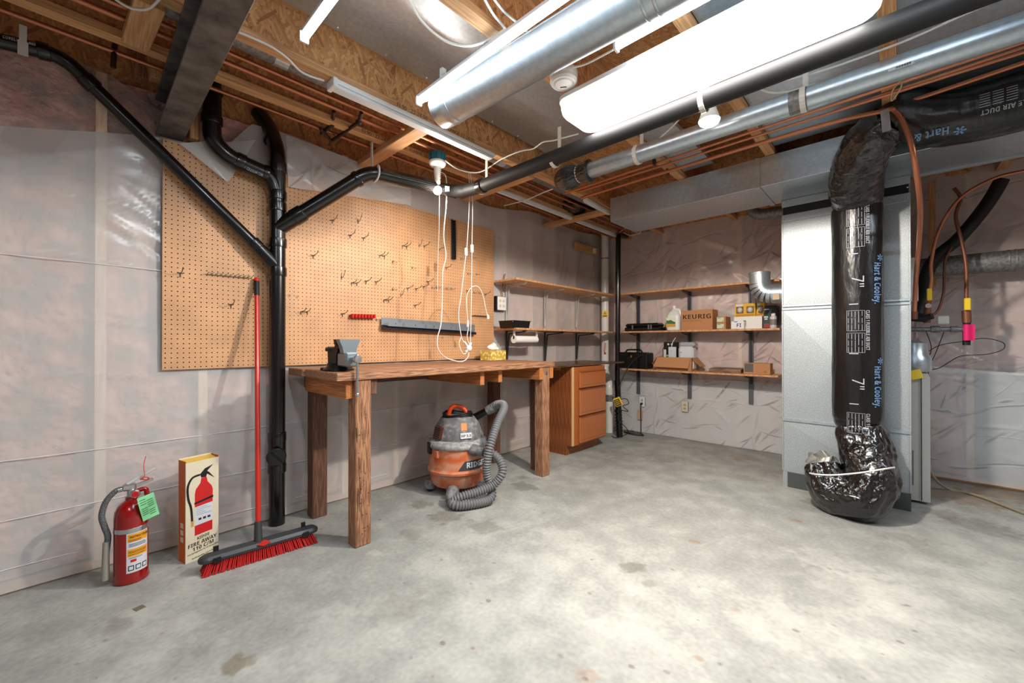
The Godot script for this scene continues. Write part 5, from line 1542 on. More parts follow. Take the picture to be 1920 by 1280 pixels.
# ---- workbench and what stands on it ----
func build_bench() -> void:
	var t := thing("workbench", Vector3(-2.45, 0, -1.8), "heavy worn timber workbench under the pegboard", "workbench")
	var xs := [-2.805, -2.57, -2.33, -2.092]
	for k in 3:
		pw(t, "top_plank", mb().bx(Vector3(xs[k] + 0.001, 0.900, -2.75 + 0.012 * (k % 2)), Vector3(xs[k + 1] - 0.001, 0.944 + 0.001 * (k % 2), -0.905 - 0.015 * (k % 2)), 0.004), mats["old_wood_z"])
	var lg := [[-2.192, -1.100, "dark_post_y"], [-2.192, -2.690, "old_wood_y"], [-2.735, -1.085, "dark_post_y"], [-2.76, -2.68, "dark_post_y"]]
	var rng := RandomNumberGenerator.new()
	rng.seed = 12
	for k in 4:
		var q: Array = lg[k]
		var l := pw(t, "leg", mb().bx(Vector3(q[0], 0, q[1]), Vector3(q[0] + 0.09, 0.900, q[1] + 0.09), 0.005), mats["old_wood_y"] if k == 0 else mats[q[2]])
		if k == 0:
			var hh := mb()
			for i in 36:
				var p := Vector3(q[0] + 0.0888, rng.randf_range(0.06, 0.80), q[1] + rng.randf_range(0.012, 0.078))
				hh.cyl(p, p + Vector3(0.0018, 0, 0), rng.randf_range(0.002, 0.0035), 7)
			pw(l, "nail_holes", hh, mats["black"])
			# charred streaks and splits
			for i in 7:
				var sp := mb()
				var y := rng.randf_range(0.10, 0.62)
				var z: float = q[1] + rng.randf_range(0.05, 0.082)
				sp.bar(Vector3(q[0] + 0.0902, y, z), Vector3(q[0] + 0.0902, y + rng.randf_range(0.06, 0.2), z + rng.randf_range(-0.006, 0.006)), 0.001, rng.randf_range(0.0015, 0.004), Vector3.BACK)
				pw(l, "split", sp, plain("split_wood", Color(0.14, 0.08, 0.05), 0.9))
	# aprons and cross supports
	pw(t, "end_apron", mb().bx(Vector3(-2.70, 0.800, -1.008), Vector3(-2.128, 0.899, -0.968), 0.003), mats["orange_board_x"])
	pw(t, "end_apron", mb().bx(Vector3(-2.80, 0.800, -2.598), Vector3(-2.10, 0.899, -2.558), 0.003), mats["orange_board_x"])
	pw(t, "cross_support", mb().bx(Vector3(-2.80, 0.800, -1.985), Vector3(-2.14, 0.899, -1.945), 0.003), mats["orange_board_x"])
	pw(t, "cross_support", mb().bx(Vector3(-2.80, 0.808, -2.165), Vector3(-2.14, 0.899, -2.127), 0.003), mats["orange_board_x"])
	pw(t, "leg_block", mb().bx(Vector3(-2.185, 0.815, -1.142), Vector3(-2.115, 0.899, -1.102), 0.003), mats["dark_post_y"])
	pw(t, "leg_block", mb().bx(Vector3(-2.19, 0.805, -2.735), Vector3(-2.098, 0.899, -2.692), 0.003), mats["orange_board_y"])
	pw(t, "back_rail", mb().bx(Vector3(-2.805, 0.81, -2.72), Vector3(-2.772, 0.899, -1.0), 0.003), mats["dark_post_z"])
	pw(t, "bolt", mb().cyl(Vector3(-2.10, 0.852, -2.645), Vector3(-2.095, 0.852, -2.645), 0.012, 12), mats["old_duct"])
	# rear upright beside the far leg
	pw(t, "rear_upright", mb().bx(Vector3(-2.32, 0, -2.735), Vector3(-2.25, 0.899, -2.695), 0.004), mats["dark_post_y"])
	# vise
	var vo := Vector3(-2.30, 0.945, -1.005)
	t = thing("bench_vise", vo, "old bench vise with a silver jaw bolted to the workbench corner", "vise")
	var iron := plain("vise_iron", Color(0.13, 0.13, 0.14), 0.45, 0.5)
	var sil := plain("vise_silver", Color(0.55, 0.60, 0.63), 0.35, 0.75)
	pl(t, "base", mb().lathe([Vector2(0, 0), Vector2(0.082, 0), Vector2(0.084, 0.008), Vector2(0.07, 0.018), Vector2(0.058, 0.03), Vector2(0.06, 0.042), Vector2(0, 0.042)], 28), iron)
	for an in [0.6, 2.4, 4.2]:
		pl(t, "mount_lug", mb().lathe([Vector2(0, 0.016), Vector2(0.02, 0.016), Vector2(0.022, 0), Vector2(0, 0)], 12, Transform3D(Basis(), Vector3(cos(an) * 0.082, 0, sin(an) * 0.082))), iron)
	pl(t, "body", mb().ext(PackedVector2Array([Vector2(-0.055, 0.04), Vector2(0.055, 0.04), Vector2(0.055, 0.085), Vector2(0.075, 0.13), Vector2(0.085, 0.172), Vector2(0.045, 0.172), Vector2(0.03, 0.13), Vector2(-0.02, 0.12), Vector2(-0.06, 0.135), Vector2(-0.068, 0.125), Vector2(-0.06, 0.10)]), 0.075, Transform3D(Basis(), Vector3(0, 0, -0.0375))), iron)
	pl(t, "anvil", mb().box(Transform3D(Basis(), Vector3(-0.055, 0.118, 0)), Vector3(0.06, 0.022, 0.085), 0.004), iron)
	pl(t, "rear_jaw", mb().ext(PackedVector2Array([Vector2(-0.056, 0.175), Vector2(0.056, 0.175), Vector2(0.052, 0.15), Vector2(0.035, 0.125), Vector2(-0.035, 0.125), Vector2(-0.052, 0.15)]), 0.028, Transform3D(Basis(Vector3.UP, PI / 2), Vector3(0.062, 0, 0))), iron)
	pl(t, "front_jaw", mb().ext(PackedVector2Array([Vector2(-0.058, 0.176), Vector2(0.058, 0.176), Vector2(0.055, 0.162), Vector2(0.042, 0.135), Vector2(0.034, 0.10), Vector2(-0.034, 0.10), Vector2(-0.042, 0.135), Vector2(-0.055, 0.162)]), 0.045, Transform3D(Basis(Vector3.UP, PI / 2), Vector3(0.098, 0, 0))), sil)
	pl(t, "slide", mb().box(Transform3D(Basis(), Vector3(0.115, 0.065, 0)), Vector3(0.11, 0.078, 0.07), 0.008), sil)
	pl(t, "screw", mb().cyl(Vector3(0.16, 0.07, 0), Vector3(0.215, 0.07, 0), 0.014, 16), mats["chrome"])
	pl(t, "screw_head", mb().lathe([Vector2(0, 0), Vector2(0.019, 0), Vector2(0.022, 0.004), Vector2(0.022, 0.022), Vector2(0.019, 0.027), Vector2(0, 0.028)], 18, Transform3D(Basis(Vector3(0, 0, 1), -PI / 2), Vector3(0.212, 0.07, 0))), mats["chrome"])
	pl(t, "handle", mb().cyl(Vector3(0.228, 0.085, 0), Vector3(0.228, -0.115, 0), 0.007, 12).ball(Vector3(0.228, -0.117, 0), 0.011, 1.0, 6, 10).ball(Vector3(0.228, 0.088, 0), 0.011, 1.0, 6, 10), mats["chrome"])
	# tissue box
	var bo := Vector3(-2.67, 0.945, -2.585)
	t = thing("tissue_box", bo, "yellow floral tissue box with a tissue pulled up on the workbench", "tissue box", "", 0.15)
	var fm := plain("floral", Color.WHITE, 0.6)
	fm.albedo_texture = ntex("floral_print", noise(151, 0.022, FastNoiseLite.TYPE_CELLULAR, 1), [[0.0, Color(0.95, 0.93, 0.86)], [0.3, Color(0.90, 0.84, 0.50)], [0.5, Color(0.80, 0.60, 0.16)], [0.7, Color(0.88, 0.76, 0.30)], [0.85, Color(0.62, 0.60, 0.36)], [1.0, Color(0.93, 0.91, 0.84)]], 256)
	tri(fm, Vector3(6, 6, 6))
	pl(t, "box", mb().bx(Vector3(-0.06, 0, -0.115), Vector3(0.06, 0.088, 0.115), 0.002), fm)
	pl(t, "tissue", mb().sheet(16, 16, func(u: float, v: float) -> Vector3:
		var a := u * TAU
		var r := 0.055 * sin(PI * pow(v, 0.8)) + 0.012
		return Vector3(cos(a) * r * 0.45 + 0.008 * sin(v * 9.0), 0.086 + v * 0.062 * (1.0 + 0.2 * sin(a * 3.0)), sin(a) * r * 1.05 + 0.01 * sin(a * 2.0 + v * 5.0))), plain("tissue_paper", Color(0.93, 0.93, 0.93), 0.9))
	# crumpled things at the far end of the bench
	t = thing("pliers", ox(1045, 672, -2.30), "small silver pliers lying at the far end of the workbench", "pliers")
	var pa := oy(1030, 672, 0.915)
	for s in [-1.0, 1.0]:
		pw(t, "arm", mb().tube(spline([Vector3(-2.36, 0.897, -2.86), Vector3(-2.33 + 0.012 * s, 0.897, -2.90), Vector3(-2.30 + 0.02 * s, 0.897, -2.97)], 5), 0.006, 8), mats["chrome"])
	pw(t, "jaw", mb().box(Transform3D(Basis(Vector3.UP, 0.6), Vector3(-2.375, 0.898, -2.84)), Vector3(0.02, 0.012, 0.05), 0.003), mats["chrome"])
	t = thing("plastic_pouch", Vector3(-2.62, 0.89, -2.95), "crumpled bluish plastic pouch lying on the thin counter", "pouch")
	pw(t, "pouch", mb().sheet(16, 10, func(u: float, v: float) -> Vector3:
		return Vector3(-2.68 + v * 0.12, 0.895 + 0.035 * sin(PI * u) * sin(PI * v) + 0.008 * sin(u * 19.0 + v * 7.0), -2.86 - u * 0.22)), plain("pouch_film", Color(0.62, 0.64, 0.74), 0.3, 0.0, 0.4))
	# drawer base cabinet and the thin counter over it
	var cx := -2.262
	t = thing("drawer_cabinet", Vector3(-2.55, 0, -3.55), "brown oak base cabinet with three drawers beside the workbench", "cabinet")
	var side := PackedVector2Array([Vector2(-2.80, 0.0), Vector2(-2.345, 0.0), Vector2(-2.345, 0.10), Vector2(-2.285, 0.10), Vector2(-2.285, 0.865), Vector2(-2.80, 0.865)])
	for z in [-3.262, -3.835]:
		pw(t, "side_panel", mb().ext(side, 0.018, Transform3D(Basis(), Vector3(0, 0, z - 0.018))), mats["oak_y"])
	pw(t, "frame_edge", mb().bx(Vector3(-2.285, 0.10, -3.285), Vector3(-2.268, 0.865, -3.262), 0.002), plain("raw_edge", Color(0.86, 0.68, 0.48), 0.6))
	pw(t, "face_frame", mb().bx(Vector3(-2.285, 0.10, -3.855), Vector3(-2.266, 0.865, -3.286), 0.002), plain("cab_orange", Color(0.66, 0.37, 0.18), 0.45))
	pw(t, "toe_kick", mb().bx(Vector3(-2.36, 0.0, -3.83), Vector3(-2.345, 0.10, -3.28)), mats["oak_z"])
	pw(t, "back_panel", mb().bx(Vector3(-2.80, 0.02, -3.84), Vector3(-2.79, 0.86, -3.27)), mats["oak_y"])
	for q in [[0.655, 0.815], [0.385, 0.640], [0.115, 0.370]]:
		var dr := pw(t, "drawer", mb().bx(Vector3(-2.266, q[0], -3.84), Vector3(-2.244, q[1], -3.355), 0.006), plain("drawer_face", Color(0.67, 0.38, 0.19), 0.38, 0.0, 0.25))
		pw(dr, "raised_field", mb().bx(Vector3(-2.246, q[0] + 0.03, -3.815), Vector3(-2.2405, q[1] - 0.03, -3.385), 0.004), mats["drawer_face"])
		pw(dr, "finger_lip", mb().bx(Vector3(-2.262, q[1] - 0.004, -3.838), Vector3(-2.236, q[1] + 0.004, -3.357), 0.003), mats["oak_z"])
	pw(t, "spacer_block", mb().bx(Vector3(-2.46, 0.835, -3.18), Vector3(-2.40, 0.872, -3.255), 0.002), mats["orange_board_z"])
	var ct := thing("counter_board", Vector3(-2.55, 0.873, -3.5), "thin dark brown board laid as a counter over the drawer cabinet", "counter")
	pw(ct, "board", mb().bx(Vector3(-2.815, 0.873, -4.28), Vector3(-2.262, 0.889, -2.765), 0.002), wood("counter", 2, Color(0.26, 0.17, 0.12), Color(0.36, 0.25, 0.19), Color(0.44, 0.32, 0.25), 0.3, 0.6, 8.0, 51))

# ---- wet and dry vacuum under the bench ----
func vp(px: float, py: float, near: float) -> Vector3:
	return EYE + ray(px, py) / F * (3.08 - near)

func build_vacuum() -> void:
	var o := Vector3(-2.41, 0, -1.96)
	var yaw := 0.888
	var t := thing("shop_vacuum", o, "dusty orange and grey wet and dry vacuum under the workbench", "vacuum cleaner", "", yaw)
	var or_m := plain("dusty_orange", Color.WHITE, 0.6)
	or_m.albedo_texture = ntex("orange_dust", noise(161, 0.008, FastNoiseLite.TYPE_SIMPLEX_SMOOTH, 5), [[0.0, Color(0.78, 0.32, 0.14)], [0.38, Color(0.80, 0.44, 0.29)], [0.62, Color(0.80, 0.54, 0.42)], [1.0, Color(0.78, 0.64, 0.56)]])
	tri(or_m, Vector3(2.2, 2.2, 2.2))
	var gr_m := plain("dusty_grey", Color.WHITE, 0.65)
	gr_m.albedo_texture = ntex("grey_dust", noise(162, 0.012, FastNoiseLite.TYPE_SIMPLEX_SMOOTH, 5), [[0.0, Color(0.34, 0.34, 0.36)], [0.5, Color(0.43, 0.43, 0.44)], [0.75, Color(0.53, 0.52, 0.51)], [1.0, Color(0.62, 0.60, 0.58)]])
	tri(gr_m, Vector3(3, 3, 3))
	var lid_m := plain("dusty_lid", Color.WHITE, 0.7)
	lid_m.albedo_texture = ntex("lid_dust", noise(163, 0.014, FastNoiseLite.TYPE_SIMPLEX_SMOOTH, 5), [[0.0, Color(0.42, 0.43, 0.45)], [0.5, Color(0.58, 0.58, 0.58)], [1.0, Color(0.74, 0.72, 0.69)]])
	tri(lid_m, Vector3(3, 3, 3))
	var hose_m := plain("hose_grey", Color(0.44, 0.44, 0.45), 0.5)
	pl(t, "drum", mb().lathe([Vector2(0, 0.062), Vector2(0.188, 0.062), Vector2(0.196, 0.072), Vector2(0.211, 0.158), Vector2(0.224, 0.164), Vector2(0.226, 0.178), Vector2(0.216, 0.188), Vector2(0.213, 0.20), Vector2(0.211, 0.33), Vector2(0.214, 0.345), Vector2(0, 0.345)], 56), or_m)
	pl(t, "lid", mb().lathe([Vector2(0.205, 0.34), Vector2(0.222, 0.342), Vector2(0.226, 0.35), Vector2(0.226, 0.362), Vector2(0.218, 0.375), Vector2(0.19, 0.388), Vector2(0.165, 0.392), Vector2(0, 0.392)], 56), lid_m)
	# motor head, slightly oblong with ribs
	var head := mb().lathe([Vector2(0.165, 0.385), Vector2(0.165, 0.40), Vector2(0.158, 0.45), Vector2(0.142, 0.50), Vector2(0.118, 0.54), Vector2(0.09, 0.56), Vector2(0.05, 0.566), Vector2(0, 0.568)], 48)
	for k in head.v.size():
		var p := head.v[k]
		var an := atan2(p.z, p.x)
		var rib := 1.0 + 0.035 * (1.0 if sin(an * 9.0) > 0.35 else 0.0) * smoothstep(0.56, 0.5, p.y)
		head.v[k] = Vector3(p.x * rib * 1.08, p.y, p.z * rib)
	head.smooth()
	var hd := pl(t, "motor_head", head, gr_m)
	# side vent grille
	var gd := Vector3(-0.86, 0, 0.50).normalized()
	var gb := Basis(Vector3.UP, atan2(gd.x, gd.z)) * Basis(Vector3.RIGHT, -0.25)
	var go := gd * 0.163 + Vector3(0, 0.447, 0)
	pl(hd, "vent_panel", mb().box(Transform3D(gb, go), Vector3(0.115, 0.088, 0.02), 0.006), plain("vent_brown", Color(0.30, 0.13, 0.10), 0.6))
	for k in 7:
		pl(hd, "vent_slat", mb().box(Transform3D(gb, go + gb * Vector3(0, -0.036 + k * 0.012, 0.011)), Vector3(0.10, 0.004, 0.006)), plain("vent_slat", Color(0.55, 0.38, 0.33), 0.6))
	pl(hd, "carry_handle", mb().tube(bend([Vector3(-0.075, 0.545, 0.03), Vector3(-0.05, 0.632, 0.03), Vector3(0.04, 0.622, 0.03), Vector3(0.085, 0.540, 0.05)], 0.045, 6), 0.017, 12), plain("handle_orange", Color(0.80, 0.26, 0.08), 0.5))
	var cord := []
	for k in 70:
		var an := TAU * k / 22.0
		cord.append(Vector3(cos(an) * (0.105 + 0.006 * sin(k * 1.3)), 0.545 + 0.012 * (k / 22.0) + 0.012 * sin(an * 2.0), sin(an) * 0.075 + 0.02))
	pl(hd, "wound_cord", mb().tube(cord, 0.006, 6), mats["cord_black"])
	# label plates on the head
	var fz := Basis(Vector3.UP, 0.25) * Basis(Vector3.RIGHT, -0.32)
	pl(hd, "switch_plate", mb().box(Transform3D(fz, Vector3(0.042, 0.492, 0.139)), Vector3(0.045, 0.055, 0.008), 0.002), plain("plate_orange", Color(0.84, 0.55, 0.32), 0.6))
	var pp := pl(hd, "rating_plate", mb().box(Transform3D(Basis(Vector3.UP, 0.3) * Basis(Vector3.RIGHT, -0.2), Vector3(0.058, 0.432, 0.158)), Vector3(0.085, 0.04, 0.008), 0.002), mats["print_white"])
	pl(pp, "print", mb().add_text("HP 5.0", 0.026, 0.0008, func(p: Vector3) -> Vector3: return Vector3(0.058, 0.432, 0.158) + Basis(Vector3.UP, 0.3) * Basis(Vector3.RIGHT, -0.2) * (p + Vector3(0, 0, 0.005)), true, HORIZONTAL_ALIGNMENT_CENTER), plain("plate_ink", Color(0.35, 0.25, 0.05), 0.6))
	# latches
	for an in [2.75, 0.15, 4.5]:
		var ld := Vector3(cos(an), 0, sin(an))
		pl(t, "latch", mb().box(Transform3D(Basis(Vector3.UP, atan2(ld.x, ld.z)), ld * 0.222 + Vector3(0, 0.335, 0)), Vector3(0.05, 0.085, 0.022), 0.006), mats["rubber"])
	pl(t, "drum_grip", mb().box(Transform3D(Basis(Vector3.UP, -0.85), Vector3(-0.148, 0.305, 0.150)), Vector3(0.05, 0.06, 0.03), 0.008), or_m)
	# name plate wrapped on the drum
	var R := 0.2125
	var wrap := func(p: Vector3) -> Vector3:
		var an := p.x / R
		return Vector3(sin(an) * (R + p.z), p.y, cos(an) * (R + p.z))
	var pts := [Vector2(0.0, 0.195), Vector2(0.05, 0.262), Vector2(0.255, 0.262), Vector2(0.235, 0.195)]
	var plate := mb()
	for k in 12:
		var a0: Vector2 = pts[0].lerp(pts[3], k / 12.0)
		var a1: Vector2 = pts[0].lerp(pts[3], (k + 1) / 12.0)
		var b0: Vector2 = pts[1].lerp(pts[2], k / 12.0)
		var b1: Vector2 = pts[1].lerp(pts[2], (k + 1) / 12.0)
		plate.quad(wrap.call(Vector3(a0.x, a0.y, 0.003)), wrap.call(Vector3(a1.x, a1.y, 0.003)), wrap.call(Vector3(b1.x, b1.y, 0.003)), wrap.call(Vector3(b0.x, b0.y, 0.003)), wrap.call(Vector3(a0.x, a0.y, 1.0)))
	var np := pl(t, "name_plate", plate, plain("name_plate", Color(0.24, 0.24, 0.26), 0.6))
	pl(np, "lettering", mb().add_text("RIDGID", 0.052, 0.001, func(p: Vector3) -> Vector3: return wrap.call(Vector3(0.058 + p.x, 0.232 + p.y, 0.0038 + p.z)), true), mats["print_white"])
	# casters
	for an in [0.55, 1.75, 3.05, 4.6]:
		var d := Vector3(cos(an), 0, sin(an))
		var c := d * 0.205
		var cs := pl(t, "caster", mb().lathe([Vector2(0, 0.085), Vector2(0.03, 0.085), Vector2(0.044, 0.07), Vector2(0.046, 0.03), Vector2(0.038, 0.022), Vector2(0, 0.022)], 18, Transform3D(Basis(), c)), gr_m)
		pl(cs, "wheel", mb().cyl(c + d.rotated(Vector3.UP, 1.2) * 0.017 + Vector3(0, 0.024, 0), c - d.rotated(Vector3.UP, 1.2) * 0.017 + Vector3(0, 0.024, 0), 0.024, 16), mats["rubber"])
	# hose and port, laid out from the photograph
	var p0 := vp(884, 842, 0.16)
	var p1 := vp(908, 848, 0.21)
	pw(t, "hose_port", mb().tube([p0, p0.lerp(p1, 0.4), p0.lerp(p1, 0.42), p1], [0.043, 0.041, 0.034, 0.031], 20), gr_m)
	var way := [p1, vp(926, 852, 0.22), vp(940, 868, 0.25), vp(941, 888, 0.28), vp(925, 908, 0.30), vp(897, 921, 0.34), vp(868, 930, 0.37), vp(848, 940, 0.38), vp(858, 947, 0.41), vp(890, 944, 0.38), vp(918, 935, 0.32), vp(922, 915, 0.27), vp(913, 888, 0.275), vp(914, 858, 0.28), vp(922, 825, 0.25), vp(934, 790, 0.16), vp(944, 768, 0.06), vp(943, 758, -0.02), vp(932, 758, -0.07), vp(920, 766, -0.10)]
	for k in way.size():
		way[k].y = maxf(way[k].y, 0.036)
	var dense := spline(way, 40)
	var fine := []
	var rad := []
	var run := 0.0
	for k in dense.size():
		if k: run += dense[k].distance_to(dense[k - 1])
		fine.append(dense[k])
		rad.append(0.0285 + 0.0040 * sin(run / 0.0175 * TAU))
	pw(t, "hose", mb().tube(fine, rad, 18), hose_m)
	var w0 := vp(921, 766, -0.10)
	var w1 := vp(884, 786, -0.14)
	pw(t, "hose_cuff", mb().tube([w0 + (w0 - w1).normalized() * 0.03, w0, w0.lerp(w1, 0.2)], [0.036, 0.038, 0.034], 18), gr_m)
	pw(t, "wand", mb().tube([w0, w1], [0.027, 0.033], 18), mats["abs_black"])
	pw(t, "floor_nozzle", mb().tube(spline([vp(846, 938, 0.36), vp(846, 928, 0.33), vp(850, 918, 0.27)], 4), 0.037, 14), gr_m)

# ---- things along the pegboard wall floor ----
func build_floor_things() -> void:
	# fire extinguisher
	var o := Vector3(-2.60, 0, -0.165)
	var t := thing("fire_extinguisher", o, "red fire extinguisher with a green tag standing on the floor by the wall", "fire extinguisher", "", 1.507)
	var red := plain("extinguisher_red", Color(0.55, 0.025, 0.03), 0.22, 0.0, 0.6)
	pl(t, "cylinder", mb().lathe([Vector2(0, 0), Vector2(0.058, 0), Vector2(0.064, 0.004), Vector2(0.064, 0.012), Vector2(0.061, 0.02), Vector2(0.061, 0.30), Vector2(0.058, 0.325), Vector2(0.048, 0.348), Vector2(0.032, 0.363), Vector2(0.022, 0.37), Vector2(0.022, 0.385), Vector2(0, 0.385)], 40), red)
	pl(t, "band", mb().lathe([Vector2(0.0612, 0.232), Vector2(0.0622, 0.233), Vector2(0.0622, 0.252), Vector2(0.0612, 0.253)], 40), mats["chrome"])
	var ew := func(p: Vector3) -> Vector3:
		var an := 0.25 + p.x / 0.0615
		return Vector3(sin(an) * (0.0615 + p.z), p.y, cos(an) * (0.0615 + p.z))
	var curve := func(x0: float, y0: float, x1: float, y1: float, z: float) -> MB:
		var m := mb()
		for k in 12:
			var xa: float = lerp(x0, x1, k / 12.0)
			var xb: float = lerp(x0, x1, (k + 1) / 12.0)
			m.quad(ew.call(Vector3(xa, y0, z)), ew.call(Vector3(xb, y0, z)), ew.call(Vector3(xb, y1, z)), ew.call(Vector3(xa, y1, z)), ew.call(Vector3(xa, y0, 1.0)))
		return m
	var lab := pl(t, "instruction_label", curve.call(-0.032, 0.052, 0.05, 0.232, 0.0006), mats["print_white"])
	pl(lab, "yellow_field", curve.call(-0.028, 0.192, 0.046, 0.228, 0.001), plain("label_yellow", Color(0.90, 0.62, 0.10), 0.5))
	pl(lab, "yellow_field", curve.call(-0.028, 0.125, 0.046, 0.160, 0.001), mats["label_yellow"])
	for x in [-0.026, -0.001, 0.024]:
		var ic := pl(lab, "pictogram", curve.call(x, 0.062, x + 0.02, 0.085, 0.001), mats["ink"])
		pl(ic, "pictogram_field", curve.call(x + 0.003, 0.066, x + 0.017, 0.081, 0.0014), mats["print_white"])
	pl(lab, "red_mark", curve.call(-0.018, 0.10, 0.002, 0.112, 0.001), mats["red"])
	for q in [["INSTRUCTIONS", 0.214, 0.014]]:
		pl(lab, "print", mb().add_text(q[0], q[2], 0.0004, func(p: Vector3) -> Vector3: return ew.call(Vector3(p.x * 0.72 - 0.022, q[1] + p.y, 0.0013 + p.z)), true), mats["ink"])
	var rows := mb()
	for q in [0.200, 0.194, 0.182, 0.176, 0.170, 0.148, 0.142, 0.133, 0.118]:
		var m: MB = curve.call(-0.024, q, 0.03 + 0.012 * sin(q * 900.0), q + 0.0022, 0.0014)
		var base := rows.v.size()
		rows.v.append_array(m.v); rows.n.append_array(m.n); rows.t.append_array(m.t)
		for i in m.ix: rows.ix.append(i + base)
	pl(lab, "print", rows, mats["ink"])
	pl(t, "valve", mb().cyl(Vector3(0, 0.375, 0), Vector3(0, 0.425, 0), 0.017, 16).box(Transform3D(Basis(), Vector3(-0.008, 0.43, 0)), Vector3(0.05, 0.03, 0.03), 0.006), mats["chrome"])
	pl(t, "gauge", mb().lathe([Vector2(0, 0), Vector2(0.018, 0), Vector2(0.019, 0.008), Vector2(0.015, 0.012), Vector2(0, 0.011)], 20, Transform3D(Basis(Vector3.RIGHT, PI / 2), Vector3(0.012, 0.398, 0.018))), mats["chrome"])
	pl(t, "gauge_face", mb().cyl(Vector3(0.012, 0.398, 0.030), Vector3(0.012, 0.398, 0.0312), 0.0135, 18), mats["red"])
	pl(t, "lever", mb().bar(Vector3(-0.02, 0.443, 0), Vector3(0.085, 0.497, -0.02), 0.018, 0.013, Vector3.UP, 0.003), mats["bright_steel"])
	pl(t, "carry_handle", mb().bar(Vector3(-0.01, 0.425, 0), Vector3(0.075, 0.447, -0.01), 0.018, 0.012, Vector3.UP, 0.002), mats["chrome"])
	pl(t, "neck_guard", mb().tube(bend([Vector3(0.02, 0.405, 0), Vector3(0.05, 0.412, 0.0), Vector3(0.055, 0.37, 0.0)], 0.02), 0.01, 10), red)
	pl(t, "seal_tie", mb().tube(spline([Vector3(0.035, 0.465, 0.012), Vector3(0.045, 0.475, 0.012), Vector3(0.042, 0.52, 0.0), Vector3(0.05, 0.56, -0.01)], 5), 0.0018, 6).tube(spline([Vector3(0.03, 0.458, 0.014), Vector3(0.045, 0.468, 0.018), Vector3(0.06, 0.46, 0.014), Vector3(0.052, 0.452, 0.01), Vector3(0.03, 0.462, 0.012)], 4), 0.003, 6), plain("seal_red", Color(0.80, 0.25, 0.20), 0.5))
	var hp := spline([Vector3(-0.03, 0.427, 0.0), Vector3(-0.055, 0.42, 0.0), Vector3(-0.085, 0.38, 0.0), Vector3(-0.098, 0.32, 0.0), Vector3(-0.088, 0.265, 0.0), Vector3(-0.078, 0.22, 0.0), Vector3(-0.083, 0.15, 0.0), Vector3(-0.085, 0.10, 0.0)], 6)
	var hm := plain("braided_hose", Color.WHITE, 0.7)
	hm.albedo_texture = ntex("braid", noise(171, 0.05, FastNoiseLite.TYPE_SIMPLEX_SMOOTH, 2), [[0.0, Color(0.18, 0.19, 0.20)], [1.0, Color(0.52, 0.53, 0.54)]], 256)
	tri(hm, Vector3(12, 12, 12))
	pl(t, "hose", mb().tube(hp, 0.0115, 12), hm)
	pl(t, "hose_fitting", mb().cyl(Vector3(-0.045, 0.424, 0), Vector3(-0.02, 0.428, 0), 0.012, 12), mats["chrome"])
	pl(t, "nozzle", mb().tube([Vector3(-0.083, 0.20, 0.002), Vector3(-0.085, 0.11, 0.002), Vector3(-0.086, 0.03, 0.002)], [0.012, 0.013, 0.015], 12), plain("nozzle_grey", Color(0.58, 0.56, 0.52), 0.6))
	var gt := pl(t, "inspection_tag", mb().sheet(8, 12, func(u: float, v: float) -> Vector3:
		var x := 0.018 + u * 0.058 + v * 0.022
		return Vector3(x, 0.385 + u * 0.012 - v * 0.115, 0.062 + 0.012 * sin(v * 4.2 + u * 1.5) - u * 0.03)), plain("tag_green", Color(0.50, 0.80, 0.58), 0.7), "pale green paper tag")
	var tl := mb()
	for k in 9:
		var v := 0.12 + k * 0.09
		for q in [[0.1, 0.45], [0.5, 0.85]]:
			if (k * 3 + int(q[0] * 10)) % 5 == 0: continue
			var a := Vector3(0.018 + q[0] * 0.058 + v * 0.022, 0.385 + q[0] * 0.012 - v * 0.115, 0.0632 + 0.012 * sin(v * 4.2 + q[0] * 1.5) - q[0] * 0.03)
			var b := Vector3(0.018 + q[1] * 0.058 + v * 0.022, 0.385 + q[1] * 0.012 - v * 0.115, 0.0632 + 0.012 * sin(v * 4.2 + q[1] * 1.5) - q[1] * 0.03)
			tl.bar(a, b, 0.0025, 0.0006, Vector3(0.2, 0, 1))
	pl(gt, "print", tl, plain("tag_ink", Color(0.10, 0.30, 0.16), 0.7))
	# its carton
	var bo := Vector3(-2.626, 0, -0.422)
	var yaw := 1.808
	t = thing("extinguisher_carton", bo, "tall cream and orange carton printed with a red extinguisher", "box", "", yaw)
	var cream := plain("carton_cream", Color(0.86, 0.82, 0.72), 0.6)
	var W := 0.146
	var D := 0.078
	var H := 0.512
	pl(t, "front_panel", mb().bx(Vector3(-W / 2, 0, D / 2 - 0.002), Vector3(W / 2, H - 0.012, D / 2)), cream)
	pl(t, "back_panel", mb().bx(Vector3(-W / 2, 0, -D / 2), Vector3(W / 2, H, -D / 2 + 0.002)), cream)
	pl(t, "side_panel", mb().bx(Vector3(-W / 2, 0, -D / 2 + 0.002), Vector3(-W / 2 + 0.002, H - 0.004, D / 2 - 0.002)), plain("carton_orange", Color(0.78, 0.36, 0.10), 0.6))
	pl(t, "side_panel", mb().bx(Vector3(W / 2 - 0.002, 0, -D / 2 + 0.002), Vector3(W / 2, H - 0.004, D / 2 - 0.002)), mats["carton_orange"])
	pl(t, "bottom_panel", mb().bx(Vector3(-W / 2 + 0.002, 0, -D / 2 + 0.002), Vector3(W / 2 - 0.002, 0.003, D / 2 - 0.002)), cream)
	pl(t, "top_flap", mb().box(Transform3D(Basis(Vector3.RIGHT, 0.12), Vector3(0, H - 0.012, -0.004)), Vector3(W - 0.008, 0.002, D - 0.012)), plain("flap_yellow", Color(0.86, 0.70, 0.30), 0.6))
	var fx := func(z: float) -> Transform3D: return Transform3D(Basis(), Vector3(0, 0, D / 2 + z))
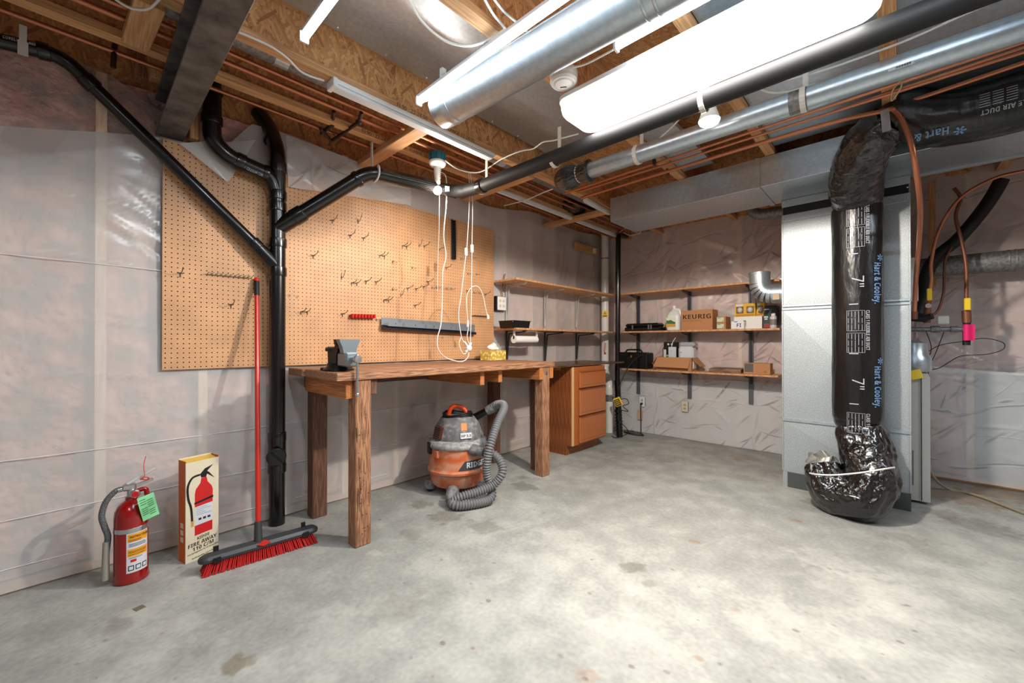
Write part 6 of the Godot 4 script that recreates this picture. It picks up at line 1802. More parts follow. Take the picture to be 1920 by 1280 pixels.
	var pr := pl(t, "printed_picture", mb().ext(PackedVector2Array([Vector2(-0.034, 0.125), Vector2(0.044, 0.130), Vector2(0.046, 0.34), Vector2(0.040, 0.36), Vector2(0.022, 0.385), Vector2(0.018, 0.41), Vector2(-0.006, 0.41), Vector2(-0.010, 0.385), Vector2(-0.030, 0.358), Vector2(-0.034, 0.335)]), 0.0005, fx.call(0.0)), plain("print_red", Color(0.78, 0.10, 0.11), 0.55))
	pl(pr, "printed_label", mb().ext(PackedVector2Array([Vector2(-0.034, 0.175), Vector2(0.0455, 0.18), Vector2(0.0455, 0.275), Vector2(-0.034, 0.268)]), 0.0004, fx.call(0.0005)), mats["print_white"])
	var bk := mb()
	bk.ext(PackedVector2Array([Vector2(-0.036, 0.283), Vector2(0.048, 0.296), Vector2(0.048, 0.308), Vector2(-0.036, 0.292)]), 0.0004, fx.call(0.0005))
	bk.ext(PackedVector2Array([Vector2(-0.012, 0.43), Vector2(0.01, 0.455), Vector2(0.048, 0.468), Vector2(0.02, 0.44), Vector2(0.03, 0.43), Vector2(0.055, 0.395), Vector2(0.02, 0.425), Vector2(0.015, 0.41), Vector2(-0.006, 0.412)]), 0.0004, fx.call(0.0))
	var hs := spline([Vector3(-0.012, 0.428, 0), Vector3(-0.045, 0.42, 0), Vector3(-0.064, 0.38, 0), Vector3(-0.062, 0.32, 0), Vector3(-0.05, 0.27, 0), Vector3(-0.045, 0.20, 0)], 6)
	for k in hs.size() - 1:
		bk.bar(hs[k] + Vector3(0, 0, D / 2), hs[k + 1] + Vector3(0, 0, D / 2), 0.010, 0.001, Vector3(0, 0, 1))
	pl(pr, "printed_hose", bk, mats["ink"])
	pl(pr, "printed_nozzle", mb().bx(Vector3(-0.05, 0.175, D / 2), Vector3(-0.039, 0.203, D / 2 + 0.0006)), plain("brass_print", Color(0.78, 0.58, 0.28), 0.5))
	var tx := mb()
	for q in [["KIDDE", 0.110, 0.020, 0.0], ["FIRE AWAY", 0.085, 0.026, -0.004], ["110 C/M", 0.062, 0.026, 0.0], ["Fire Extinguisher for all Home Fires", 0.044, 0.0085, 0.0], ["Rechargeable  2-A:10-B:C", 0.018, 0.009, 0.0]]:
		tx.add_text(q[0], q[2], 0.0004, func(p: Vector3) -> Vector3: return Vector3(p.x * 0.95 + 0.004 + q[3], q[1] + p.y + p.x * 0.10, D / 2 + 0.0004 + p.z), true, HORIZONTAL_ALIGNMENT_CENTER)
	for k in 5:
		tx.bx(Vector3(-0.028, 0.262 - k * 0.009, D / 2 + 0.0009), Vector3(0.02 + 0.02 * sin(k * 2.0), 0.2632 - k * 0.009, D / 2 + 0.0012))
	for k in 3:
		tx.bx(Vector3(-0.018 + k * 0.02, 0.198, D / 2 + 0.0009), Vector3(-0.005 + k * 0.02, 0.209, D / 2 + 0.0012))
	pl(t, "lettering", tx, plain("carton_ink", Color(0.16, 0.10, 0.06), 0.6))
	var sd := mb()
	for k in 3:
		sd.bx(Vector3(-W / 2 - 0.0006, 0.10 + k * 0.035, -0.015), Vector3(-W / 2, 0.125 + k * 0.035, 0.015))
	pl(t, "side_print", sd, cream)
	# push broom leaning on the board
	var h0 := oy(383, 1074, 0.0)
	var h1 := oy(588, 1012, 0.0)
	var mid := (h0 + h1) * 0.5
	var along := (h1 - h0).normalized()
	var out := Vector3(-along.z, 0, along.x)
	if out.x < 0: out = -out
	var L := h0.distance_to(h1)
	t = thing("push_broom", mid, "push broom with grey block, red bristles and red handle leaning on the pegboard", "broom")
	var gm := plain("broom_grey", Color(0.20, 0.21, 0.22), 0.45)
	var tilt := Basis(along, 0.0)
	var bb := Basis(along, Vector3.UP, along.cross(Vector3.UP)).orthonormalized()
	var prof := PackedVector2Array([Vector2(-0.036, 0.055), Vector2(0.036, 0.055), Vector2(0.038, 0.068), Vector2(0.028, 0.082), Vector2(0.0, 0.090), Vector2(-0.028, 0.082), Vector2(-0.038, 0.068)])
	var zb := Basis(out, Vector3.UP, out.cross(Vector3.UP))
	pw(t, "block", mb().ext(prof, L * 0.94, Transform3D(Basis(out, Vector3.UP, along * (1.0 if out.cross(Vector3.UP).dot(along) > 0 else 1.0)), mid - along * L * 0.47)), gm)
	for s in [-1.0, 1.0]:
		pw(t, "block_end", mb().lathe([Vector2(0, 0.088), Vector2(0.018, 0.085), Vector2(0.034, 0.075), Vector2(0.038, 0.066), Vector2(0.036, 0.055), Vector2(0, 0.055)], 20, Transform3D(Basis(), mid + along * L * 0.47 * s)), gm)
		var cpos: Vector3 = mid + along * L * 0.40 * s
		pw(t, "clip", mb().bar(cpos + Vector3(0, 0.085, 0) - out * 0.01, cpos + Vector3(0, 0.112, 0) - out * 0.012, 0.022, 0.006, out, 0.001), mats["black"])
		pw(t, "clip_foot", mb().bar(cpos + out * 0.041 + Vector3(0, 0.05, 0), cpos + out * 0.041 + Vector3(0, 0.075, 0), 0.03, 0.004, out), mats["black"])
	pw(t, "scraper_tab", mb().ext(PackedVector2Array([Vector2(-0.03, 0), Vector2(0, 0.018), Vector2(0.03, 0), Vector2(0, -0.012)]), 0.008, Transform3D(Basis(along, Vector3.UP, out), mid + Vector3(0, 0.078, 0) + out * 0.034)), plain("tab_red", Color(0.80, 0.16, 0.10), 0.5))
	var br := mb()
	var rng := RandomNumberGenerator.new()
	rng.seed = 8
	var nt := 58
	for row in 4:
		for k in nt:
			var f := (k + 0.5) / nt - 0.5
			var top := mid + along * L * 0.95 * f + out * (-0.028 + row * 0.0187) + Vector3(0, 0.058, 0)
			var foot := top + along * (f * 0.05 + rng.randf_range(-0.004, 0.004)) + out * ((row - 1.5) * 0.009 + 0.006 + rng.randf_range(-0.003, 0.003))
			foot.y = 0.001
			br.tube([top, top.lerp(foot, 0.5), foot], [0.0022, 0.0034, 0.0044], 5, false)
	var bn := pw(t, "bristles", br, plain("bristle_red", Color(0.70, 0.07, 0.06), 0.55), "red plastic bristles")
	bn.set_meta("kind", "stuff")
	var s0 := mid + Vector3(0, 0.088, 0) - along * 0.02
	var top_p := ox(481, 521, -2.795)
	var hd := (top_p - s0).normalized()
	pw(t, "socket", mb().tube([s0 - hd * 0.02, s0 + hd * 0.09], [0.020, 0.017], 16), gm)
	pw(t, "handle", mb().cyl(s0 + hd * 0.06, top_p - hd * 0.10, 0.0125, 16), plain("handle_red", Color(0.74, 0.16, 0.09), 0.3, 0.0, 0.3))
	pw(t, "grip", mb().tube([top_p - hd * 0.115, top_p - hd * 0.11, top_p - hd * 0.025, top_p - hd * 0.02], [0.0125, 0.0142, 0.0142, 0.0125], 14), mats["rubber"])
	pw(t, "handle_tip", mb().tube([top_p - hd * 0.022, top_p - hd * 0.006, top_p], [0.0145, 0.0145, 0.009], 14), mats["tab_red"])
	# small square scrap on the slab
	solo("paper_scrap", oy(263, 1138, 0.0), mb().box(Transform3D(Basis(Vector3.UP, 0.3), oy(263, 1138, 0.001)), Vector3(0.032, 0.002, 0.032)), plain("scrap", Color(0.42, 0.38, 0.30), 0.8), "small square brown scrap lying on the slab before the extinguisher", "scrap")

# ---- shelves in the corner ----
func sx(px: float, z: float) -> float:
	return oz(px, 600, z).x

func bracket(parent: Node3D, at: Vector3, out: Vector3, drop: float, reach: float, mat: Material) -> void:
	var side := out.cross(Vector3.UP)
	var a := at + out * 0.006
	var b := pw(parent, "bracket", mb().bar(a, a - Vector3(0, drop, 0), 0.024, 0.008, out).bar(at + Vector3(0, -0.004, 0), at + out * reach + Vector3(0, -0.004, 0), 0.022, 0.008, Vector3.UP), mat)
	var web := mb()
	web.quad(a + Vector3(0, -drop * 0.95, 0), a + out * 0.008 + Vector3(0, -drop * 0.95, 0), at + out * reach * 0.9 + Vector3(0, -0.008, 0), at + out * 0.02 + Vector3(0, -0.008, 0), side)
	web.bar(a + out * 0.004 + Vector3(0, -drop * 0.98, 0), at + out * reach * 0.45 + Vector3(0, -0.06 * drop / 0.3 - 0.01, 0), 0.010, 0.012, out)
	pw(b, "rib", mb().bar(a + out * 0.006 + Vector3(0, -drop * 0.98, 0), a + out * 0.035 + Vector3(0, -0.03, 0), 0.008, 0.012, out).bar(a + out * 0.035 + Vector3(0, -0.03, 0), at + out * reach * 0.95 + Vector3(0, -0.012, 0), 0.008, 0.012, Vector3.UP), mat)

func build_shelves() -> void:
	var sm: Material = mats["shelf_board_z"]
	var sb: Material = mats["shelf_board_x"]
	var silver: Material = plain("bracket_silver", Color(0.80, 0.80, 0.80), 0.35, 0.35)
	var dark := plain("bracket_dark", Color(0.26, 0.27, 0.29), 0.4, 0.3)
	var wall_px := [949, 1021, 1080]
	for q in [[1.682, "upper wooden shelf on silver brackets beside the pegboard", silver, 0.40], [1.222, "lower wooden shelf on dark brackets over the tissue box", dark, 0.32]]:
		var t := thing("wall_shelf", Vector3(-2.66, q[0], -3.6), q[1], "shelf", "shelves in the corner")
		pw(t, "board", mb().bx(Vector3(-2.812, q[0], -4.478), Vector3(-2.515, q[0] + 0.019, -2.73), 0.002), sm)
		for p in wall_px:
			bracket(t, Vector3(-2.815, q[0], ox(p, 600, -2.815).z), Vector3.RIGHT, q[3], 0.27, q[2])
	var back_px := [1197, 1293, 1408]
	var levels := [[1.682, "upper wooden shelf on the back wall, empty"], [1.222, "middle wooden shelf on the back wall holding the jug and cartons"], [0.776, "lowest wooden shelf on the back wall holding the black bag"]]
	for k in 3:
		var y: float = levels[k][0]
		var t := thing("wall_shelf", Vector3(-1.7, y, -4.62), levels[k][1], "shelf", "shelves in the corner")
		var x1: float = sx(1462, -4.48) if k < 2 else sx(1459, -4.48)
		pw(t, "board", mb().bx(Vector3(-2.655 if k < 2 else -2.40, y, -4.745), Vector3(x1, y + 0.019, -4.48), 0.002), sb)
		for p in back_px:
			bracket(t, Vector3(sx(p, -4.74), y, -4.748), Vector3(0, 0, 1), 0.42 if k < 2 else 0.10, 0.24, dark)
	for p in back_px:
		var x := sx(p, -4.75)
		var st := thing("shelf_standard", Vector3(x, 0.45, -4.75), "slotted steel upright holding the back wall shelves", "bracket", "slotted uprights on the back wall")
		pw(st, "channel", mb().bx(Vector3(x - 0.020, 0.47, -4.76), Vector3(x + 0.020, 1.70, -4.749), 0.002), plain("standard_steel", Color(0.40, 0.41, 0.43), 0.4, 0.3))
		pw(st, "rail", mb().bx(Vector3(x - 0.021, 0.47, -4.749), Vector3(x - 0.014, 1.70, -4.743)).bx(Vector3(x + 0.014, 0.47, -4.749), Vector3(x + 0.021, 1.70, -4.743)), mats["standard_steel"])
	var top := 1.2415
	# black plastic tray on the side shelf
	var tz0 := ox(951, 605, -2.60).z
	var tz1 := ox(984, 605, -2.60).z
	var t := thing("plastic_tray", Vector3(-2.62, top, (tz0 + tz1) / 2), "shallow black plastic tray on the side shelf", "tray")
	var w := absf(tz1 - tz0) / 2
	for s in [-1.0, 1.0]:
		pl(t, "long_side", mb().box(Transform3D(Basis(Vector3(0, 0, 1), -0.25 * s), Vector3(0.085 * s, 0.032, 0)), Vector3(0.004, 0.066, w * 1.9)), mats["black"])
		pl(t, "short_side", mb().box(Transform3D(Basis(Vector3.RIGHT, 0.25 * s), Vector3(0, 0.032, (w * 0.93) * s)), Vector3(0.17, 0.066, 0.004)), mats["black"])
	pl(t, "bottom", mb().bx(Vector3(-0.08, 0, -w * 0.9), Vector3(0.08, 0.004, w * 0.9)), mats["black"])
	pl(t, "rim", mb().bx(Vector3(-0.10, 0.062, -w), Vector3(-0.088, 0.067, w)).bx(Vector3(0.088, 0.062, -w), Vector3(0.10, 0.067, w)).bx(Vector3(-0.10, 0.062, -w), Vector3(0.10, 0.067, -w + 0.01)).bx(Vector3(-0.10, 0.062, w - 0.01), Vector3(0.10, 0.067, w)), mats["black"])
	# paper towel holder below the side shelf
	var pa := ox(964, 637, -2.60)
	var pb := ox(1006, 637, -2.60)
	pa.y = 1.135
	pb.y = 1.135
	t = thing("paper_towel_holder", (pa + pb) / 2, "white paper towel holder with a thin roll under the side shelf", "paper towel holder")
	for p in [pa, pb]:
		pw(t, "arm", mb().bx(p + Vector3(-0.012, 0, -0.006), p + Vector3(0.012, 0.086, 0.006), 0.003).cyl(p + Vector3(0, 0, -0.006), p + Vector3(0, 0, 0.006), 0.036 if p == pa else 0.02, 20), mats["white"])
	pw(t, "rail", mb().bx(Vector3(pa.x - 0.012, 1.213, pb.z), Vector3(pa.x + 0.012, 1.2215, pa.z), 0.002), mats["white"])
	pw(t, "paper_roll", mb().cyl(pa - Vector3(0, 0, 0.008), pb + Vector3(0, 0, 0.008), 0.034, 24), plain("paper", Color(0.92, 0.91, 0.90), 0.9))
	# four way outlet on the side wall
	var o := ox(939, 569, -2.80)
	t = thing("outlet_box", o, "white double outlet box on the wall between pegboard and brackets", "outlet")
	pw(t, "box", mb().bx(Vector3(-2.825, o.y - 0.07, o.z - 0.06), Vector3(-2.79, o.y + 0.07, o.z + 0.07), 0.003), mats["dark_metal"])
	var pl8 := pw(t, "cover_plate", mb().bx(Vector3(-2.79, o.y - 0.066, o.z - 0.058), Vector3(-2.784, o.y + 0.066, o.z + 0.058), 0.003), mats["white"])
	for dy in [-0.025, 0.025]:
		for dz in [-0.024, 0.024]:
			pw(pl8, "socket", mb().cyl(Vector3(-2.784, o.y + dy, o.z + dz), Vector3(-2.7825, o.y + dy, o.z + dz), 0.015, 16), plain("ivory", Color(0.80, 0.78, 0.70), 0.5))
	pw(t, "conduit", mb().tube(bend([Vector3(-2.80, o.y + 0.07, o.z - 0.02), Vector3(-2.80, o.y + 0.16, o.z - 0.02), Vector3(-2.80, o.y + 0.30, o.z - 0.06)], 0.03), 0.006, 8), plain("cable_tan", Color(0.55, 0.40, 0.30), 0.6))
	# things on the middle back shelf
	var z := -4.53
	var k := (z - 0.0)
	var xa := sx(1170, z)
	var xb := sx(1236, z)
	t = thing("tool_case", Vector3((xa + xb) / 2, top, z - 0.10), "flat black plastic tool case on the middle back shelf", "case")
	pl(t, "case_base", mb().box(Transform3D(Basis(), Vector3(0, 0.024, 0)), Vector3(xb - xa, 0.048, 0.19), 0.012), mats["black"])
	pl(t, "case_lid", mb().box(Transform3D(Basis(), Vector3(-0.004, 0.070, 0)), Vector3(xb - xa - 0.025, 0.045, 0.185), 0.018), mats["black"])
	for x in [-0.11, 0.09, 0.12]:
		pl(t, "latch", mb().box(Transform3D(Basis(), Vector3(x, 0.045, 0.097)), Vector3(0.018, 0.055, 0.010), 0.003), plain("latch_grey", Color(0.45, 0.46, 0.47), 0.4, 0.4))
	# jug
	t = thing("plastic_jug", Vector3(sx(1262, z), top, z - 0.05), "white translucent gallon jug with a printed label", "jug")
	var jm := plain("jug_plastic", Color(0.88, 0.89, 0.88), 0.35)
	var jug := mb()
	var prev := []
	for q in [[0.0, 0.066, 0.030], [0.004, 0.074, 0.032], [0.13, 0.076, 0.034], [0.165, 0.074, 0.034], [0.20, 0.058, 0.034], [0.232, 0.030, 0.024], [0.245, 0.021, 0.02], [0.262, 0.020, 0.019]]:
		var ring := []
		for p in rounded(q[1] * 2, q[1] * 2, minf(q[2] * 1.2, q[1]), 5):
			ring.append(Vector3(p.x + (0.0 if q[0] < 0.2 else -0.006 * (q[0] - 0.2) / 0.06), q[0], p.y))
		if prev:
			for i in ring.size():
				var j := (i + 1) % ring.size()
				jug.quad(prev[i], prev[j], ring[j], ring[i], Vector3(ring[i].x, 0.02, ring[i].z))
		prev = ring
	pl(t, "body", jug, jm)
	pl(t, "cap", mb().cyl(Vector3(-0.006, 0.256, 0), Vector3(-0.006, 0.278, 0), 0.021, 18), mats["white"])
	pl(t, "handle", mb().tube(bend([Vector3(0.016, 0.238, 0.01), Vector3(0.058, 0.232, 0.01), Vector3(0.070, 0.15, 0.01)], 0.03), 0.013, 12), jm)
	var jl := pl(t, "label", mb().bx(Vector3(-0.066, 0.035, 0.0755), Vector3(0.038, 0.142, 0.0765)), plain("label_paper", Color(0.86, 0.88, 0.80), 0.6))
	pl(jl, "label_field", mb().bx(Vector3(-0.064, 0.037, 0.0765), Vector3(0.036, 0.082, 0.0769)), plain("label_gold", Color(0.80, 0.62, 0.22), 0.6))
	pl(jl, "label_foliage", mb().ext(PackedVector2Array([Vector2(-0.064, 0.075), Vector2(0.036, 0.07), Vector2(0.036, 0.09), Vector2(0.01, 0.1), Vector2(-0.02, 0.118), Vector2(-0.04, 0.108), Vector2(-0.064, 0.115)]), 0.0004, Transform3D(Basis(), Vector3(0, 0, 0.0766))), plain("label_green", Color(0.22, 0.42, 0.26), 0.6))
	# big carton with lettering
	var kx0 := sx(1277, z)
	var kx1 := sx(1336, z)
	var kw := kx1 - kx0
	t = thing("carton", Vector3((kx0 + kx1) / 2, top, z - 0.09), "closed brown carton with large dark brand lettering", "box")
	pl(t, "carton_body", mb().box(Transform3D(Basis(), Vector3(0, 0.107, 0)), Vector3(kw, 0.214, 0.18), 0.002), mats["cardboard"])
	pl(t, "top_seam", mb().bx(Vector3(-kw / 2, 0.2138, -0.002), Vector3(kw / 2, 0.2148, 0.002)), plain("tape", Color(0.62, 0.46, 0.32), 0.4))
	pl(t, "lettering", mb().add_text("KEURIG", 0.066, 0.0006, func(p: Vector3) -> Vector3: return Vector3(p.x * 1.08 + 0.022 * p.x / 0.12 - 0.150, 0.142 + p.y, 0.0903 + p.z), true), plain("dark_brown_ink", Color(0.20, 0.12, 0.09), 0.6))
	pl(t, "tagline", mb().add_text("Brew the love", 0.030, 0.0005, func(p: Vector3) -> Vector3: return Vector3(p.x - 0.150, 0.100 + p.y, 0.0903 + p.z), false, HORIZONTAL_ALIGNMENT_LEFT, true), plain("tagline_ink", Color(0.50, 0.30, 0.19), 0.6))
	# two small cartons stacked
	for q in [[0, 0.0, "small brown carton with a pale label, bottom of a stack of two"], [1, 0.067, "small brown carton with a pale label, top of a stack of two"]]:
		var x0 := sx(1343, z)
		t = thing("small_carton", Vector3(x0 + 0.045, top + q[1], z - 0.09), q[2], "box", "small labelled cartons")
		pl(t, "carton_body", mb().box(Transform3D(Basis(), Vector3(0, 0.033, 0)), Vector3(0.086, 0.066, 0.17), 0.0015), mats["cardboard"])
		var lb := pl(t, "label", mb().bx(Vector3(-0.040, 0.012, 0.085), Vector3(0.026, 0.056, 0.0857)), plain("label_mint", Color(0.78, 0.84, 0.74), 0.6))
		pl(lb, "print", mb().bx(Vector3(-0.034, 0.046, 0.0857), Vector3(-0.004, 0.051, 0.0861)).bx(Vector3(0.014, 0.016, 0.0857), Vector3(0.022, 0.026, 0.0861)), plain("label_print", Color(0.36, 0.48, 0.36), 0.6))
	# white boxes with yellow bulb boxes on top
	var wx0 := sx(1376, z - 0.03)
	var wx1 := sx(1428, z - 0.03)
	t = thing("white_carton", Vector3((wx0 + wx1) / 2, top, z - 0.13), "plain white carton under the yellow bulb boxes", "box")
	var hw := (wx1 - wx0) / 2
	pl(t, "back_panel", mb().bx(Vector3(-hw, 0, -0.09), Vector3(hw, 0.124, -0.087)), mats["white"])
	pl(t, "top_panel", mb().bx(Vector3(-hw, 0.121, -0.087), Vector3(hw, 0.124, 0.087)), mats["white"])
	pl(t, "bottom_panel", mb().bx(Vector3(-hw, 0, -0.087), Vector3(hw, 0.003, 0.087)), mats["white"])
	for s in [-1.0, 1.0]:
		pl(t, "side_panel", mb().bx(Vector3(hw * s - 0.0015, 0.003, -0.087), Vector3(hw * s + 0.0015, 0.121, 0.087)), mats["white"])
	# front with a real hand hole through it
	pl(t, "front_panel", mb().bx(Vector3(-hw, 0, 0.087), Vector3(-0.04, 0.124, 0.09)).bx(Vector3(-0.015, 0, 0.087), Vector3(hw, 0.124, 0.09)).bx(Vector3(-0.04, 0, 0.087), Vector3(-0.015, 0.03, 0.09)).bx(Vector3(-0.04, 0.085, 0.087), Vector3(-0.015, 0.124, 0.09)), mats["white"])
	wx0 = sx(1371, z + 0.03)
	wx1 = sx(1395, z + 0.03)
	t = thing("white_carton", Vector3((wx0 + wx1) / 2, top, z), "small white carton with blue print in front of the larger white one", "box")
	pl(t, "carton_body", mb().box(Transform3D(Basis(), Vector3(0, 0.038, 0)), Vector3(wx1 - wx0, 0.076, 0.06), 0.0015), mats["white"])
	pl(t, "print", mb().add_text("FI", 0.05, 0.0005, func(p: Vector3) -> Vector3: return Vector3(p.x - 0.012, 0.036 + p.y, 0.0302 + p.z), true).bx(Vector3(-0.03, 0.068, 0.03), Vector3(0.0, 0.074, 0.0304)), plain("blue_ink", Color(0.12, 0.17, 0.48), 0.6))
	for q in [[1376, 1415, "yellow light bulb box with two windows on the white carton", 0.0, 0.0], [1417, 1432, "narrow yellow light bulb box leaning at the end of the white carton", 0.008, -0.06]]:
		var x0 := sx(q[0], z - 0.05)
		var x1 := sx(q[1], z - 0.05)
		t = thing("bulb_box", Vector3((x0 + x1) / 2, top + 0.1245, z - 0.14), q[2], "box", "yellow bulb boxes")
		var half := (x1 - x0) / 2
		var bb := pl(t, "carton_body", mb().box(Transform3D(Basis(Vector3(0, 0, 1), q[4]), Vector3(0, 0.067 + q[3] * 0.2, 0)), Vector3(x1 - x0, 0.134, 0.11), 0.0015), plain("box_yellow", Color(0.86, 0.68, 0.16), 0.55))
		var nwin := 2 if q[3] == 0.0 else 1
		for i in nwin:
			var cxx := (-half * 0.5 + i * half) if nwin == 2 else 0.0
			var ww := pl(bb, "window", mb().bx(Vector3(cxx - half * (0.36 if nwin == 2 else 0.6), 0.035, 0.055), Vector3(cxx + half * (0.36 if nwin == 2 else 0.6), 0.105, 0.0556)), plain("window_brown", Color(0.46, 0.32, 0.22), 0.3, 0.0, 0.3))
			pl(ww, "bulb", mb().ball(Vector3(cxx, 0.07, 0.055), 0.026, 1.1, 8, 12), plain("bulb_glass", Color(0.80, 0.80, 0.78), 0.2))
		pl(bb, "white_panel", mb().bx(Vector3(-half * 0.9, 0.108, 0.055), Vector3(-half * 0.2, 0.128, 0.0556)), mats["print_white"])
		pl(bb, "gold_band", mb().bx(Vector3(-half * 0.9, 0.006, 0.055), Vector3(half * 0.9, 0.026, 0.0556)), plain("gold_band", Color(0.74, 0.50, 0.10), 0.5))
	var dx0 := sx(1432, z)
	var dx1 := sx(1455, z)
	t = thing("dark_carton", Vector3((dx0 + dx1) / 2, top, z - 0.10), "navy and green printed carton behind the spray can", "box")
	var db := pl(t, "carton_body", mb().box(Transform3D(Basis(), Vector3(0, 0.11, 0)), Vector3(dx1 - dx0, 0.22, 0.14), 0.002), plain("navy", Color(0.05, 0.07, 0.14), 0.4))
	pl(db, "green_field", mb().bx(Vector3(-0.058, 0.05, 0.07), Vector3(0.03, 0.155, 0.0706)), plain("green_field", Color(0.05, 0.22, 0.18), 0.5))
	pl(db, "red_field", mb().bx(Vector3(-0.058, 0.01, 0.07), Vector3(0.03, 0.048, 0.0706)), plain("red_field", Color(0.55, 0.18, 0.10), 0.5))
	pl(db, "print", mb().bx(Vector3(-0.05, 0.18, 0.07), Vector3(-0.01, 0.19, 0.0707)).bx(Vector3(-0.055, 0.105, 0.0706), Vector3(-0.02, 0.118, 0.071)).bx(Vector3(-0.05, 0.085, 0.0706), Vector3(-0.025, 0.098, 0.071)), mats["print_white"])
	t = thing("spray_can", Vector3(sx(1450, z + 0.02), top, z + 0.02), "white spray can with a red button at the shelf end", "can")
	pl(t, "can_body", mb().lathe([Vector2(0, 0), Vector2(0.027, 0), Vector2(0.028, 0.004), Vector2(0.028, 0.105), Vector2(0.022, 0.116), Vector2(0.012, 0.12), Vector2(0, 0.12)], 22), plain("can_white", Color(0.78, 0.78, 0.80), 0.35))
	pl(t, "can_cap", mb().lathe([Vector2(0, 0.12), Vector2(0.018, 0.118), Vector2(0.018, 0.138), Vector2(0.014, 0.142), Vector2(0, 0.142)], 18), mats["white"])
	pl(t, "button", mb().cyl(Vector3(0, 0.142, 0), Vector3(0, 0.150, 0), 0.007, 10), mats["red"])
	pl(t, "can_print", mb().cyl(Vector3(0, 0.03, 0), Vector3(0, 0.085, 0), 0.0284, 22, false), plain("can_grey", Color(0.50, 0.46, 0.46), 0.5))
	# things on the lowest shelf
	var lt := 0.7955
	var bx0 := sx(1158, z)
	var bx1 := sx(1206, z)
	t = thing("tool_bag", Vector3((bx0 + bx1) / 2, lt, z - 0.09), "black leather like tool bag with a handle and clasp on the lowest shelf", "bag")
	var bw := bx1 - bx0
	pl(t, "bag_body", mb().box(Transform3D(Basis(), Vector3(0.02, 0.095, 0)), Vector3(bw + 0.05, 0.19, 0.19), 0.012), mats["black"])
	pl(t, "bag_flap", mb().box(Transform3D(Basis(), Vector3(0.0, 0.165, 0.004)), Vector3(bw, 0.058, 0.20), 0.012), plain("black_vinyl", Color(0.03, 0.03, 0.034), 0.3, 0.0, 0.2))
	pl(t, "strap", mb().bx(Vector3(bw * 0.30, 0.0, 0.096), Vector3(bw * 0.30 + 0.022, 0.19, 0.1)), mats["black_vinyl"])
	pl(t, "bag_handle", mb().tube(bend([Vector3(-0.11, 0.185, 0), Vector3(-0.085, 0.222, 0), Vector3(0.085, 0.226, 0), Vector3(0.12, 0.185, 0)], 0.03), 0.010, 10), mats["black_vinyl"])
	pl(t, "clasp", mb().box(Transform3D(Basis(), Vector3(0.02, 0.145, 0.106)), Vector3(0.02, 0.028, 0.008), 0.002), plain("brass", Color(0.72, 0.52, 0.26), 0.35, 0.7))
	pl(t, "side_buckle", mb().box(Transform3D(Basis(), Vector3(bw / 2 + 0.045, 0.15, 0.03)), Vector3(0.012, 0.05, 0.05), 0.004), mats["dark_metal"])
	# open carton with flaps out
	var ox0 := sx(1232, z)
	var ox1 := sx(1296, z)
	var cw2 := (ox1 - ox0) / 2
	t = thing("open_carton", Vector3((ox0 + ox1) / 2, lt, z - 0.085), "open brown carton with its flaps folded out on the lowest shelf", "box")
	for s in [-1.0, 1.0]:
		pl(t, "side_wall", mb().bx(Vector3(cw2 * s - 0.002, 0, -0.09), Vector3(cw2 * s + 0.002, 0.145, 0.09)), mats["cardboard"])
		pl(t, "end_wall", mb().bx(Vector3(-cw2, 0, 0.09 * s - 0.002), Vector3(cw2, 0.145, 0.09 * s + 0.002)), mats["cardboard"])
	pl(t, "bottom", mb().bx(Vector3(-cw2, 0, -0.09), Vector3(cw2, 0.004, 0.09)), mats["cardboard"])
	var fl := mb()
	fl.ext(PackedVector2Array([Vector2(-cw2 * 0.97, 0), Vector2(cw2 * 0.97, 0), Vector2(cw2 * 0.93, -0.125), Vector2(-cw2 * 1.1, -0.12)]), 0.004, Transform3D(Basis(Vector3.RIGHT, -0.42), Vector3(0, 0.145, 0.093)))
	pl(t, "front_flap", fl, mats["cardboard"])
	pl(t, "side_flap", mb().ext(PackedVector2Array([Vector2(-0.088, 0), Vector2(0.088, 0), Vector2(0.08, -0.13), Vector2(-0.08, -0.13)]), 0.004, Transform3D(Basis(Vector3.UP, PI / 2) * Basis(Vector3.RIGHT, -0.75), Vector3(cw2 + 0.003, 0.145, 0))), mats["cardboard"])
	pl(t, "side_flap", mb().ext(PackedVector2Array([Vector2(-0.088, 0), Vector2(0.088, 0), Vector2(0.08, -0.10), Vector2(-0.08, -0.10)]), 0.004, Transform3D(Basis(Vector3.UP, -PI / 2) * Basis(Vector3.RIGHT, -0.6), Vector3(-cw2 - 0.003, 0.145, 0))), mats["cardboard"])
	# what sticks out of it
	var c0 := (ox0 + ox1) / 2
	t = thing("black_carton", Vector3(sx(1258, z - 0.11), lt + 0.006, z - 0.12), "black and white printed carton standing in the open carton", "box")
	pl(t, "carton_body", mb().box(Transform3D(Basis(), Vector3(0, 0.155, 0)), Vector3(0.15, 0.31, 0.07), 0.002), mats["black"])
	pl(t, "white_panel", mb().bx(Vector3(-0.074, 0.13, 0.035), Vector3(-0.045, 0.225, 0.0356)).bx(Vector3(-0.018, 0.13, 0.035), Vector3(0.07, 0.255, 0.0356)), mats["print_white"])
	pl(t, "printed_dot", mb().cyl(Vector3(-0.02, 0.285, 0.035), Vector3(-0.02, 0.285, 0.0358), 0.012, 14).cyl(Vector3(0.02, 0.285, 0.035), Vector3(0.02, 0.285, 0.0358), 0.012, 14), mats["print_white"])
	pl(t, "green_dot", mb().cyl(Vector3(-0.032, 0.155, 0.035), Vector3(-0.032, 0.155, 0.0358), 0.011, 14), plain("lime", Color(0.62, 0.78, 0.40), 0.5))
	t = thing("lidded_tub", Vector3(sx(1289, z - 0.09), lt + 0.006, z - 0.085), "white rounded tub with a lid standing in the open carton", "tub")
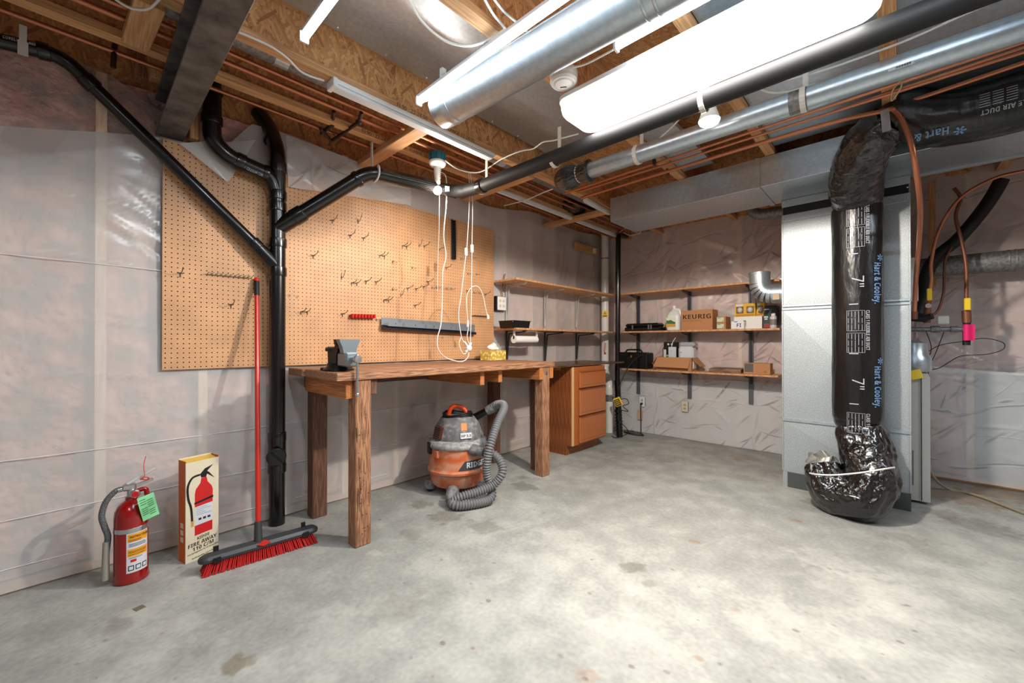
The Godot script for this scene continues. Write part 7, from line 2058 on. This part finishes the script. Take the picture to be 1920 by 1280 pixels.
	pl(t, "tub_body", mb().box(Transform3D(Basis(), Vector3(0, 0.13, 0)), Vector3(0.165, 0.26, 0.12), 0.022), plain("tub_white", Color(0.83, 0.84, 0.86), 0.35))
	pl(t, "tub_lid", mb().box(Transform3D(Basis(), Vector3(0.01, 0.283, -0.01)), Vector3(0.17, 0.05, 0.13), 0.02), plain("tub_lid", Color(0.68, 0.70, 0.74), 0.3))
	pl(t, "tub_mark", mb().tube(spline([Vector3(-0.055, 0.20, 0.0605), Vector3(-0.048, 0.19, 0.0605), Vector3(-0.04, 0.2, 0.0605)], 4), 0.002, 5), mats["ink"])
	wire("plastic_strip", [Vector3(sx(1255, z), lt + 0.22, z - 0.05), Vector3(sx(1258, z), lt + 0.31, z - 0.045), Vector3(sx(1264, z), lt + 0.365, z - 0.045)], 0.004, mats["cord_white"], "thin pale strip sticking up out of the open carton", "strip")
	solo("flat_board", Vector3(sx(1360, z), lt, z - 0.1), mb().bx(Vector3(sx(1329, z), lt, z - 0.2), Vector3(sx(1389, z), lt + 0.038, z), 0.002).bx(Vector3(sx(1331, z), lt + 0.038, z - 0.2), Vector3(sx(1391, z), lt + 0.046, z - 0.01), 0.002), wood("flat_wood", 0, Color(0.38, 0.27, 0.20), Color(0.52, 0.39, 0.30), Color(0.60, 0.47, 0.37), 0.6), "flat brown boards lying on the lowest shelf", "board")
	var sx0 := sx(1394, z + 0.01)
	var sx1 := sx(1444, z + 0.01)
	t = thing("parcel", Vector3((sx0 + sx1) / 2, lt, z - 0.05), "small brown parcel with a grey label at the end of the lowest shelf", "box")
	var ph := (sx1 - sx0) / 2
	pl(t, "carton_body", mb().box(Transform3D(Basis(), Vector3(0, 0.054, 0)), Vector3(ph * 2, 0.108, 0.12), 0.002), mats["cardboard"])
	pl(t, "grey_label", mb().bx(Vector3(-ph * 0.92, 0.02, 0.06), Vector3(-ph * 0.25, 0.102, 0.0606)), plain("label_grey", Color(0.36, 0.35, 0.34), 0.6))
	pl(t, "round_mark", mb().lathe([Vector2(0.007, 0), Vector2(0.010, 0), Vector2(0.010, 0.0006), Vector2(0.007, 0.0006)], 16, Transform3D(Basis(Vector3.RIGHT, PI / 2), Vector3(ph * 0.62, 0.028, 0.0601))), mats["carton_ink"])
	# outlets on the back wall
	for q in [[1204, 753, "white outlet plate with a black plug below the lowest shelf", "white", true], [1284, 762, "ivory outlet plate below the lowest shelf", "ivory", false]]:
		var c := oz(q[0], q[1], -4.75)
		t = thing("wall_outlet", c, q[2], "outlet")
		pw(t, "outlet_box", mb().bx(c + Vector3(-0.028, -0.055, -0.02), c + Vector3(0.036, 0.055, 0.0), 0.002), mats["dark_metal"])
		var cp := pw(t, "cover_plate", mb().bx(c + Vector3(-0.036, -0.06, 0.0), c + Vector3(0.036, 0.06, 0.006), 0.003), mats[q[3]])
		for dy in [-0.02, 0.02]:
			pw(cp, "socket", mb().cyl(c + Vector3(0, dy, 0.006), c + Vector3(0, dy, 0.0075), 0.014, 16), plain("socket_tan", Color(0.66, 0.60, 0.48), 0.5))
		if q[4]:
			pw(t, "plug", mb().cyl(c + Vector3(0, -0.02, 0.0075), c + Vector3(0, -0.022, 0.035), 0.013, 12), mats["rubber"])
			wire("power_cord", [c + Vector3(0, -0.022, 0.035), c + Vector3(0.004, -0.09, 0.045), c + Vector3(0.0, -0.25, 0.035), c + Vector3(0.01, -0.42, 0.05), Vector3(c.x + 0.05, 0.006, c.z + 0.12), Vector3(c.x + 0.10, 0.006, c.z + 0.18), Vector3(c.x + 0.0, 0.006, c.z + 0.22), Vector3(c.x - 0.16, 0.006, c.z + 0.16), Vector3(c.x - 0.02, 0.014, c.z + 0.10), Vector3(c.x + 0.08, 0.016, c.z + 0.17), Vector3(c.x - 0.10, 0.014, c.z + 0.20), Vector3(c.x - 0.18, 0.012, c.z + 0.1), Vector3(c.x - 0.08, 0.014, c.z + 0.06)], 0.005, mats["cord_black"], "black power cord coiled on the floor under the outlet", "cord")
	t = thing("conduit_sleeve", oz(1200, 778, -4.75), "short tan cover strip below the plugged outlet", "cover")
	pw(t, "sleeve", mb().bx(oz(1196, 786, -4.752) + Vector3(0, 0, 0), oz(1204, 769, -4.735) + Vector3(0.0, 0, 0), 0.002), plain("sleeve_tan", Color(0.76, 0.64, 0.54), 0.6))
	# yellow controller on the slim black pipe with its cables
	var yc := Vector3(-2.355, 0.415, -4.30)
	t = thing("pump_controller", yc, "yellow and black alarm box tilted against the slim black pipe", "controller")
	var yb := Basis(Vector3.UP, 0.55) * Basis(Vector3(0, 0, 1), 0.42)
	var yp := pw(t, "case", mb().box(Transform3D(yb, yc), Vector3(0.085, 0.10, 0.05), 0.006), mats["yellow"])
	pw(yp, "front_label", mb().box(Transform3D(yb, yc + yb * Vector3(-0.004, -0.002, 0.026)), Vector3(0.062, 0.078, 0.002)), plain("label_dark", Color(0.28, 0.20, 0.06), 0.5))
	for i in 3:
		pw(yp, "print", mb().box(Transform3D(yb, yc + yb * Vector3(-0.004, 0.02 - i * 0.02, 0.0275)), Vector3(0.045, 0.005, 0.001)), mats["yellow"])
	wire("power_cord", [yc + Vector3(0.02, 0.03, -0.02), yc + Vector3(0.09, 0.04, -0.03), yc + Vector3(0.12, -0.01, -0.03), yc + Vector3(0.05, -0.05, -0.03), yc + Vector3(0.12, -0.10, -0.02), yc + Vector3(0.03, -0.10, 0.0), yc + Vector3(0.02, -0.2, 0.03), yc + Vector3(0.12, -0.28, 0.03), yc + Vector3(0.14, -0.34, 0.03), yc + Vector3(0.02, -0.405, 0.06), yc + Vector3(-0.05, -0.40, 0.05)], 0.0045, mats["cord_black"], "black cable looping round the foot of the slim black pipe", "cord")
	wire("power_cord", [yc + Vector3(-0.01, 0.06, 0.0), yc + Vector3(0.02, 0.16, 0.01), Vector3(-2.30, 0.78, -4.40), Vector3(-2.22, 0.90, -4.44), Vector3(-2.13, 0.975, -4.47)], 0.005, mats["cord_black"], "black cable rising from the yellow box to the black bag", "cord")
	# hanging cords at the bench
	var cx := -2.36
	var cwm: Material = mats["cord_white"]
	var V := func(px: float, py: float) -> Vector3: return ox(px, py, cx)
	wire("pull_string", [V.call(824, 350), V.call(823, 430), V.call(821, 500), V.call(820, 545)], 0.0015, cwm, "thin pull string hanging from the bare bulb", "string")
	wire("extension_cord", [V.call(826, 322), V.call(836, 332), V.call(837, 380), V.call(832, 440), V.call(836, 480), V.call(830, 510), V.call(829, 560), V.call(827, 605), V.call(820, 635), V.call(822, 655), V.call(834, 669), V.call(852, 676), V.call(868, 677), V.call(878, 668), V.call(878, 655)], 0.0038, cwm, "white extension cord looping down from the bulb holder to the bench", "cord")
	t = thing("cord_switch", V.call(874, 473), "white inline switch box on the hanging lamp cord", "switch")
	pw(t, "switch_body", mb().box(Transform3D(Basis(Vector3.UP, 0.9), V.call(874, 472)), Vector3(0.022, 0.06, 0.018), 0.004), mats["white"])
	t = thing("cord_switch", V.call(885, 466), "white inline switch box on the straight hanging cord", "switch")
	pw(t, "switch_body", mb().box(Transform3D(Basis(Vector3.UP, 0.9), V.call(885, 466)), Vector3(0.024, 0.06, 0.018), 0.004), mats["white"])
	wire("lamp_cord", [V.call(879, 322), V.call(880, 380), V.call(876, 455), V.call(872, 490), V.call(865, 550), V.call(860, 590), V.call(865, 630), V.call(872, 645), V.call(880, 655)], 0.0031, cwm, "white cord with a switch hanging beside the grey rail", "cord")
	wire("lamp_cord", [V.call(882, 322), V.call(886, 380), V.call(885, 455), V.call(884, 540), V.call(883, 600), V.call(882, 645)], 0.0031, cwm, "straight white cord hanging to the plug cluster", "cord")
	wire("lamp_cord", [V.call(882, 650), V.call(876, 632), V.call(878, 612), V.call(875, 575), V.call(876, 552), V.call(885, 538), V.call(896, 537), V.call(905, 552), V.call(911, 580), V.call(914, 592)], 0.0031, cwm, "white cord arching over to a loose plug", "cord")
	wire("lamp_cord", [V.call(864, 632), V.call(861, 645), V.call(866, 660), V.call(872, 663), V.call(879, 652)], 0.0031, cwm, "white cord looping round the plug cluster", "cord")
	t = thing("plug_cluster", V.call(879, 652), "white cube tap with several plugs hanging above the bench", "plug")
	pw(t, "cube_tap", mb().ball(V.call(879, 653), 0.026, 1.0, 8, 12), mats["white"])
	for q in [[870, 640], [883, 642], [873, 660]]:
		pw(t, "plug", mb().bar(V.call(q[0], q[1]), V.call(879, 653), 0.018, 0.014, Vector3.UP, 0.003), mats["white"])
	t = thing("loose_plug", V.call(914, 594), "single white plug dangling in front of the pegboard", "plug")
	pw(t, "plug_body", mb().tube([V.call(914, 589), V.call(915, 593), V.call(915, 598)], [0.006, 0.010, 0.010], 10), mats["white"])
	t = thing("cord_connector", V.call(877, 607), "small white connector on the arching cord", "connector")
	pw(t, "connector_body", mb().bar(V.call(877, 601), V.call(877, 613), 0.016, 0.014, Vector3.RIGHT, 0.003), mats["white"])
